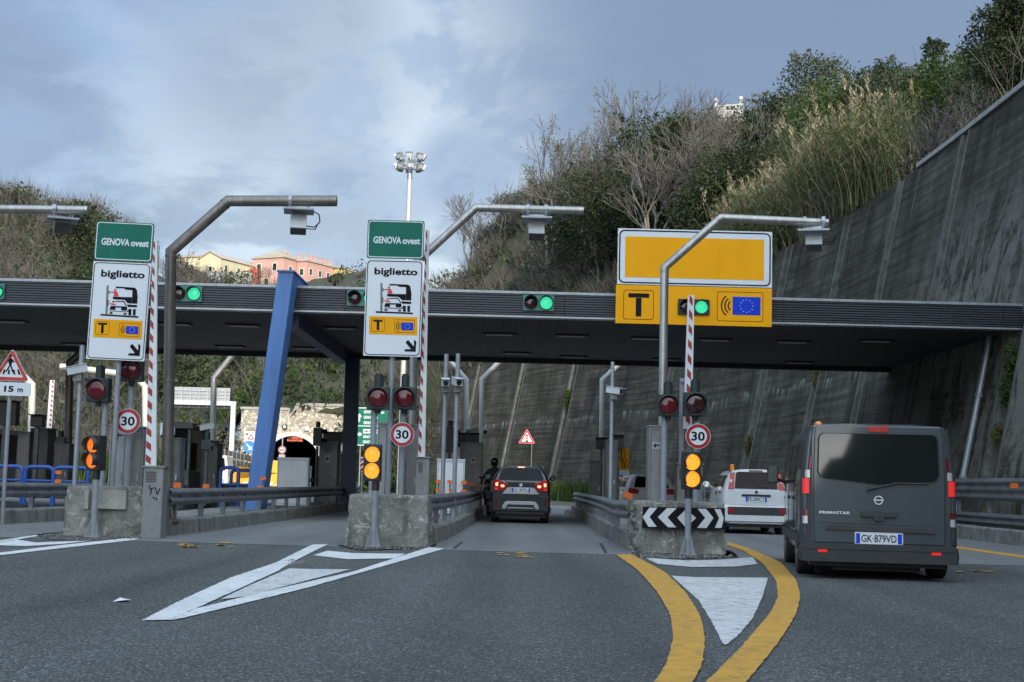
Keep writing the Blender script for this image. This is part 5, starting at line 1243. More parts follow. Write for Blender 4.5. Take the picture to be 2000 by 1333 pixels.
def build_ignis():
    p = at(1016.5, 990, 40)
    r, T0, T1, h = small_car('small_car', 'dark grey compact crossover with brake lights lit between two toll islands', (p.x, 40, 0), 0, 'dark', 1.67, 1.60, 3.7, 1.18, .42, 2.3, 2.95, .32, rails=2)
    rear_part(r, 'rear_window', 'glass', [[(-.645, 1.20), (.645, 1.20), (.56, 1.46), (.49, 1.545), (-.49, 1.545), (-.56, 1.46)]], T1, -.014, .02)
    rear_part(r, 'brake_light', 'hot', [rrect(0, 1.565, .20, .028, .006)], T1, -.03, .03)
    mb = MB(); mb.loft([[(-.50, -.02, 1.575), (-.5, .25, 1.60), (-.5, .25, 1.57)], [(.50, -.02, 1.575), (.5, .25, 1.60), (.5, .25, 1.57)]], sm=False, M=shear(.42, 1.18)); mb.build('roof_spoiler', CARM['dark'], r, world=False)
    for s in (-1, 1):
        l = rear_part(r, 'tail_lamp', 'red_lamp', [[(s*x, z) for x, z in ((.38, 1.10), (.50, 1.14), (.62, 1.21), (.74, 1.21), (.755, 1.0), (.74, .90), (.52, .90), (.40, .98))]], T0, -.018, .12, .012)
        rear_part(l, 'lit_segment', 'hot', [rrect(s*.675, 1.075, .07, .10, .02), rrect(s*.515, 1.03, .10, .07, .02)], T0, -.028, .01)
        rear_part(l, 'lit_segment', 'red_glow', [rrect(s*.685, .95, .09, .06, .015), rrect(s*.63, 1.14, .07, .03, .01)], T0, -.026, .008)
    d = rear_part(r, 'tailgate', 'dark', [[(-.50, .80), (.50, .80), (.40, .96), (.37, 1.10), (.45, 1.15), (-.45, 1.15), (-.37, 1.10), (-.40, .96)]], T0, -.008, .02, .01)
    rear_part(d, 'plate_recess', 'silver', [[(-.52, .815), (.52, .815), (.38, .985), (.30, 1.0), (-.30, 1.0), (-.38, .985)]], T0, -.014, .01)
    number_plate(d, 'GC 007DL', .925, .53, .135, T0, -.030)
    mb = MB(); mb.plate([(-.055, 1.075), (0, 1.115), (.055, 1.095), (.02, 1.075), (.055, 1.055), (0, 1.025), (-.055, 1.045), (-.02, 1.065)], -.022, .012); mb.build('badge', CARM['chrome'], d, world=False)
    bp = [(-.80, .33), (.80, .33), (.83, .55), (.82, .78), (-.82, .78), (-.83, .55)]
    mb = MB(); mb.loft([[(x*.94, -.07, .56+(z-.56)*.92) for x, z in bp], [(x, -.02, z) for x, z in bp], [(x*1.01, .30, z) for x, z in bp]], sm=False); b = mb.build('rear_bumper', CARM['dark'], r, world=False, bev=.02)
    rear_part(b, 'skid_plate', 'silver', [[(-.52, .40), (-.50, .50), (-.42, .60), (-.34, .615), (.34, .615), (.42, .60), (.50, .50), (.52, .40), (.42, .40), (.36, .52), (-.36, .52), (-.42, .40)], [(-.38, .415), (.38, .415), (.36, .44), (-.36, .44)]], T0, -.085, .02, .006)
    for s in (-1, 1): rear_part(b, 'reflector', 'dark_red', [[(s*.64, .50), (s*.70, .50), (s*.735, .69), (s*.66, .69)]], T0, -.085, .02)
    mb = MB(); mb.tube([(0, .55, 1.60), (0, .45, 1.80)], [.008, .003], 6); mb.build('aerial', M['black'], r, world=False)
    for s in (-1, 1):
        mb = MB(); mb.bx(s*h*.97, s*h*1.03, .25, 3.4, .30, .46); mb.build('side_cladding', CARM['plastic'], r, world=False)
build_ignis()
def build_estate():
    p = at(1272, 960, 50)
    r, T0, T1, h = small_car('estate_car', 'white car half hidden behind the tall grey cabinet of the chevron block', (p.x, 50, 0), 6, 'white', 1.80, 1.55, 4.4, 1.05, .5, 2.6, 3.3, .32)
    rear_part(r, 'rear_window', 'glass', [[(-.62, 1.08), (.62, 1.08), (.52, 1.40), (.46, 1.46), (-.46, 1.46), (-.52, 1.40)]], T1, -.014, .02)
    for s in (-1, 1): rear_part(r, 'tail_lamp', 'red_lamp', [[(s*x, z) for x, z in ((.42, .98), (.60, 1.04), (.80, 1.05), (.83, .86), (.46, .86))]], T0, -.016, .12, .01)
    mb = MB(); mb.bx(-.86, .86, -.05, .2, .32, .60); mb.build('rear_bumper', CARM['white'], r, world=False, bev=.03)
build_estate()
def build_red():
    p = at(1556, 960, 46)
    r, T0, T1, h = small_car('hatchback', 'red car almost hidden between the small white hatchback and the van', (p.x, 46, 0), 0, 'red', 1.70, 1.46, 4.0, 1.0, .5, 2.4, 3.1, .30)
    rear_part(r, 'rear_window', 'glass', [[(-.58, 1.03), (.58, 1.03), (.48, 1.33), (-.48, 1.33)]], T1, -.014, .02)
    for s in (-1, 1): rear_part(r, 'tail_lamp', 'red_lamp', [[(s*x, z) for x, z in ((.48, .98), (.76, 1.0), (.79, .82), (.52, .82))]], T0, -.016, .12, .01)
    mb = MB(); mb.bx(-.82, .82, -.04, .2, .30, .58); mb.build('rear_bumper', CARM['red'], r, world=False, bev=.03)
build_red()
# -- motorcyclist at the ticket machine ahead of the dark car
def build_rider():
    p = at(968, 950, 46.2); loc = Vector((p.x+.05, 46.2, 0))
    b = thing('motorcycle', 'red touring motorcycle stopped at the ticket machine ahead of the dark car', 'motorcycle', loc, None, R(10))
    for y in (.0, 1.5):
        mb = MB(); n = 24; prof = [(.24, -.05), (.30, -.06), (.325, 0), (.30, .06), (.24, .05)]
        mb.loft([[(a, y+q*math.cos(2*math.pi*k/n), .325+q*math.sin(2*math.pi*k/n)) for q, a in prof] for k in range(n+1)], cap0=False, cap1=False); w = mb.build('wheel', M['rubber'], b, world=False)
        mb = MB(); mb.cyl((-.02, y, .325), (.02, y, .325), .25, n=20); mb.build('rim', CARM['rim'], w, world=False)
    mb = MB(); mb.loft([[(x*w_, y, z*h_+c) for x, z in ((-.5, -.5), (.5, -.5), (.6, 0), (.4, .5), (-.4, .5), (-.6, 0))] for y, w_, h_, c in ((-.1, .2, .12, .92), (.3, .3, .28, .82), (.8, .36, .5, .80), (1.15, .44, .55, .85), (1.5, .30, .30, 1.0), (1.65, .1, .1, 1.02))]); mb.build('fairing', CARM['red'], b, world=False, bev=.02)
    mb = MB(); mb.bx(-.14, .14, .5, 1.0, .3, .62); mb.tube([(-.16, .1, .42), (-.16, .9, .36)], .06, 10); mb.build('engine', CARM['rim'], b, world=False)
    mb = MB(); mb.loft([[(x, y, z) for x in (-.16, .16) for z in ((.90, .97) if x < 0 else (.97, .90))] for y in (-.05, .75)], sm=False); mb.build('seat', M['black'], b, world=False, bev=.02)
    mb = MB(); mb.add([(-.2, 1.45, 1.08), (.2, 1.45, 1.08), (.17, 1.18, 1.42), (-.17, 1.18, 1.42)], [(0, 1, 2, 3)]); mb.build('windshield', M['glass'], b, world=False)
    for s in (-1, 1):
        mb = MB(); mb.tube([(s*.12, 1.2, 1.06), (s*.36, 1.12, 1.08)], .018, 8); mb.build('handlebar', M['black'], b, world=False)
        mb = MB(); mb.tube([(s*.22, 1.25, 1.12), (s*.34, 1.22, 1.24)], .008, 6); mb.ball((s*.36, 1.22, 1.27), (.07, .03, .045), 10, 7); mb.build('wing_mirror', M['black'], b, world=False)
        mb = MB(); mb.tube([(s*.06, 1.5, .33), (s*.06, 1.3, .95)], .025, 8); mb.build('fork', CARM['silver'], b, world=False)
        mb = MB(); mb.box((s*.30, .05, .72), (.2, .45, .34)); mb.build('pannier', M['black'], b, world=False, bev=.03)
    rear_part(b, 'tail_lamp', 'red_lamp', [rrect(0, .9, .16, .06, .02)], Matrix.Identity(4), -.14, .03)
    # rider: one skinned body
    q = thing('person', 'motorcyclist in black with a black helmet sitting on the red motorcycle', 'person', loc, None, R(10))
    me = bpy.data.meshes.new('body'); V, E, RR = [], [], []
    def j(p_, r_, par=None):
        V.append(p_); RR.append(r_)
        if par is not None: E.append((par, len(V)-1))
        return len(V)-1
    pel = j((0, .42, 1.04), .15); sp = j((0, .47, 1.25), .145, pel); ch = j((0, .55, 1.45), .165, sp); nk = j((0, .60, 1.60), .065, ch); j((0, .62, 1.68), .07, nk)
    for s in (-1, 1):
        hp = j((s*.13, .48, 1.0), .10, pel); kn = j((s*.27, .92, .86), .075, hp); an = j((s*.25, .70, .46), .05, kn); j((s*.25, .88, .40), .042, an)
        sh = j((s*.20, .56, 1.50), .075, ch); el = j((s*.33, .80, 1.28), .052, sh); wr = j((s*.35, 1.06, 1.12), .034, el); hd = j((s*.35, 1.12, 1.09), .034, wr)
        for k in range(4):
            f1 = j((s*(.30+.028*k), 1.17, 1.095), .012, hd); j((s*(.30+.028*k), 1.165, 1.055+.004*k), .010, f1)
        th = j((s*.30, 1.11, 1.07), .013, hd); j((s*.29, 1.15, 1.06), .011, th)
    me.from_pydata(V, E, []); o = bpy.data.objects.new('body', me); COL.objects.link(o); o.parent = q
    me.materials.append(mat('black_riding_suit', (.022, .022, .026), .7, 0, .3, 8, bump=.2))
    sk = o.modifiers.new('skin', 'SKIN'); me.skin_vertices[0].data[0].use_root = True
    for i, r_ in enumerate(RR): me.skin_vertices[0].data[i].radius = (r_, r_)
    sb = o.modifiers.new('sub', 'SUBSURF'); sb.levels = sb.render_levels = 2
    mb = MB(); mb.ball((0, .66, 1.80), (.135, .16, .155), 20, 14); mb.loft([[(x, y, z) for x, y in ((-.10, .60), (.10, .60), (.10, .80), (-.10, .80))] for z in (1.66, 1.76)]); h = mb.build('helmet', mat('black_helmet', (.012, .012, .014), .12, 0, .1, 4, coat=.8), q, world=False)
    mb = MB(); mb.add([(-.115, .76, 1.76), (.115, .76, 1.76), (.07, .835, 1.77), (-.07, .835, 1.77), (-.11, .74, 1.87), (.11, .74, 1.87), (.065, .805, 1.86), (-.065, .805, 1.86)], [(0, 3, 7, 4), (3, 2, 6, 7), (2, 1, 5, 6)], 0, True); mb.build('visor', M['glass'], h, world=False)
build_rider()
# ------------------------------------------------------------------ tunnel portal beyond the plaza
def build_tunnel():
    Y = 150.0
    def q(x, y): p = at(x, y, Y); return (p.x, p.z)
    root = thing('tunnel_portal', 'sunlit rough stone tunnel portal with a white rimmed arch behind the toll lanes', 'tunnel', (q(586, 900)[0], Y, 0))
    cx = q(573, 850)[0]; cz = 2.6; zc = q(573, 852)[1]; Rr = zc-cz
    L, S_, Rg = q(472, 800), q(578, 800), q(716, 800); zl = q(520, 801)[1]; zr = q(640, 794)[1]
    a = circ(cx, cz, Rr, 24, 180, 0-.001+0) if False else [(cx-Rr*math.cos(t), cz+Rr*math.sin(t)) for t in np.linspace(0, math.pi, 25)]
    poly = [(L[0], 0), (cx-Rr, 0)]+a+[(cx+Rr, 0), (Rg[0], 0), (Rg[0], zr), (S_[0], zr), (S_[0], zl), (L[0], zl)]
    m, n, l, b = nodes('rubble_stone_masonry')
    v = n.new('ShaderNodeTexVoronoi'); v.feature = 'F1'; l.new(coord(n, l, (2.4, 2.4, 3.2)), v.inputs['Vector']); v.inputs['Scale'].default_value = 1
    e = n.new('ShaderNodeTexVoronoi'); e.feature = 'DISTANCE_TO_EDGE'; l.new(coord(n, l, (2.4, 2.4, 3.2)), e.inputs['Vector']); e.inputs['Scale'].default_value = 1
    sp = n.new('ShaderNodeSeparateColor'); l.new(v.outputs['Color'], sp.inputs[0])
    col = ramp(n, l, sp.outputs[0], [(0, (.30, .26, .20)), (.5, (.48, .43, .35)), (1, (.70, .66, .57))])
    col = mixc(n, l, ramp(n, l, e.outputs['Distance'], [(.02, 1.0), (.09, 0.0)]), col, (.26, .22, .17))
    l.new(col, b.inputs['Base Color']); b.inputs['Roughness'].default_value = .9; bumpn(n, l, b, e.outputs['Distance'], .8, .12)
    mb = MB()
    n1 = 25                                             # front wall in columns round the arch
    mb.plate([(L[0], 0), (cx-Rr, 0), (cx-Rr, zl), (L[0], zl)], Y, 1.0)
    for (x0, z0), (x1, z1) in zip(a, a[1:]):
        zt0 = zl if x1 <= S_[0]+.2 else zr
        mb.plate([(x0, z0), (x1, z1), (x1, zt0), (x0, zt0)], Y, 1.0)
    mb.plate([(cx+Rr, 0), (Rg[0], 0), (Rg[0], zr), (cx+Rr, zr)], Y, 1.0)
    mb.build('stone_wall', m, root)
    mb = MB(); mb.bx(L[0]-.1, S_[0], Y-.12, Y+1.1, zl+.01, zl+.28); mb.bx(S_[0]+.01, Rg[0], Y-.12, Y+1.1, zr+.01, zr+.28); mb.build('coping', M['coping'], root)
    mb = MB(); ro = [(cx-(Rr+.42)*math.cos(t), cz+(Rr+.42)*math.sin(t)) for t in np.linspace(0, math.pi, 25)]
    for i in range(24): mb.plate([a[i], a[i+1], ro[i+1], ro[i]], Y-.15, .148)
    mb.build('arch_rim', mat('white_arch_rim', (.72, .70, .66), .7, 0, .08, 1, dirt=((.45, .43, .4), .4, 1.2)), root)
    mb = MB(); full = [(cx-Rr*1.01, 0)]+[(cx+(x-cx)*1.01, cz+(z-cz)*1.01) for x, z in a]+[(cx+Rr*1.01, 0)]
    mb.loft([[(x, Y+.5, z) for x, z in full], [(x, Y+80, z) for x, z in full]], cap0=False, sm=False); mb.build('tunnel_lining', mat('dark_tunnel_lining', (.05, .05, .05), .9, 0, .3, .5), root)  # one dark grey for the whole lining
    mb = MB(); c = q(557, 834); mb.plate(rrect(*c, .46, .46, .05), Y-.5, .3); ls = mb.build('lane_light', M['signal'], root)
    mb = MB(); x, z = c; mb.plate([(x, z-.17), (x+.17, z+.0), (x+.06, z+.0), (x+.06, z+.17), (x-.06, z+.17), (x-.06, z+.0), (x-.17, z+.0)], Y-.505, .004); mb.build('lit_arrow', emis('lit_green_arrow', (.35, 1.0, .75), 1.2), ls)
    mb = MB(); c = q(600, 837); mb.bx(c[0]-.22, c[0]+.22, Y-.35, Y-.01, c[1]-.25, c[1]+.2); mb.build('white_lamp_box', M['white_box'], root)
    mb = MB()
    for x in (548.5, 565): p0, p1 = q(x, 801), q(x, 848); mb.bx(p0[0]-.03, p0[0]+.03, Y-.06, Y-.005, p1[1], p0[1])
    mb.build('cable_duct', M['cream_pole'], root)
    # message panel just inside the mouth
    Ym = 153.0
    p0, p1 = at(560, 863, Ym), at(592, 853, Ym); r2 = thing('message_panel', 'red lit message panel hanging inside the tunnel mouth', 'message board', (p0.x, Ym, p0.z))
    mb = MB(); mb.bx(p0.x-.1, p1.x+.1, Ym, Ym+.3, p0.z-.06, p1.z+.08); mb.build('casing', M['black'], r2)
    mb = MB(); xm, zm, w = (p0.x+p1.x)/2, (p0.z+p1.z)/2, p1.x-p0.x; txt(mb, 'ATTENZIONE', xm, zm+.14, w*.95, .2, Ym-.004, 0, .03); txt(mb, 'RALLENTARE', xm, zm-.14, w*.95, .2, Ym-.004, 0, .03); mb.build('lit_lettering', emis('lit_red_letters', (1.0, .22, .12), 1.4), r2)
build_tunnel()
r60 = speed_sign('small 60 speed limit roundel hanging before the dark tunnel mouth', 551, 879, 7.5, 138, '60', name='speed_limit_sign')
mb = MB(); c = at(551, 879, 138); mb.bx(c.x-.04, c.x+.04, 138.05, 138.12, 0, c.z+1.1); mb.build('post', M['galv'], r60); mb = MB(); mb.bx(c.x-.3, c.x+.3, 138, 138.04, c.z-.75, c.z-.45); mb.build('supplementary_panel', M['alu'], r60)
# ------------------------------------------------------------------ houses on the hill
HM = {}
def wallm(n, c): 
    if n not in HM: HM[n] = mat(n, c, .85, 0, .08, .35, dirt=((c[0]*.75, c[1]*.75, c[2]*.72), .35, .3))
    return HM[n]
def house(label, corner, Y, yaw, wf_, wd, pyb, pye, wall, roofc, kind, rise, wins, name='house', chim=()):
    """corner: pixel x of the nearest vertical edge; front face runs left from it, side face runs right and back"""
    p = at(corner, pye, Y); zb = at(corner, pyb, Y).z; ze = p.z; h = ze-zb
    root = thing(name, label, 'house', (p.x, Y, zb), None, R(yaw)); B = 1.5
    mb = MB()
    if kind == 'gable':
        mb.loft([[(-wf_, y, -B), (0, y, -B), (0, y, h), (-wf_/2, y, h+rise), (-wf_, y, h)] for y in (0, wd)], sm=False)
    else: mb.bx(-wf_, 0, 0, wd, -B, h)
    w = mb.build('wall', wall, root, world=False)
    mb = MB(); o = .35; t = .16
    if kind == 'gable':
        for s in (0, 1):
            x0, x1 = (-wf_/2, o) if s else (-wf_-o, -wf_/2); za, zb_ = (h+rise, h-rise*o/(wf_/2)) if s else (h-rise*o/(wf_/2), h+rise)
            mb.loft([[(x0, y, za+.02), (x1, y, zb_+.02), (x1, y, zb_+t), (x0, y, za+t)] for y in (-o, wd+o)], sm=False)
    elif kind == 'hip':
        e = [(-wf_-o, -o), (o, -o), (o, wd+o), (-wf_-o, wd+o)]; r0, r1 = (-wf_/2, min(wd, wf_)*.45), (-wf_/2, wd-min(wd, wf_)*.45)
        mb.add([(x, y, h+.01) for x, y in e]+[(*r0, h+rise), (*r1, h+rise)], [(0, 1, 4), (1, 2, 5, 4), (2, 3, 5), (3, 0, 4, 5), (3, 2, 1, 0)])
        mb.bx(-wf_-o, o, -o, wd+o, h-.14, h-.0, 0)
    else:
        mb.bx(-wf_-.15, .15, -.15, wd+.15, h+.001, h+.22); mb.bx(-wf_-.3, .3, -.3, wd+.3, h-.25, h-.05)
    rf = mb.build('roof', roofc, root, world=False)
    for cx, cy, ch in chim:
        mb = MB(); mb.bx(cx-.25, cx+.25, cy-.25, cy+.25, h-.2, h+ch); mb.bx(cx-.32, cx+.32, cy-.32, cy+.32, h+ch+.001, h+ch+.12); mb.build('chimney', wall, rf, world=False)
    for face, u, z, ww, wh, sh in wins:
        T = Matrix.Translation((-u, 0, z)) if face == 'f' else Matrix.Translation((0, u, z)) @ Matrix.Rotation(math.pi/2, 4, 'Z')
        mb = MB(); mb.frame(rrect(0, 0, ww+.34, wh+.34, .01, 1), rrect(0, 0, ww, wh, .01, 1), -.05, .048, M=T); f = mb.build('window', wallm('pale_window_surround', (.62, .60, .55)), root, world=False)
        mb = MB(); mb.plate(rrect(0, 0, ww, wh, .01, 1), -.03, .028, M=T)
        if sh: mb.frame(rrect(0, 0, ww, wh, .01, 1), rrect(0, 0, .06, wh*.94, .01, 1), -.045, .012, M=T)
        mb.build('shutter' if sh else 'pane', wallm('green_shutter', (.02, .055, .04)) if sh else M['glass'], f, world=False)
cream = wallm('cream_render', (.64, .57, .38)); pink = wallm('pink_render', (.56, .32, .265)); yel = wallm('yellow_render', (.66, .50, .22)); tile = mat('grey_slate_tiles', (.36, .31, .24), .8, 0, .2, .8, (1, 1, 6)); pinkroof = mat('pale_flat_roof', (.42, .36, .31), .8, 0, .15, .6)
house('cream house with a gabled roof left of the pink villa on the hilltop', 432, 292, -24, 5.4, 16, 549, 504, cream, pinkroof, 'gable', 1.35, [('f', 2.6, 2.3, .75, 1.5, 0)]+[('s', u, 2.9, .8, 1.15, 1) for u in (1.8, 6.4, 10.4, 13.0)])
house('small cream annexe at the far left of the hilltop houses, flat topped', 392, 296, -24, 6.0, 5, 545, 500, cream, pinkroof, 'flat', .3, [('f', 2.2, 2.6, .6, .9, 0)])
house('pink villa with a hipped slate roof in the middle of the hilltop houses', 554, 300, -26, 8.0, 9.6, 570, 502, pink, tile, 'hip', 2.3, [('f', 6.3, 5.4, 1.05, 1.5, 1), ('f', 2.2, 5.4, .9, 1.5, 0), ('s', 2.6, 5.0, .95, 1.35, 1), ('s', 5.6, 4.8, .95, 1.35, 1), ('f', 4.2, 2.2, 1.0, 1.5, 0), ('f', 6.6, 2.2, 1.0, 1.5, 1)], 'villa', chim=((-.8, 2.0, 1.0), (-7, 1.2, .5)))
house('pink house with a row of small chimneys right of the hipped villa', 599, 303, -28, 2.6, 9.8, 580, 508, pink, pinkroof, 'flat', .3, [('f', 1.2, 5.4, .95, 1.35, 1)]+[('s', u, z, .85, 1.3, 1) for u in (1.6, 5.0, 8.0) for z in (5.6, 2.9, .3)], chim=[(-.4, .6+1.75*i, 1.15) for i in range(6)]+[(-2.2, .5, 1.2)])
house('pale yellow house right of the pink houses, square topped', 662, 312, -26, 3.4, 7, 585, 522, yel, pinkroof, 'flat', .3, [('f', 1.4, 3.0, .85, 1.3, 1), ('s', 2.5, 4.2, .8, 1.2, 1), ('f', 2.5, 5.3, .7, 1.0, 1)])
house('low yellow house at the right end of the hilltop row', 684, 322, -26, 2.6, 5, 585, 531, yel, tile, 'hip', .8, [('f', 1.3, 3.4, .8, 1.1, 1)])
def hill_box(name, label, cat, px0, px1, py0, py1, Y, dep, m, **k):
    a, b = at(px0, (py0+py1)/2, Y).x, at(px1, (py0+py1)/2, Y).x; zt, zb = at((px0+px1)/2, py0, Y).z, at((px0+px1)/2, py1, Y).z
    mb = MB(); mb.bx(a, b, Y, Y+dep, zb-1.2, zt); return tag(mb.build(name, m, bev=.04), label, cat)
hill_box('shed', 'rusty red shed below the left corner of the pink villa', 'shed', 487, 503, 524, 546, 285, 4, mat('rusty_red_sheeting', (.42, .09, .05), .8, 0, .2, .6, (3, 1, 1)))
hill_box('garden_wall', 'pale garden wall with climbing plants below the cream house', 'wall', 366, 492, 531, 552, 283, .8, wallm('whitewashed_wall', (.30, .29, .24)))
hill_box('tank', 'pale blue grey water tank standing against the garden wall', 'tank', 411, 433, 534, 549, 280, 2.5, mat('pale_blue_sheet', (.42, .49, .58), .6, 0, .1, 1))
def villa_parapet():
    Y = 146; a, b = at(1397, 212, Y), at(1447, 205, Y); root = thing('villa_terrace', 'white villa parapet with urn finials showing above the trees', 'villa', ((a.x+b.x)/2, Y, a.z-3))
    wm = wallm('white_stucco', (.46, .45, .43)); s = Y/F; T = Matrix.Translation((a.x, Y, 0)) @ Matrix.Rotation(R(-20), 4, 'Z'); L = (b.x-a.x)/math.cos(R(20)); zt = b.z-.15
    mb = MB(); mb.bx(0, L, 0, 4, zt-7.5, zt-1.45, M=T); mb.build('wall', wallm('pinkish_stucco', (.50, .36, .30)), root)
    mb = MB(); mb.bx(-.1, L+.1, -.12, 4, zt-1.38, zt-1.12, M=T); mb.build('cornice', wm, root)
    mb = MB(); mb.bx(0, L, .02, .3, zt-1.1, zt-.2, M=T); mb.bx(-.06, L+.06, -.06, .38, zt-.19, zt, M=T); mb.build('parapet', wm, root)
    for x in (0, L*.93):
        mb = MB(); mb.cyl((x, .16, zt), (x, .16, zt+.35), .22, .10, n=10, M=T); mb.ball((x, .16, zt+.58), (.26, .26, .28), 12, 8, M=T); mb.build('urn', wm, root)
villa_parapet()
# ------------------------------------------------------------------ floodlight mast
def mast():
    Y = 92; b = at(782, 900, Y); zt = at(797, 328, Y).z
    root = thing('floodlight_mast', 'tall pale mast topped by a double ring of floodlights rising behind the middle biglietto sign', 'floodlight mast', (b.x, Y, 0))
    mb = MB(); mb.cyl((b.x, Y, 0), (b.x, Y, zt), .19, .15, n=16); mb.build('pole', mat('pale_mast_steel', (.55, .55, .52), .45, .3, .08, 1), root)
    mb = MB(); mb.cyl((b.x, Y, zt-.75), (b.x, Y, zt-.2), .17, n=14); mb.build('collar', M['galv'], root)
    mb = MB()
    for z, r in ((zt+.05, .75), (zt+.62, .78)): mb.tube([(b.x+r*math.cos(t), Y+r*math.sin(t), z) for t in np.linspace(0, 2*math.pi, 21)], .035, 6)
    for k in range(6): t = k*math.pi/3; mb.tube([(b.x, Y, zt-.05), (b.x+.76*math.cos(t), Y+.76*math.sin(t), zt+.05), (b.x+.78*math.cos(t), Y+.78*math.sin(t), zt+.62)], .025, 5)
    mb.cyl((b.x, Y, zt-.1), (b.x, Y, zt+.7), .1, n=10); mb.build('headframe', M['galv'], root)
    for row, z in ((0, zt+.06), (1, zt+.72)):
        for k in range(8):
            t = -math.pi/2+k*math.pi/4+(.0 if row else .12); T = Matrix.Translation((b.x+.86*math.cos(t), Y+.86*math.sin(t), z)) @ Matrix.Rotation(t+math.pi/2, 4, 'Z') @ Matrix.Rotation(R(28), 4, 'X')
            mb = MB(); mb.loft([[(x, y, z_) for x, z_ in ((-.23*q, -.18*q), (.23*q, -.18*q), (.23*q, .18*q), (-.23*q, .18*q))] for y, q in ((-.14, 1), (.06, .9), (.16, .45))], sm=False, M=T); f = mb.build('floodlight', M['galv'], root)
            mb = MB(); mb.plate(rrect(0, -.03, .40, .26, .05), -.146, .005, M=T); mb.build('lamp_glass', M['white_box'], f)
mast()
# ------------------------------------------------------------------ equipment in the middle distance
def camera_post(label, px, pyb, pyt, Y, pyc, yaw=0, r=.05, side=0, z0=.27, grp='camera posts on the islands', tilt=8):
    b = at(px, pyb, Y); x = b.x; zt = zof(x, Y, pyt); zc = zof(x, Y, pyc)
    root = thing('camera_post', label, 'camera post', (x, Y, z0), grp)
    mb = MB(); mb.cyl((x, Y, z0), (x, Y, zt), r, n=12); mb.box((x, Y, z0+.01), (.22, .22, .02)); mb.build('post', M['galv'], root)
    mb = MB(); mb.box((x+side*.12, Y-.06, zc-.14), (.14+abs(side)*.1, .14, .16)); mb.cyl((x, Y, zc-.26), (x, Y, zc-.18), r*1.5, n=12); mb.build('bracket', M['cabinet'], root)
    T = Matrix.Translation((x+side*.15, Y-.12, zc)) @ Matrix.Rotation(R(yaw), 4, 'Z') @ Matrix.Rotation(R(tilt), 4, 'X')
    mb = MB(); mb.box((0, 0, 0), (.16, .40, .15), M=T); mb.box((0, -.05, .088), (.19, .50, .014), M=T); c = mb.build('camera', M['white_box'], root, bev=.008)
    mb = MB(); mb.plate(circ(0, -.005, .058, 16), -.206, .005, M=T); mb.build('camera_lens', M['black'], c)
camera_post('galvanised camera post, left one of the pair behind the middle concrete block', 864, 965, 692, 31.5, 748, 5)
camera_post('galvanised camera post, right one of the pair behind the middle concrete block', 887, 965, 691, 31.0, 747, 15)
camera_post('camera post on the island behind the chevron block, next to black boxes', 1192, 965, 707, 36, 764, 55, side=.3)
camera_post('tall camera post rising behind the left concrete block by the blue railings', 146, 945, 675, 28.5, 724, -68, side=-.3, tilt=14)
cabinet('white panel cabinet with orange reflectors, behind the middle block', 853, 907, 899, 972, 38, .25, 'white_panel', handle=False)
cabinet('grey ticket machine cabinet left of the dark car', 897, 942, 866, 968, 48.2, .9, 'cabinet', plate=(920, 930, 893, 905), name='ticket_machine', cat='ticket machine')
cabinet('white panel cabinet beside the blue portal leg', 541, 602, 896, 958, 43, .3, 'white_panel', handle=False)
cabinet('grey ticket machine cabinet with a round lock, left of the dark navy column', 622, 659, 864, 962, 50, .9, 'cabinet', plate=(635, 645, 889, 905), name='ticket_machine', cat='ticket machine')
cabinet('dark cabinet at the foot of the dark navy column', 662, 690, 888, 962, 53.5, .7, 'cabinet_dark')
cabinet('dark grey cabinet on the island behind the chevron block, left of its camera post', 1153, 1175, 902, 970, 45.5, .7, 'cabinet_dark')
cabinet('nearly black machine on the island behind the chevron block, right of its camera post', 1183, 1206, 862, 972, 40, .7, 'cabinet_dark', name='ticket_machine', cat='ticket machine')
cabinet('small dark cabinet on the island behind the brown gantry pole', 337, 352, 858, 950, 34, .5, 'cabinet_dark')
def dark_signal(label, px, py0, py1, Y, n=2, flip=0, z0=.27):
    b = at(px, py1, Y); z1 = at(px, py0, Y).z; zb = b.z; root = thing('signal_head', label, 'traffic light', (b.x, Y, z0), 'dark signal heads turned away from the road')
    mb = MB(); mb.cyl((b.x, Y, z0), (b.x, Y, zb), .05, n=10); mb.build('pole', M['cabinet_dark'], root)
    mb = MB(); h = z1-zb; mb.box((b.x, Y, (z1+zb)/2-.1), (.30, .22, h-.22)); mb.cyl((b.x, Y, z1-.2), (b.x, Y, z1), .08, n=12); hs = mb.build('housing', M['signal'], root, bev=.02)
    for k in range(n):
        z = zb+(h-.25)*(k+.5)/n; T = Matrix.Translation((b.x, Y, z)) @ Matrix.Rotation(R(100+flip), 4, 'Z'); mb = MB(); mb.visor((0, -.1, 0), .15, .22, R(0), R(180), M=T); mb.build('visor', M['black'], hs)
dark_signal('dark signal head with two hoods left of the pair of camera posts', 878, 822, 885, 47)
dark_signal('dark signal head beside the grey ticket machine and the navy column', 620, 824, 872, 49)
dark_signal('dark signal head behind the brown gantry pole near the white van', 404, 845, 880, 40, 1)
dark_signal('dark signal head right of the leftmost boom', 118, 842, 880, 45, 1, 60)
def display_box(label, x0, x1, y0, y1, Y, post=True, z0=.27):
    a, b = at(x0, y1, Y), at(x1, y0, Y); root = thing('display_box', label, 'display', ((a.x+b.x)/2, Y, z0), 'black display boxes seen from behind')
    mb = MB(); mb.bx(a.x, b.x, Y, Y+.35, a.z, b.z); mb.bx(a.x-.03, b.x+.03, Y-.2, Y+.38, b.z+.001, b.z+.03); mb.build('casing', M['black'], root, bev=.015)
    mb = MB(); xm = (a.x+b.x)/2; mb.bx(xm-.06, xm+.06, Y+.1, Y+.22, z0, a.z-.001); mb.build('post', M['cabinet_dark'], root)
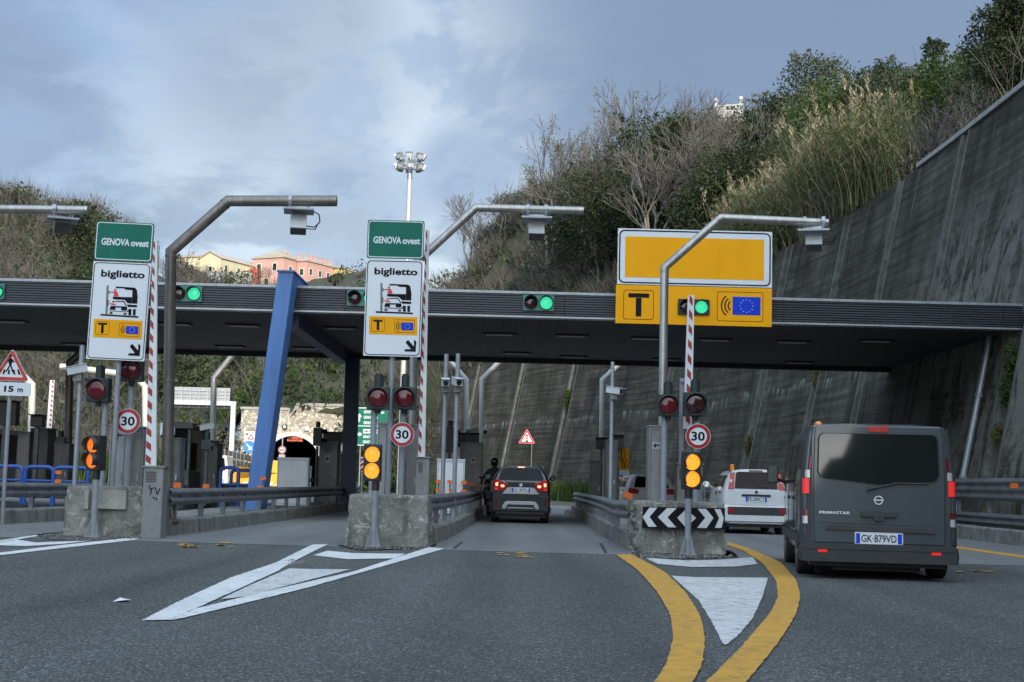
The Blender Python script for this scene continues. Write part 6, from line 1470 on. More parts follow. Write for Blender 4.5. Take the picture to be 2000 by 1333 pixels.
display_box('black display box above the grey ticket machine left of the dark car', 893, 936, 848, 866, 49.3)
display_box('black display box beside the navy column', 630, 670, 846, 864, 51.2)
display_box('black display box on the left of the post behind the chevron block', 1164, 1186, 857, 877, 46.6)
display_box('black hooded display box on the right of the post behind the chevron block', 1196, 1218, 852, 877, 41)
display_box('large black display box at the left edge behind the pedestrian sign', -18, 33, 785, 830, 44)
display_box('black display box above dark cabinets left of the leftmost boom', 58, 83, 812, 834, 44)
def small_cam(label, px, py, Y, yaw):
    c = at(px, py, Y); root = thing('security_camera', label, 'camera', c, 'white cameras on the toll equipment'); T = Matrix.Translation(c) @ Matrix.Rotation(R(yaw), 4, 'Z') @ Matrix.Rotation(R(14), 4, 'X')
    mb = MB(); mb.box((0, 0, 0), (.15, .42, .15), M=T); mb.box((0, -.04, .085), (.18, .48, .014), M=T); mb.build('casing', M['white_box'], root, bev=.02)
    mb = MB(); mb.plate(circ(0, 0, .055, 14), -.216, .005, M=T); mb.build('camera_lens', M['black'], root)
    mb = MB(); mb.cyl(c+Vector((0, .05, -.07)), c+Vector((0, .05, -.24)), .025, n=8); mb.build('mount', M['cabinet'], root)
small_cam('white camera on top of the ticket machine left of the dark car', 923, 842, 49.4, -60); small_cam('white camera at the pole right of the ticket machine, left of the dark car', 946, 842, 50, 10)
small_cam('white camera pointing left behind the brown gantry pole', 404, 834, 41, -70); small_cam('white camera seen end on, right of the dark machine behind the brown gantry pole', 442, 836, 44, 10)
# rear gantries
gantry('grey rear gantry pole bending left, behind the pair of camera posts', [(912, 960), (911, 742), (872, 697)], 53.4, .095, M['pale_pole'])
gantry('grey rear gantry pole bending right, left of the dark car', [(939, 960), (941, 741), (985, 697)], 53.6, .095, M['pale_pole'])
gantry('grey rear gantry pole on the island behind the chevron block', [(1174, 965), (1176, 742), (1222, 700)], 53.4, .095, M['pale_pole'])
gantry('rear gantry pole left of the blue portal leg, its bent arm catching the sun', [(414, 950), (418, 738), (468, 678)], 60, .13, M['stainless'])
gantry('dark rear gantry pole behind the tall camera post by the blue railings', [(132, 950), (137, 708), (178, 672)], 47, .13, M['stainless_dark'])
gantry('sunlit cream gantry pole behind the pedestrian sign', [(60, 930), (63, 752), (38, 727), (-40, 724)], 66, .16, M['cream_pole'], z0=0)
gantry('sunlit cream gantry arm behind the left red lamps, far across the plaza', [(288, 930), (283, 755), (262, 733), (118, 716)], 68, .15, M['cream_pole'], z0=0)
boom('white boom with small red marks raised above the blue railings', (92, 892), (102, 743), 66, .26, .20, (-.02, .40), (86, 99, 893, 950, 66), 16, .0)
# toll machinery and booths on the left
def booth(label, x0, x1, y0, Y, dep, name='toll_booth', m='cabinet_dark'):
    a, b = at(x0, 940, Y).x, at(x1, 940, Y).x; zt = at((x0+x1)/2, y0, Y).z; root = thing(name, label, 'booth', ((a+b)/2, Y, .27))
    mb = MB(); mb.bx(a, b, Y, Y+dep, .27, 1.25); mb.build('base', M[m], root, bev=.02)
    for x in (a, b-.08):
        for y in (Y, Y+dep-.08): mb = MB(); mb.bx(x, x+.08, y, y+.08, 1.251, zt-.2); mb.build('corner_post', M[m], root)
    mb = MB(); mb.bx(a+.02, b-.02, Y+.03, Y+dep-.03, 1.252, zt-.201); mb.build('window', M['glass'], root)
    mb = MB(); mb.loft([[(a-.1, y, zt-.199), (b+.1, y, zt-.199), (b+.06, y, zt-.03), ((a+b)/2, y, zt), (a-.06, y, zt-.03)] for y in (Y-.12, Y+dep+.12)], sm=False); mb.build('roof', M[m], root)
booth('dark toll booth silhouette right of the brown gantry pole', 322, 368, 824, 43, 2.2)
booth('dark toll booth at the left edge behind the pedestrian sign post', -40, 12, 838, 50, 2.0)
cabinet('tall dark cabinet above the blue railings, left of the leftmost boom', 32, 56, 845, 945, 45, .8, 'cabinet', handle=False)
cabinet('tall dark cabinet above the blue railings, against the leftmost boom', 56, 92, 838, 945, 45.3, .8, 'cabinet_dark')
cabinet('dark machine between the leftmost boom and the tall camera post', 104, 134, 868, 945, 44.5, .8, 'cabinet_dark')
cabinet('dark machine near the blue railing right of the toll booth silhouette', 392, 424, 868, 950, 44, .8, 'cabinet_dark', name='ticket_machine', cat='ticket machine')
def arrow_box():
    c = at(326, 838, 36); root = thing('white_lamp_box', 'white angled lamp box fixed behind the brown gantry pole', 'lamp', c)
    mb = MB(); mb.loft([[(c.x-.17, y, c.z-.15), (c.x+.15, y, c.z-.15), (c.x+.15, y, c.z+.02), (c.x+.05, y, c.z+.15), (c.x-.17, y, c.z+.15)] for y in (36, 36.25)], sm=False); mb.build('casing', M['white_box'], root, bev=.01)
    mb = MB(); mb.bx(c.x-.15, c.x+.1, 36.05, 36.2, c.z-.22, c.z-.151); mb.build('bracket', M['black'], root)
arrow_box()
def railing(label, pts, Y, z0=.27, h=.95):
    P = [at(x, 930, Y).x for x in pts]; root = thing('blue_railing', label, 'railing', (P[0], Y, z0), 'blue tubular railings beside the toll booths')
    a, b = P[0], P[-1]; z1 = z0+h; mb = MB(); rr = .12
    mb.tube([(a, Y, z0), (a, Y, z1-rr), (a+rr*.3, Y, z1-rr*.3), (a+rr, Y, z1), (b-rr, Y, z1), (b-rr*.3, Y, z1-rr*.3), (b, Y, z1-rr), (b, Y, z0)], .05, 10); mb.build('hoop', M['blue_rail'], root)
    mb = MB()
    for z in (z0+h*.30, z0+h*.64): mb.tube([(a, Y, z), (b, Y, z)], .032, 8)
    mb.build('cross_rail', M['blue_rail'], root)
railing('blue tubular railing at the left edge of the picture', (-50, 44), 36.2); railing('blue tubular railing below the leftmost boom', (50, 104), 36.0); railing('blue tubular railing with orange reflectors left of the twin amber lamps', (106, 172), 35.6)
railing('blue tubular railing left of the blue portal leg, nearer one', (431, 466), 40.5, .05, 1.3); railing('blue tubular railing left of the blue portal leg, farther one', (452, 505), 44, .05, 1.25)
def reflectors(label, px, py, Y, n=2, dy=16, w=.17, h=.09, rot=0):
    c = at(px, py, Y); root = thing('orange_reflector', label, 'reflector', c, 'orange reflectors on the toll islands'); s = Y/F
    mb = MB(); mb.bx(c.x-.02, c.x+.02, Y+.01, Y+.03, c.z-dy*s*(n-1)-.06, c.z+.05); mb.build('strap', M['cabinet_dark'], root)
    for k in range(n):
        T = Matrix.Translation((c.x+.05*rot*k, Y, c.z-dy*s*k)) @ Matrix.Rotation(rot*.25*(1-2*k), 4, 'Y'); mb = MB(); mb.plate(rrect(0, 0, w, h, .012), 0, .012, M=T); mb.build('reflector_plate', M['orange'], root)
for lab, px, py, Y, rot in (('first orange reflector pair from the left before the white panel behind the middle block', 857, 941, 37.9, 0), ('second orange reflector pair from the left before the white panel behind the middle block', 879, 942, 37.8, 1), ('third orange reflector pair from the left before the white panel behind the middle block', 906, 943, 37.9, 0), ('rightmost orange reflector pair before the grey ticket machine left of the dark car', 921, 946, 47.9, 1),
        ('orange reflector pair on the blue railing left of the twin amber lamps', 114, 923, 35.4, 0), ('orange reflector pair at the foot of the blue portal leg', 514, 935, 36.6, -1), ('orange reflector pair at the foot of the navy column', 662, 937, 53.2, 0)):
    reflectors(lab, px, py, Y, 2, 17, (.15 if Y < 40 else .2), .085+(Y > 40)*.03, rot)
for lab, px, py, Y, rot in (('single orange reflector on the rail end left of the chevron block', 1227, 968, 27, 1.5), ('single orange reflector on the double guard rail at the right edge', 1981, 949, 31.4, 0), ('single orange reflector on the rail by the toll booth silhouette', 346, 948, 31, 0), ('single orange reflector beside the dark machine near the blue railing', 402, 950, 38, 0), ('single orange reflector at the foot of the grey ticket machine by the navy column', 620, 955, 49.6, 0)):
    reflectors(lab, px, py, Y, 1, 17, .17, .11, rot)
# fire extinguisher like unit next to the white panel
mb = MB(); c = at(606, 950, 46); root = thing('post', 'short white post with a green cap beside the white panel cabinet by the portal leg', 'post', (c.x, 46, .27))
mb.cyl((c.x, 46, .27), (c.x, 46, 1.5), .035, n=8); mb.build('white_tube', M['white_box'], root); mb = MB(); mb.ball((c.x+.05, 46, 1.05), (.10, .08, .08)); mb.build('green_valve', M['signal'], root)
# ------------------------------------------------------------------ signs in the middle distance
def tri(cx, cz, w, r=.12): h = w*.866; P = [(cx-w/2, cz-h/3), (cx+w/2, cz-h/3), (cx, cz+2*h/3)]; out = []; 
def tri_poly(cx, cz, w, r):
    h = w*.866; V = [Vector((cx-w/2, cz-h/3)), Vector((cx+w/2, cz-h/3)), Vector((cx, cz+2*h/3))]; out = []
    for i in range(3):
        p, a, b = V[i], V[i-1], V[(i+1) % 3]; d0, d1 = (a-p).normalized(), (b-p).normalized()
        for t in np.linspace(0, 1, 6): q = (p+d0*r*1.7)*(1-t)**2+p*2*t*(1-t)+(p+d1*r*1.7)*t*t; out.append((q.x, q.y))
    return out
def pedestrian_sign():
    Y = 29.5; s = Y/F; c = at(22, 723, Y); w = 74*s; z = at(22, 721, Y).z; base = at(12, 930, Y)
    root = thing('pedestrian_sign', 'red triangle pedestrian crossing sign with a 15 m panel at the left edge', 'sign', (base.x, Y, .27)); T = Matrix.Translation((c.x, Y, c.z)) @ Matrix.Rotation(.012, 4, 'Y')
    mb = MB(); mb.cyl((c.x-.02, Y+.06, .0), (c.x-.02, Y+.06, c.z+.1), .042, n=12); mb.build('pole', M['post'], root)
    mb = MB(); mb.plate(tri_poly(0, 0, w, .05), 0, .015, M=T); t = mb.build('triangle_panel', M['sign_white'], root)
    mb = MB(); mb.frame(tri_poly(0, 0, w*.965, .045), tri_poly(0, 0, w*.66, .015), -.003, .0025, M=T); mb.build('red_border', mat('faded_red_film', (.50, .045, .03), .4, 0, .08, 3), t)
    mb = MB(); k = w/240.; q = lambda x, y: ((x-113)*k, (290-y)*k)
    mb.plate(circ(*q(103, 203), 8*k, 12), -.003, .0025, M=T)
    for pl in ([(97, 214), (112, 214), (118, 238), (110, 262), (98, 262), (92, 240)], [(99, 258), (108, 262), (96, 285), (82, 305), (74, 302), (88, 280)], [(104, 258), (112, 258), (122, 282), (128, 304), (119, 305), (113, 285)],
               [(96, 216), (100, 224), (88, 240), (80, 248), (77, 243), (88, 230)], [(110, 216), (132, 236), (128, 244), (108, 226)],
               [(44, 285), (52, 285), (36, 316), (22, 316)], [(66, 288), (76, 288), (72, 318), (58, 318)], [(94, 288), (104, 288), (106, 318), (92, 318)], [(124, 288), (134, 288), (142, 318), (128, 318)], [(150, 285), (160, 285), (176, 318), (160, 318)]): mb.plate([q(*v) for v in pl], -.003, .0025, M=T)
    mb.build('walker_symbol', M['sign_black'], t)
    zc = -w*.289-28*s*.5-.02
    mb = MB(); mb.plate(rrect(.06, zc, 72*s*.98, 26*s, .015), 0, .015, M=T); p = mb.build('distance_panel', M['sign_white'], root)
    mb = MB(); txt(mb, '15', -.02, zc, .20, .125, -.003, 0, .04, M=T); txt(mb, 'm', .215, zc-.022, .115, .08, -.003, 0, .03, M=T); mb.build('lettering', M['sign_black'], p)
pedestrian_sign()
def traffic_light_sign():
    Y = 78; s = Y/F; c = at(1029, 857, Y); w = 33*s; root = thing('warning_sign', 'red triangle traffic light warning sign before the curved wall, above the dark car', 'sign', (c.x+.3, Y, .2)); T = Matrix.Translation((c.x, Y, c.z-.0))
    mb = MB(); mb.cyl((c.x+.28, Y+.06, 0), (c.x+.28, Y+.06, c.z), .035, n=8); mb.build('pole', M['stainless_dark'], root)
    mb = MB(); mb.plate(tri_poly(0, 0, w, .05), 0, .015, M=T); t = mb.build('triangle_panel', M['sign_white'], root)
    mb = MB(); mb.frame(tri_poly(0, 0, w*.97, .04), tri_poly(0, 0, w*.64, .01), -.003, .0025, M=T); mb.build('red_border', mat('bright_red_film', (.55, .02, .03), .35, 0, .08, 3), t)
    for z, m, nm in ((.16, 'sign_red', 'red_dot'), (.01, 'orange', 'amber_dot'), (-.14, 'sign_green', 'green_dot')): mb = MB(); mb.plate(circ(0, z, .068, 14), -.003, .0025, M=T); mb.build(nm, M[m], t)
traffic_light_sign()
def board(name, label, x0, x1, y0, y1, Y, m, posts=(.25, .75), z0=0.0, th=.04, cat='sign', loc=None):
    xm, ym = (x0+x1)/2, (y0+y1)/2; a, b = at(x0, ym, Y).x, at(x1, ym, Y).x; zt, zb = at(xm, y0, Y).z, at(xm, y1, Y).z
    root = thing(name, label, cat, ((a+b)/2, Y, z0)); mb = MB(); mb.bx(a, b, Y, Y+th, zb, zt); p = mb.build('panel', m, root)
    mb = MB()
    for t in posts: x = a+(b-a)*t; mb.cyl((x, Y+th+.06, z0), (x, Y+th+.06, zt), .04, n=8)
    mb.build('post', M['rust'] if 'works' in label else M['galv'], root)
    return root, p, a, b, zb, zt
r, p, a, b, zb, zt = board('lane_shift_sign', 'orange works sign with lane shift arrows behind the island of the chevron block', 1204, 1229, 876, 918, 52, M['sign_yellow'], (.45,))
w, h = b-a, zt-zb; mb = MB(); Y = 52
for x0, x1 in ((.14, .48), (.36, .66)): mb.tube([(a+w*x1, Y-.01, zb+h*.08), (a+w*x1*.97, Y-.01, zb+h*.30), (a+w*x0, Y-.01, zb+h*.68), (a+w*x0, Y-.01, zb+h*.90)], .018, 5); mb.plate([(a+w*x0-.05, zb+h*.86), (a+w*x0+.05, zb+h*.86), (a+w*x0, zb+h*.97)], Y-.02, .01)
mb.build('arrow', M['sign_black'], p)
mb = MB(); mb.tube([(a+w*.86, Y-.01, zb+h*.06), (a+w*.84, Y-.01, zb+h*.34), (a+w*.60, Y-.01, zb+h*.66), (a+w*.58, Y-.01, zb+h*.97)], .018, 5); mb.build('red_line', M['sign_red'], p)
mb = MB(); mb.bx(a, b, Y, Y+.04, zb-.19, zb-.01); mb.build('distance_panel', M['sign_white'], r)
r, p, a, b, zb, zt = board('direction_sign', 'green motorway direction sign with white arrows, partly behind the red lamps of the middle block', 691, 760, 796, 872, 95, M['sign_green'], (.2, .8), cat='direction sign')
w, h = b-a, zt-zb; Y = 95; mb = MB()
mb.frame([(a+.03, zb+.03), (b-.03, zb+.03), (b-.03, zt-.03), (a+.03, zt-.03)], [(a+.08, zb+.08), (b-.08, zb+.08), (b-.08, zt-.08), (a+.08, zt-.08)], Y-.01, .008); mb.bx(a+.05, b-.05, Y-.01, Y-.002, zb+h*.505, zb+h*.525)
for t, z, ww in (('GENOVA Bolzaneto', .88, .58), ('GENOVA est', .74, .40), ('GENOVA Nervi', .60, .50), ('GENOVA', .24, .28), ('GENOVA', .11, .28)): txt(mb, t, a+w*(.27+ww/2), zb+h*z, w*ww, h*.075, Y-.012, 0, .03)
x = a+w*.15; mb.plate([(x-.16, zb+h*.74), (x, zb+h*.84), (x+.16, zb+h*.74), (x+.05, zb+h*.74), (x+.05, zb+h*.62), (x-.05, zb+h*.62), (x-.05, zb+h*.74)], Y-.012, .008); mb.plate([(x-.18, zb+h*.33), (x+.03, zb+h*.33), (x+.03, zb+h*.36), (x+.22, zb+h*.30), (x+.03, zb+h*.24), (x+.03, zb+h*.27), (x-.18, zb+h*.27)], Y-.012, .008)
mb.build('lettering', M['sign_white'], p)
mb = MB(); mb.bx(a+w*.27, a+w*.75, Y-.012, Y-.002, zb+h*.325, zb+h*.435); q = mb.build('airport_panel', M['sign_white'], p); mb = MB(); txt(mb, 'aeroporto', a+w*.51, zb+h*.38, w*.42, h*.065, Y-.016, 0, .03); mb.build('lettering', M['sign_black'], q)
r, p, a, b, zb, zt = board('chevron_sign', 'small red and white chevron sign just left of the navy column', 660, 678, 866, 884, 60, M['sign_red'], (.5,))
mb = MB(); w, h = b-a, zt-zb; mb.plate([(a+w*.15, zb+h*.5), (a+w*.5, zb+h*.98), (a+w*.85, zb+h*.98), (a+w*.5, zb+h*.5), (a+w*.85, zb+h*.02), (a+w*.5, zb+h*.02)], 59.99, .008); mb.build('chevron_mark', M['sign_white'], p)
for lab, x0, x1, y0, y1 in (('red and white striped marker panel left of the navy column', 661, 668, 888, 916), ('red and white striped marker panel right of the navy column', 704, 711, 893, 922)):
    r, p, a, b, zb, zt = board('marker_panel', lab, x0, x1, y0, y1, 62, M['sign_white'], (.5,)); r['group'] = 'striped marker panels'; mb = MB(); h = (zt-zb)/6
    for k in range(3): z = zb+h*2*k; mb.plate([(a, z), (b, z+h), (b, z+2*h), (a, z+h)], 61.99, .008)
    mb.build('red_stripe', M['sign_red'], p)
r, p, a, b, zb, zt = board('roadworks_sign', 'round blue arrow sign under a white roadworks plate, left of the blue portal leg', 477, 498, 843, 862, 88, M['sign_white'], (.4,))
mb = MB(); mb.plate(circ(a+(b-a)*.5, zb-.36, .38, 24), 87.99, .02); q = mb.build('blue_disc', mat('bright_blue_film', (.03, .22, .62), .4, 0, .05, 3), r)
mb = MB(); c = (a+(b-a)*.5, zb-.36); mb.plate([(c[0]-.2, c[1]+.16), (c[0]-.14, c[1]+.22), (c[0]+.08, c[1]-.02), (c[0]+.17, c[1]+.06), (c[0]+.19, c[1]-.2), (c[0]-.08, c[1]-.18), (c[0]+.01, c[1]-.09)], 87.98, .008); mb.build('arrow', M['sign_white'], q)
mb = MB(); mb.frame(tri_poly(a+(b-a)*.62, zb+.22, .42, .03), tri_poly(a+(b-a)*.62, zb+.22, .24, .01), 87.985, .008); mb.build('red_triangle', M['sign_red'], p); mb = MB(); mb.plate(circ(a+(b-a)*.25, zb+.42, .07, 12), 87.985, .008); mb.build('lamp_dot', M['black'], p)
def message_gantry():
    Y = 105; root = thing('sign_gantry', 'white sign gantry with a large panel seen from behind, left of the portal leg', 'gantry', at(458, 900, Y)); s = Y/F
    a, b = at(330, 777, Y), at(449, 780, Y); zt, zb = at(390, 757, Y).z, at(390, 797, Y).z
    mb = MB(); mb.bx(a.x, b.x, Y, Y+.12, zb, zt); pn = mb.build('panel_back', M['alu'], root)
    mb = MB()
    for k in range(1, 6): z = zb+(zt-zb)*k/6; mb.bx(a.x, b.x, Y-.08, Y-.002, z-.03, z+.03)
    mb.build('panel_rib', M['galv'], pn); mb = MB()
    for k in range(7): x = a.x+(b.x-a.x)*(k+.5)/7; mb.bx(x-.04, x+.04, Y-.16, Y-.082, zb+.02, zt-.02)
    mb.build('panel_stay', M['galv'], pn)
    mb = MB(); z = at(400, 788, Y).z; c = at(458, 800, Y).x; mb.bx(at(333, 788, Y).x, c+.18, Y-.55, Y-.2, z-.16, z+.16); mb.build('beam', M['white_box'], root)
    mb = MB(); mb.bx(c-.17, c+.17, Y-.54, Y-.21, 0, z-.161); mb.build('column', M['white_box'], root)
message_gantry()
# road works vehicles far across the plaza
def works_truck():
    p = at(412, 920, 82); root = thing('works_truck', 'orange and white road works truck parked far behind the dark machines', 'truck', (p.x, 82, 0)); x = p.x
    mb = MB(); mb.loft([[(x+a, y, z) for a, z in ((-.95, .5), (.95, .5), (.98, 1.5), (.85, 2.3), (-.85, 2.3), (-.98, 1.5))] for y in (82, 83.7)], sm=False); c = mb.build('cab', CARM['white'], root, bev=.06)
    mb = MB(); mb.plate([(x-.82, 1.45), (x+.82, 1.45), (x+.74, 2.15), (x-.74, 2.15)], 81.99, .008); mb.build('windscreen', M['glass'], c)
    mb = MB(); mb.bx(x-1.1, x+1.1, 83.8, 88, .75, 1.7); mb.build('tipper_bed', mat('orange_truck_paint', (.78, .36, .02), .45, 0, .1, 2), root, bev=.03)
    mb = MB(); mb.cyl((x-.5, 82.8, 2.3), (x-.5, 82.8, 2.48), .09, n=12); mb.build('beacon', M['orange'], root)
    for sx in (-.85, .85):
        mb = MB(); mb.plate(circ(x+sx*.82, .85, .11, 14), 81.98, .02); mb.build('headlight', CARM['clear'], c)
        for y in (82.9, 86.8): mb = MB(); mb.cyl((x+sx-.13, y, .45), (x+sx+.13, y, .45), .45, n=20); t = mb.build('wheel', M['rubber'], root); mb = MB(); mb.cyl((x+sx-.14, y, .45), (x+sx+.14, y, .45), .25, n=14); mb.build('rim', CARM['rim'], t)
works_truck()
def works_trailer():
    p = at(520, 925, 84); x = p.x; root = thing('works_trailer', 'orange and yellow road works trailer half hidden by the blue portal leg', 'trailer', (x, 84, 0)); ym = mat('machine_yellow', (.80, .42, .03), .45, 0, .1, 2)
    mb = MB(); mb.loft([[(x+a, y, z) for a, z in ((-1.6, .6), (1.5, .6), (1.5, 1.2), (.6, 1.35), (-.4, 1.1), (-1.6, 1.0))] for y in (84, 85.6)], sm=False); mb.build('hopper', ym, root, bev=.04)
    mb = MB(); mb.bx(x-.2, x+.9, 84.2, 85.2, 1.36, 2.1); mb.build('engine_cover', ym, root, bev=.06)
    mb = MB()
    for k in range(5): mb.plate([(x-1.5+.5*k, .62), (x-1.25+.5*k, .62), (x-1.0+.5*k, .82), (x-1.25+.5*k, .82)], 83.98, .01)
    mb.build('white_stripe', M['sign_white'], root)
    for sx in (-.9, .8): mb = MB(); mb.cyl((x+sx, 84.1, .35), (x+sx, 84.35, .35), .35, n=18); t = mb.build('wheel', M['rubber'], root); mb = MB(); mb.cyl((x+sx, 84.09, .35), (x+sx, 84.36, .35), .18, n=12); mb.build('rim', CARM['rim'], t)
works_trailer()
def white_van():
    p = at(375, 920, 74); r, T0, T1, h = small_car('white_van', 'white car facing us, glimpsed between the toll booth silhouette and the dark machines', (p.x, 76, 0), 180, 'white', 1.7, 1.6, 3.9, 1.05, .3, 2.3, 3.0, .31)
    r['category'] = 'car'; r.name = 'oncoming_car'; ROOT['oncoming_car'] = ROOT['white_van']
    for s in (-1, 1): mb = MB(); mb.box((s*.55, 3.75, .80), (.34, .3, .16)); mb.build('headlight', CARM['clear'], r, world=False, bev=.03)
    mb = MB(); mb.bx(-.45, .45, 3.80, 3.88, .45, .66); mb.build('grille', M['black'], r, world=False)
white_van()
# boundary walls and fences on the left, litter
mb = MB(); a, b = at(-60, 825, 78), at(128, 832, 84)
mb.loft([[(a.x-6, 77, 0), (a.x-6, 77.5, 0), (a.x-6, 77.5, 3.2), (a.x-6, 77, 3.2)], [(b.x, 84, 0), (b.x, 84.5, 0), (b.x, 84.5, 3.0), (b.x, 84, 3.0)]], sm=False)
tag(mb.build('boundary_wall', M['kerb']), 'low pale concrete wall running behind the machines at the far left', 'wall')
mb = MB(); a, b = at(430, 880, 96), at(545, 905, 120)
for k in range(18):
    t = k/17; x, y = a.x+(b.x-a.x)*t, 96+24*t; mb.bx(x-.05, x+.05, y, y+.1, 0, 3.0-.5*t)
for z in (.7, 1.3, 1.9, 2.5): mb.loft([[(a.x, 96, z), (a.x, 96.05, z), (a.x, 96.05, z+.45), (a.x, 96, z+.45)], [(b.x, 120, z*.8), (b.x, 120.05, z*.8), (b.x, 120.05, z*.8+.4), (b.x, 120, z*.8+.4)]], sm=False)
tag(mb.build('noise_barrier', M['cabinet']), 'grey slatted barrier along the far road left of the blue portal leg', 'fence')
p = gnd(237, 1175); mb = MB()
mb.add([(p.x-.05, p.y-.10, .004), (p.x+.06, p.y-.08, .02), (p.x+.07, p.y+.09, .006), (p.x-.04, p.y+.10, .025), (p.x, p.y, .03)], [(0, 1, 4), (1, 2, 4), (2, 3, 4), (3, 0, 4)])
tag(mb.build('paper_scrap', M['sign_white']), 'small white scrap of paper lying on the asphalt at left', 'litter')
p = gnd(1109, 1006); root = thing('plastic_canister', 'crumpled white plastic canister lying in the lane by the right kerb', 'litter', (p.x, p.y, 0))
mb = MB(); T = Matrix.Translation((p.x, p.y, .11)) @ Matrix.Rotation(.4, 4, 'Z'); mb.loft([[(x*q+.02*math.sin(7*z+x*9), y*q, z) for x, y in ((-.16, -.09), (.16, -.09), (.17, .09), (-.15, .09))] for z, q in ((-.11, .9), (-.06, 1), (.02, .85), (.08, .95), (.11, .7))], M=T); mb.build('can_body', M['white_box'], root, bev=.015)
mb = MB(); mb.cyl((.1, 0, .11), (.13, 0, .17), .03, n=10, M=T); mb.build('cap', M['white_panel'], root)
# ------------------------------------------------------------------ vegetation
LM = dict(
 dark=leaf_mat('dark_evergreen_leaves', [(0, (.010, .016, .008)), (.5, (.034, .048, .020)), (1, (.085, .105, .045))], .25),
 olive=leaf_mat('olive_green_leaves', [(0, (.028, .038, .020)), (.5, (.075, .092, .048)), (1, (.165, .185, .115))], .3),
 green=leaf_mat('fresh_green_leaves', [(0, (.018, .034, .008)), (.5, (.050, .088, .018)), (1, (.115, .165, .035))], .4),
 yellow=leaf_mat('yellowing_leaves', [(0, (.06, .062, .018)), (.5, (.13, .125, .04)), (1, (.24, .215, .08))], .4),
 dry=leaf_mat('dry_brown_scrub', [(0, (.035, .029, .022)), (.5, (.085, .070, .053)), (1, (.155, .130, .100))], .2),
 twig=leaf_mat('grey_brown_twigs', [(0, (.055, .050, .044)), (.5, (.122, .111, .098)), (1, (.215, .20, .18))], 0, .85),
 bark=mat('pale_grey_bark', (.20, .18, .155), .9, 0, .35, 3, (1, 1, .3), bump=.3),
 darkbark=mat('dark_bark', (.055, .045, .036), .9, 0, .3, 3, (1, 1, .3), bump=.3),
 reed=leaf_mat('giant_reed_stems', [(0, (.060, .085, .030)), (.4, (.14, .155, .060)), (.75, (.27, .25, .13)), (1, (.42, .37, .22))], .3),
 plume=leaf_mat('reed_plumes', [(0, (.19, .155, .095)), (.5, (.31, .26, .165)), (1, (.46, .40, .28))], .3),
 grass=leaf_mat('grass_blades', [(0, (.022, .042, .010)), (.5, (.055, .095, .022)), (1, (.13, .17, .05))], .35),
)
def np_mesh(name, V, Fq, mats, tint=None, mi=None, parent=None, smooth=False):
    me = bpy.data.meshes.new(name); V = np.asarray(V, dtype=np.float32); Fq = np.asarray(Fq, dtype=np.int32); k = Fq.shape[1]
    me.vertices.add(len(V)); me.vertices.foreach_set('co', V.ravel())
    me.loops.add(Fq.size); me.loops.foreach_set('vertex_index', Fq.ravel())
    me.polygons.add(len(Fq)); me.polygons.foreach_set('loop_start', np.arange(len(Fq), dtype=np.int32)*k)
    for m_ in (mats if isinstance(mats, list) else [mats]): me.materials.append(m_)
    if mi is not None: me.polygons.foreach_set('material_index', np.asarray(mi, dtype=np.int32))
    if smooth: me.polygons.foreach_set('use_smooth', np.ones(len(Fq), dtype=bool))
    if tint is not None:
        a = me.attributes.new('tint', 'FLOAT', 'FACE'); a.data.foreach_set('value', np.asarray(tint, dtype=np.float32))
    me.update(calc_edges=True); me.validate()
    o = bpy.data.objects.new(name, me); COL.objects.link(o)
    if parent is not None: o.parent = parent
    return o
def unit(n):
    v = rng.normal(size=(n, 3)); return v/(np.linalg.norm(v, axis=1, keepdims=True)+1e-9)
def leaf_quads(C, size, droop=0.0, asp=.55):
    n = len(C); a = unit(n); a[:, 2] -= droop; a /= np.linalg.norm(a, axis=1, keepdims=True); b = np.cross(a, unit(n)); b /= np.linalg.norm(b, axis=1, keepdims=True)+1e-9
    s = np.asarray(size).reshape(-1, 1)*np.ones((n, 1)); a = a*s; b = b*s*asp
    V = np.stack([C-a, C+b*.9-a*.1, C+a, C-b*.9-a*.1], 1).reshape(-1, 3)
    return V, np.arange(4*n).reshape(-1, 4)
def ico_pts(c, r, n, shell=.45):
    d = unit(n); q = (shell**3+(1-shell**3)*rng.random(n))**(1/3); q *= 1+.10*rng.normal(size=n)
    return np.asarray(c)+d*q[:, None]*np.asarray(r)
def segs_mesh(S, k=3):
    """S: list of (p0, p1, r0, r1) -> k-sided tubes"""
    P0 = np.array([s[0] for s in S]); P1 = np.array([s[1] for s in S]); r0 = np.array([s[2] for s in S]); r1 = np.array([s[3] for s in S])
    d = P1-P0; d /= np.linalg.norm(d, axis=1, keepdims=True)+1e-9; u = np.cross(d, np.array([.31, .17, .93])); u /= np.linalg.norm(u, axis=1, keepdims=True)+1e-9; w = np.cross(d, u)
    rings = []
    for P, r in ((P0, r0), (P1, r1)):
        for j in range(k): t = 2*math.pi*j/k; rings.append(P+(u*math.cos(t)+w*math.sin(t))*r[:, None])
    V = np.stack(rings, 1).reshape(-1, 3); base = np.arange(len(S))[:, None]*2*k
    Fq = np.concatenate([base+np.array([[j, (j+1) % k, k+(j+1) % k, k+j]]) for j in range(k)], 0)
    return V, Fq
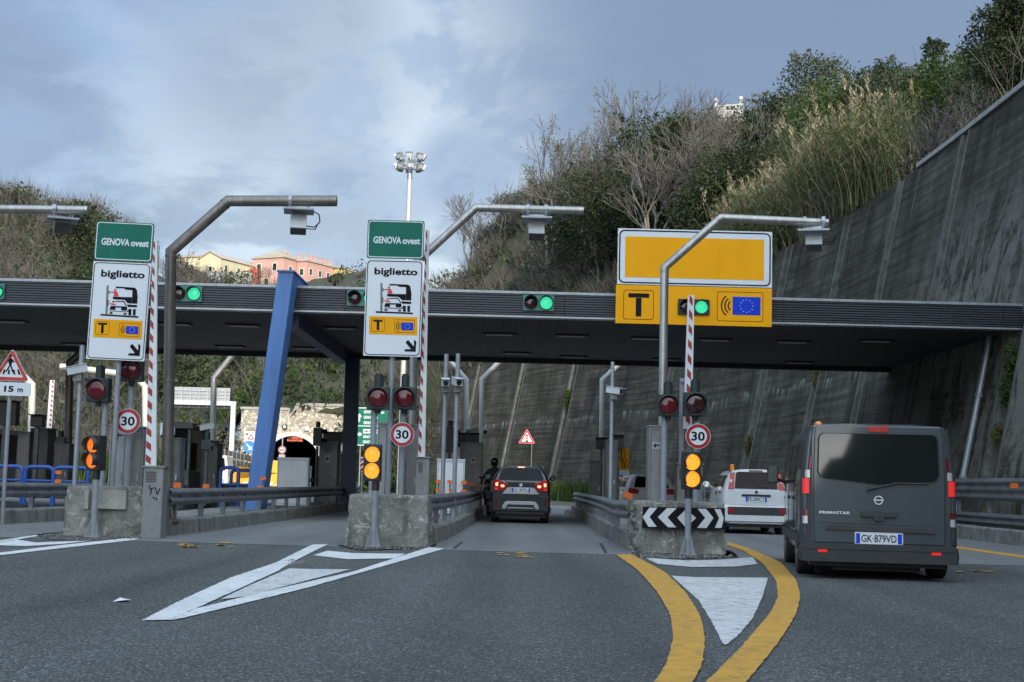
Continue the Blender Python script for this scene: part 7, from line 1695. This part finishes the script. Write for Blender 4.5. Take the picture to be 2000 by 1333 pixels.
def branchy(h, seed, levels=5, spread=.55, kids=(2, 4), up=.25, r=.12, lean=(0, 0), first=.34, stems=1, curl=.25):
    rr = random.Random(seed); out = []; tips = []
    def grow(p, d, L, r0, lev):
        n = 3 if lev < 3 else 2; q = Vector(p); dd = Vector(d)
        for i in range(n):
            dd = (dd+Vector((rr.gauss(0, 1), rr.gauss(0, 1), rr.gauss(0, 1)))*curl*.35+Vector((0, 0, up*.25))).normalized()
            e = q+dd*L/n; ra, rb = r0*(1-.32*i/n), r0*(1-.32*(i+1)/n); out.append((tuple(q), tuple(e), ra, rb, lev)); 
            if lev >= 1 and lev < levels and rr.random() < .55: kid(e, dd, L*.62, rb*.5, lev+1)
            q = e
        if lev < levels:
            for _ in range(rr.randint(*kids)): kid(q, dd, L*rr.uniform(.60, .85), r0*.62, lev+1)
        else: tips.append(tuple(q))
    def kid(p, d, L, r0, lev):
        ax = Vector((rr.gauss(0, 1), rr.gauss(0, 1), rr.gauss(0, .6))); ax = (ax-d*ax.dot(d)).normalized()
        nd = (d*math.cos(spread*rr.uniform(.5, 1.3))+ax*math.sin(spread*rr.uniform(.5, 1.3))+Vector((0, 0, up*.3))).normalized(); grow(p, nd, L, max(r0, .011), lev)
    for s in range(stems):
        a = rr.uniform(0, 6.28); k = 0 if stems == 1 else .35
        grow((rr.uniform(-.1, .1)*stems, rr.uniform(-.1, .1)*stems, -.4), Vector((lean[0]+k*math.cos(a), lean[1]+k*math.sin(a), 1)).normalized(), h*first, r, 0)
    zs = max(s[1][2] for s in out); f = h/zs
    out = [(tuple(c*f for c in a), tuple(c*f for c in b), x, y, l_) for a, b, x, y, l_ in out]; tips = [tuple(c*f for c in t) for t in tips]
    return out, tips
def spot(px, Y, top):
    """ground point under pixel column px at distance Y, and the height that reaches pixel row top"""
    p = at(px, 600, Y); z = tz(p.x, Y)
    if z < 8: print('LOW', px, Y, z)
    zt = zof(p.x, Y, top)
    return Vector((p.x, Y, z)), max(2.0, zt-z)
GT = 'trees and shrubs on the slopes'
def bare_tree(label, px, Y, top, seed, leaves=0, lm='yellow', stems=1, spread=.55, lean=(0, 0), r=.13, levels=5, name='bare_tree', pale=True, first=.30):
    p, h = spot(px, Y, top); S, tips = branchy(h, seed, levels, spread, (2, 3), .22, r*h/9, lean, first, stems)
    root = thing(name, label, 'tree', p, GT)
    tr = [s[:4] for s in S if s[4] <= 1]; tw = [s[:4] for s in S if s[4] > 1]
    V, Fq = segs_mesh(tr, 6); np_mesh('trunk', V, Fq, LM['bark'] if pale else LM['darkbark'], parent=root, smooth=True)
    tw = [(a, b, max(x, .014), max(y, .010)) for a, b, x, y in tw]
    V, Fq = segs_mesh(tw, 3); tint = np.tile(np.clip(rng.normal(.55, .2, len(tw)), 0, 1), 3); mi = np.zeros(len(Fq), int)
    if leaves:
        T = np.array(tips); C = T[rng.integers(0, len(T), leaves)]+rng.normal(size=(leaves, 3))*.16; V2, F2 = leaf_quads(C, rng.uniform(.07, .14, leaves), .3)
        Fq = np.concatenate([Fq, F2+len(V)]); V = np.concatenate([V, V2]); tint = np.concatenate([tint, rng.random(leaves)]); mi = np.concatenate([mi, np.ones(leaves, int)])
    np_mesh('crown', V, Fq, [LM['twig'], LM[lm]], tint, mi, root)
def leafy_tree(label, px, Y, top, w, seed, lm='dark', n=2600, size=.17, name='evergreen_tree', blobs=15, shape=(1, 1), low=.15, twigs=0, slim=False):
    global rng
    rng = np.random.default_rng(seed); rr = random.Random(seed)
    p, h = spot(px, Y, top); root = thing(name, label, 'tree', p, GT)
    S = []; B = []
    cz = h*(low+1)/2; rz = h*(1-low)/2
    for k in range(blobs):
        a = rr.uniform(0, 6.28); t = rr.uniform(-1, 1); rad = math.sqrt(max(0, 1-t*t))*rr.uniform(.35, .75)*(1-.35*max(0, t))
        c = np.array((w*rad*math.cos(a), w*rad*math.sin(a), cz+rz*t*.72)); q = rr.uniform(.40, .66)*min(w, rz*1.15)*(.8 if t > .4 else 1); B.append((c, np.array((q*1.1, q*1.1, q*.85))))
        mid = Vector((c[0]*.35, c[1]*.35, h*low+(c[2]-h*low)*.5)); S += [((0, 0, -.4), tuple(mid), .10*h/8, .06*h/8), (tuple(mid), tuple(c), .06*h/8, .02)]
    V, Fq = segs_mesh(S, 5); np_mesh('trunk', V, Fq, LM['darkbark'], parent=root, smooth=True)
    wts = np.array([b[1][0]**2 for b in B]); wts /= wts.sum(); n = int(n*1.9); cnt = (wts*n).astype(int)+20; C, T = [], []
    for (c, r_), k in zip(B, cnt):
        C.append(ico_pts(c, r_, k, .55)); T.append(np.clip(rng.normal(rr.uniform(.25, .72), .18, k), 0, 1))
    for _ in range(blobs*2):              # sprays breaking the outline
        c, r_ = B[rr.randrange(len(B))]; d = unit(1)[0]; d[2] = abs(d[2])*.8; e = c+d*r_*1.0; k = 48; t = rng.random(k)[:, None]
        C.append(e+d*t*r_*.55+rng.normal(size=(k, 3))*.10*r_[0]*(1.2-t)); T.append(np.clip(rng.normal(.6, .2, k), 0, 1))
    C = np.concatenate(C); T = np.concatenate(T); V, Fq = leaf_quads(C, rng.uniform(.5, 1.15, len(C))*size*.74, .15); np_mesh('crown', V, Fq, LM[lm], T, None, root)
# undergrowth that covers the slopes as one mass
def undergrowth(name, label, spots, rad, nl, lsize, green, tw_n, tw_len, seed):
    global rng
    rng = np.random.default_rng(seed); rr = random.Random(seed); V, Fq, T, MI = [], [], [], []; nv = 0; S, ST = [], []
    for p in spots:
        g = noise.noise(Vector((p.x*.045, p.y*.045, seed)))*.9+rr.gauss(0, .28)+green+(.42 if p.y > 150 and 300 < proj(p)[0] < 690 and proj(p)[1] > 570 else 0); ks = min(1.0, max(.45, (p.y-18)/75)); r_ = rad*rr.uniform(.6, 1.5)*ks
        kind = 0 if g > .42 else 1 if g > .12 else 2 if g > -.02 else 3
        n = int(nl*(.45 if kind == 3 else 1)*rr.uniform(.7, 1.2)); c = np.array((p.x, p.y, p.z+r_*.35)); base = rr.uniform(.25, .75)
        C = ico_pts(c, (r_, r_, r_*rr.uniform(.7, 1.1)), n, .5); v, f = leaf_quads(C, rng.uniform(.45, 1.3, n)*lsize*ks, .1); V.append(v); Fq.append(f+nv); nv += len(v); T.append(np.clip(rng.normal(base, .2, n), 0, 1)); MI += [kind]*n
        for _ in range(int(tw_n*(2.2 if kind == 3 else .5))):
            a = rr.uniform(0, 6.28); t = rr.uniform(.1, .75); L = tw_len*rr.uniform(.5, 1.2); q = Vector((p.x+rr.gauss(0, r_*.45), p.y+rr.gauss(0, r_*.45), p.z-.1)); d = Vector((math.cos(a)*t, math.sin(a)*t, 1)).normalized()
            m_ = q+d*L*.55; e = m_+(d+Vector((rr.gauss(0, .35), rr.gauss(0, .35), .1))).normalized()*L*.45; s = lsize*.085
            S += [(tuple(q), tuple(m_), s, s*.7), (tuple(m_), tuple(e), s*.7, s*.3)]; tt = rr.random(); ST += [tt, tt]
            for _k in range(2):
                e2 = m_+(d+Vector((rr.gauss(0, .7), rr.gauss(0, .7), .1))).normalized()*L*.35; S.append((tuple(m_), tuple(e2), s*.5, s*.25)); ST.append(tt)
    v, f = segs_mesh(S, 3); V.append(v); Fq.append(f+nv); T.append(np.tile(np.array(ST), 3)); MI += [4]*len(f)
    o = np_mesh(name, np.concatenate(V), np.concatenate(Fq), [LM['green'], LM['dark'], LM['olive'], LM['dry'], LM['twig']], np.concatenate(T), MI)
    tag(o, label, 'undergrowth', None, 'stuff')
rs = random.Random(11); sp_ = []
for _ in range(2500):
    u = rs.uniform(u_of_y(40), U_P0-1) if rs.random() < .6 else rs.uniform(U_112-14, U_P0-1); d = 32*rs.random()**1.1; p = hillp(u, d); sp_.append(p)
undergrowth('undergrowth', 'tangled scrub and ivy covering the slope above the retaining wall', sp_, 1.15, 72, .20, .10, 14, 2.6, 3)
sp_ = []
for _ in range(3300):
    u = rs.uniform(U_P0-2, U_P1+110) if rs.random() < .5 else rs.uniform(U_P1+14, U_P1+80); d = 150*rs.random()**1.25 if rs.random() < .5 else 80*rs.random(); p = hillp(u, d); x, y = proj(p)
    if 350 < x < 720 and p.y > 255 and rs.random() < .75: continue
    sp_.append(p)
for _ in range(170):
    u = rs.uniform(U_END-1, U_P0) if rs.random() < .8 else rs.uniform(U_P1+.5, U_P1+14); p = hillp(u, rs.uniform(0, .4)); q_, o_ = hf(u); h_ = rs.random()**.8
    sp_.append(Vector((p.x-o_[0]*(.3+1.6*(1-h_)), p.y-o_[1]*(.3+1.6*(1-h_)), p.z*h_)))
for _ in range(26):
    sp_.append(at(rs.uniform(364, 492), rs.uniform(552, 560), rs.uniform(276, 279)))
undergrowth('undergrowth', 'brown and green scrub covering the far slope behind the tunnel and the left machines', sp_, 1.9, 66, .34, .17, 10, 4.0, 8)
# trees one can point at, right slope
bare_tree('bare tree with a few yellow leaves, standing highest left of the ivy mass', 1062, 124, 238, 21, 900, 'yellow', 2, .5)
bare_tree('second sparse yellow leaved tree, right beside the ivy mass', 1118, 122, 250, 22, 700, 'yellow', 1, .5)
bare_tree('small bare tree above the diagonal arm of the middle gantry pole', 905, 146, 362, 23, 0, 'yellow', 2, .6)
bare_tree('low bare tree just left of the yellow leaved trees', 980, 134, 372, 24, 300, 'yellow', 2, .6)
bare_tree('tall bare grey tree rising left of the ivy mass into the sky', 1200, 114, 182, 25, 0, 'yellow', 2, .5)
bare_tree('tall thin crowned tree topping the ivy mass', 1310, 104, 150, 26, 350, 'olive', 1, .5)
bare_tree('bare tree with two pale trunks in front of the ivy mass', 1292, 93, 262, 27, 0, 'yellow', 2, .5, (-.12, 0), .15, first=.42)
bare_tree('grey bare tree standing before the left dome of the ivy mass', 1178, 107, 238, 33, 0, 'yellow', 3, .5, (.05, 0), .10)
bare_tree('grey bare tree spreading before the middle of the ivy mass, right of the pale trunks', 1352, 92, 222, 34, 0, 'yellow', 3, .6, (.1, 0), .10)
bare_tree('thin grey bare tree poking above the right dome of the ivy mass', 1366, 97, 172, 35, 0, 'yellow', 2, .5, (0, 0), .10)
bare_tree('leaning pale bare tree low in front of the ivy mass', 1228, 104, 330, 28, 0, 'yellow', 2, .6, (-.3, 0), .13)
bare_tree('wide bare tree just above the orange sign', 1350, 95, 300, 29, 0, 'yellow', 2, .7, (.15, 0), .12)
bare_tree('bare brown tree right of the middle gantry arm end', 1165, 112, 378, 30, 0, 'yellow', 3, .65, (-.1, 0), .10)
bare_tree('bare brown bush tree below the middle gantry arm', 1040, 128, 430, 31, 0, 'yellow', 3, .65, (0, 0), .10)
bare_tree('bare brown tree between the middle gantry pole and the green lane signal', 935, 140, 430, 32, 0, 'yellow', 3, .65)
for (lab, px, Y, top, w, sd, lm, n, sz) in (
 ('left dome of the dark ivy covered mass', 1190, 104, 285, 4.2, 41, 'dark', 5600, .19), ('middle and broadest dome of the dark ivy covered mass', 1275, 101, 222, 4.8, 42, 'dark', 7600, .19), ('right dome of the ivy mass, below the white villa parapet', 1338, 100, 200, 3.6, 43, 'dark', 6800, .18),
 ('dark evergreen at the foot of the ivy mass behind the orange sign', 1405, 88, 330, 3.4, 44, 'dark', 4200, .18), ('dark evergreen low behind the middle gantry arm', 1105, 114, 392, 3.4, 45, 'dark', 3600, .19),
 ('bushy green tree just right of the white villa parapet', 1470, 96, 180, 2.6, 46, 'olive', 3400, .18), ('dark slender tree right of the villa parapet', 1508, 94, 165, 1.5, 47, 'dark', 2000, .16),
 ('broad silvery green tree, rounded, highest behind the reeds', 1592, 90, 104, 4.0, 48, 'olive', 8000, .17), ('dense green tree right under the silvery one', 1655, 86, 145, 3.2, 49, 'green', 5200, .17), ('dark green tree between the silvery tree and the spindly one', 1730, 83, 136, 2.9, 50, 'dark', 4400, .17),
 ('green tree behind the tallest reed plumes', 1778, 76, 125, 2.8, 51, 'olive', 5000, .15), ('spindly upright tree rising highest left of the top right corner', 1822, 70, 50, 1.1, 52, 'dark', 1800, .15), ('yellow green bush tree below the spindly tree', 1872, 62, 104, 2.2, 53, 'green', 5000, .13), ('dark green shrub tree where the slope meets the wall coping', 1905, 57, 140, 1.5, 54, 'dark', 3000, .12),
 ('big dark tree filling the top right corner', 1992, 47, -40, 1.7, 55, 'dark', 9000, .10), ('olive green tree low behind the reeds', 1555, 84, 236, 2.8, 56, 'olive', 4200, .17), ('shaded green tree between the ivy mass and the reeds', 1455, 86, 258, 3.0, 57, 'dark', 4200, .18)):
    leafy_tree(lab, px, Y, top, w, sd, lm, n, sz)
# left slope
for (lab, px, Y, top, w, sd, lm, n, sz) in (
 ('dark evergreen above the leaning biglietto sign, behind the leftmost reader box', 150, 205, 398, 4.2, 61, 'dark', 3200, .33), ('dark evergreen low left of the leaning biglietto sign', 165, 190, 470, 3.6, 62, 'dark', 2600, .32), ('dark round bush tree left of the cream house', 346, 262, 487, 3.0, 63, 'dark', 2200, .34),
 ('small conifer in front of the yellow houses', 656, 278, 536, 2.0, 64, 'dark', 1500, .30), ('green tree above the tunnel, right of the blue portal leg', 610, 172, 690, 3.0, 66, 'green', 2400, .30), ('dense green tree left of the blue portal leg under the roof', 470, 180, 684, 3.4, 67, 'dark', 2600, .32), ('olive green tree behind the back of the sign gantry', 395, 186, 690, 3.4, 68, 'olive', 2400, .33), ('dark leafy tree seen just right of the brown gantry pole under the roof', 352, 182, 694, 3.6, 81, 'dark', 2600, .30), ('mid green tree between the sign gantry and the portal leg, under the roof', 440, 168, 722, 2.6, 82, 'olive', 2200, .28), ('round green tree right above the tunnel arch', 580, 182, 682, 3.4, 83, 'dark', 2600, .30),
 ('dark tree above the stone portal, just left of the navy column', 655, 168, 700, 2.6, 69, 'dark', 2200, .30), ('green tree above the left end of the stone portal', 540, 176, 700, 2.8, 70, 'green', 2000, .30)):
    leafy_tree(lab, px, Y, top, w, sd, lm, n, sz)
bare_tree('bare tree on the skyline at the left edge of the picture', 8, 212, 368, 71, 0, 'yellow', 2, .55, r=.16)
bare_tree('bare tree on the skyline just right of the leaning biglietto sign', 306, 245, 462, 72, 0, 'yellow', 3, .6, r=.16)
bare_tree('bare red brown bush tree in front of the pink villa', 516, 274, 520, 73, 500, 'dry', 3, .65, r=.12)
bare_tree('bare tree right of the yellow houses', 706, 268, 522, 74, 0, 'yellow', 3, .6, r=.16)
bare_tree('bare brown tree behind the tall boom under the roof', 250, 176, 690, 75, 0, 'yellow', 3, .55, r=.14)
bare_tree('bare brown tree left of the red lamps under the roof', 110, 165, 690, 76, 0, 'yellow', 3, .55, r=.14)
bare_tree('bare brown tree between the navy column and the curved wall', 752, 160, 660, 77, 0, 'yellow', 3, .6, r=.13)
# giant reeds along the crest of the wall
def reeds():
    global rng
    rng = np.random.default_rng(90); rr = random.Random(90); V, Fq, T, MI = [], [], [], []; nv = 0
    def strip(P, w, t, mi):
        nonlocal nv
        k = len(P); side = Vector((rr.gauss(0, 1), rr.gauss(0, 1), 0)).normalized()
        for i, p in enumerate(P):
            q = w*(1-.75*i/(k-1)); V.append(tuple(p-side*q)); V.append(tuple(p+side*q))
        for i in range(k-1): Fq.append((nv+2*i, nv+2*i+1, nv+2*i+3, nv+2*i+2)); T.append(min(1, max(0, t+rr.gauss(0, .08)))); MI.append(mi)
        nv += 2*k
    cl = []
    for _ in range(96):
        y = rr.uniform(54, 84); d = .4+5.5*rr.random()**1.3
        if y < (15.1+d)*3.53+.8: continue
        u = u_of_y(y); cl.append((hillp(u, d), .92 if y < 70 else .78))
    for c, sc in cl:
        tone = rr.uniform(.15, .55); H0 = rr.uniform(3.4, 5.6)*sc
        for _ in range(70):
            b = c+Vector((rr.gauss(0, .55), rr.gauss(0, .55), -.3)); b.z = tz(b.x, b.y)-.2 if tz(b.x, b.y) > 5 else c.z-.3
            h = H0*rr.uniform(.55, 1.1); a = rr.uniform(0, 6.28); ln = rr.uniform(.05, .45); d = Vector((math.cos(a)*ln-.14, math.sin(a)*ln-.08, 0)); t = tone+rr.gauss(0, .22)
            P = [b+Vector((0, 0, h*s))*(1-.12*s*s*ln)+d*h*(s**1.7) for s in (0, .25, .5, .75, 1)]
            strip(P, .020, t+.12, 0)
            for _k in range(7):
                s = rr.uniform(.25, .97); i = min(3, int(s*4)); p = P[i].lerp(P[i+1], s*4-i); a2 = rr.uniform(0, 6.28); L = rr.uniform(.45, .95)
                o = Vector((math.cos(a2), math.sin(a2), 0)); strip([p, p+o*L*.45+Vector((0, 0, L*.38)), p+o*L*.9+Vector((0, 0, L*rr.uniform(-.1, .3)))], .026, t-.15+rr.gauss(0, .2), 0)
            if rr.random() < .09 and h > H0*.8:
                p = P[-1]; L = rr.uniform(.5, .8)
                for _k in range(16):
                    s = rr.random(); q = p+Vector((rr.gauss(0, .05)-.10*s, rr.gauss(0, .05), L*s)); e = q+Vector((rr.gauss(0, .09)-.08, rr.gauss(0, .09), .22)); strip([q, (q+e)/2+Vector((0, 0, .02)), e], .040, rr.random(), 1)
    o = np_mesh('reeds', V, Fq, [LM['reed'], LM['plume']], T, MI); tag(o, 'tall bed of giant reeds with tan plumes along the crest of the retaining wall', 'reeds', None, 'stuff')
reeds()
# grass at the wall foot, plants in the wall channels
def grass(name, label, pts, n, h, seed, kind='stuff'):
    global rng
    rng = np.random.default_rng(seed); rr = random.Random(seed); V, Fq, T = [], [], []
    for _ in range(n):
        x, y, r_ = pts[rr.randrange(len(pts))]; p = Vector((x+rr.gauss(0, r_), y+rr.gauss(0, r_), 0)); L = h*rr.uniform(.4, 1.15); a = rr.uniform(0, 6.28); o = Vector((math.cos(a), math.sin(a), 0)); s = Vector((-o.y, o.x, 0))*.03; k = len(V)
        m_ = p+o*L*.2+Vector((0, 0, L*.6)); e = p+o*L*rr.uniform(.3, .7)+Vector((0, 0, L*rr.uniform(.7, 1))); V += [tuple(p-s), tuple(p+s), tuple(m_+s*.7), tuple(m_-s*.7), tuple(e+s*.1), tuple(e-s*.1)]; Fq += [(k, k+1, k+2, k+3), (k+3, k+2, k+4, k+5)]; t = rr.random(); T += [t, t]
    tag(np_mesh(name, V, Fq, LM['grass'], T), label, 'grass', None, kind)
pts = []
for y in np.arange(84, 127, 1.0):
    q, o_ = wf(u_of_y(y)); pts.append((q[0]-o_[0]*.7, q[1]-o_[1]*.7, .55))
grass('grass', 'green grass and weeds growing along the foot of the curved wall', pts, 9000, 1.5, 5)
pts = [(at(x, 900, Y).x, Y, 1.2) for x, Y in ((-10, 74), (20, 75), (60, 76), (100, 76), (150, 78), (200, 80), (240, 84), (300, 90), (350, 94))]
grass('grass', 'bright green grass bank behind the machines at the far left', [(x, y+8, 2.2) for x, y, r_ in pts], 6000, 2.6, 6)
def wall_plant(label, Yc, z, n, r_, lm, seed, size=.07):
    global rng
    rng = np.random.default_rng(seed); u = u_of_y(Yc); p, o_ = wf(u); c = Vector((p[0]+o_[0]*(.2*z+.05), p[1]+o_[1]*(.2*z+.05), z)); root = thing('wall_plant', label, 'plant', c, 'plants growing in the wall channels')
    C = ico_pts((-.08, 0, 0), (r_*.55, r_*.6, r_*1.25), n, .2); V, Fq = leaf_quads(C, rng.uniform(.6, 1.3, n)*size, .35, .35); np_mesh('leaves', V, Fq, LM[lm], np.clip(rng.normal(.55, .25, n), 0, 1), None, root)
wall_plant('bright green fern tuft high in the channel beside the drain pipe at the right edge', 38, 4.7, 420, .42, 'green', 1); wall_plant('second fern tuft, just below the top one beside the drain pipe', 38, 3.9, 330, .36, 'green', 2); wall_plant('mossy tuft low in the channel beside the drain pipe', 38, 2.7, 200, .28, 'yellow', 3)
wall_plant('mossy tuft in the dark channel above the white hatchback, upper one', 61.5, 6.0, 260, .40, 'yellow', 4, .09); wall_plant('mossy tuft in the channel left of the white hatchback beacon, lower one', 70, 3.3, 260, .45, 'yellow', 5, .10); wall_plant('tall moss tuft in the channel above the traffic light warning sign', 103, 7.3, 300, .6, 'green', 6, .13)
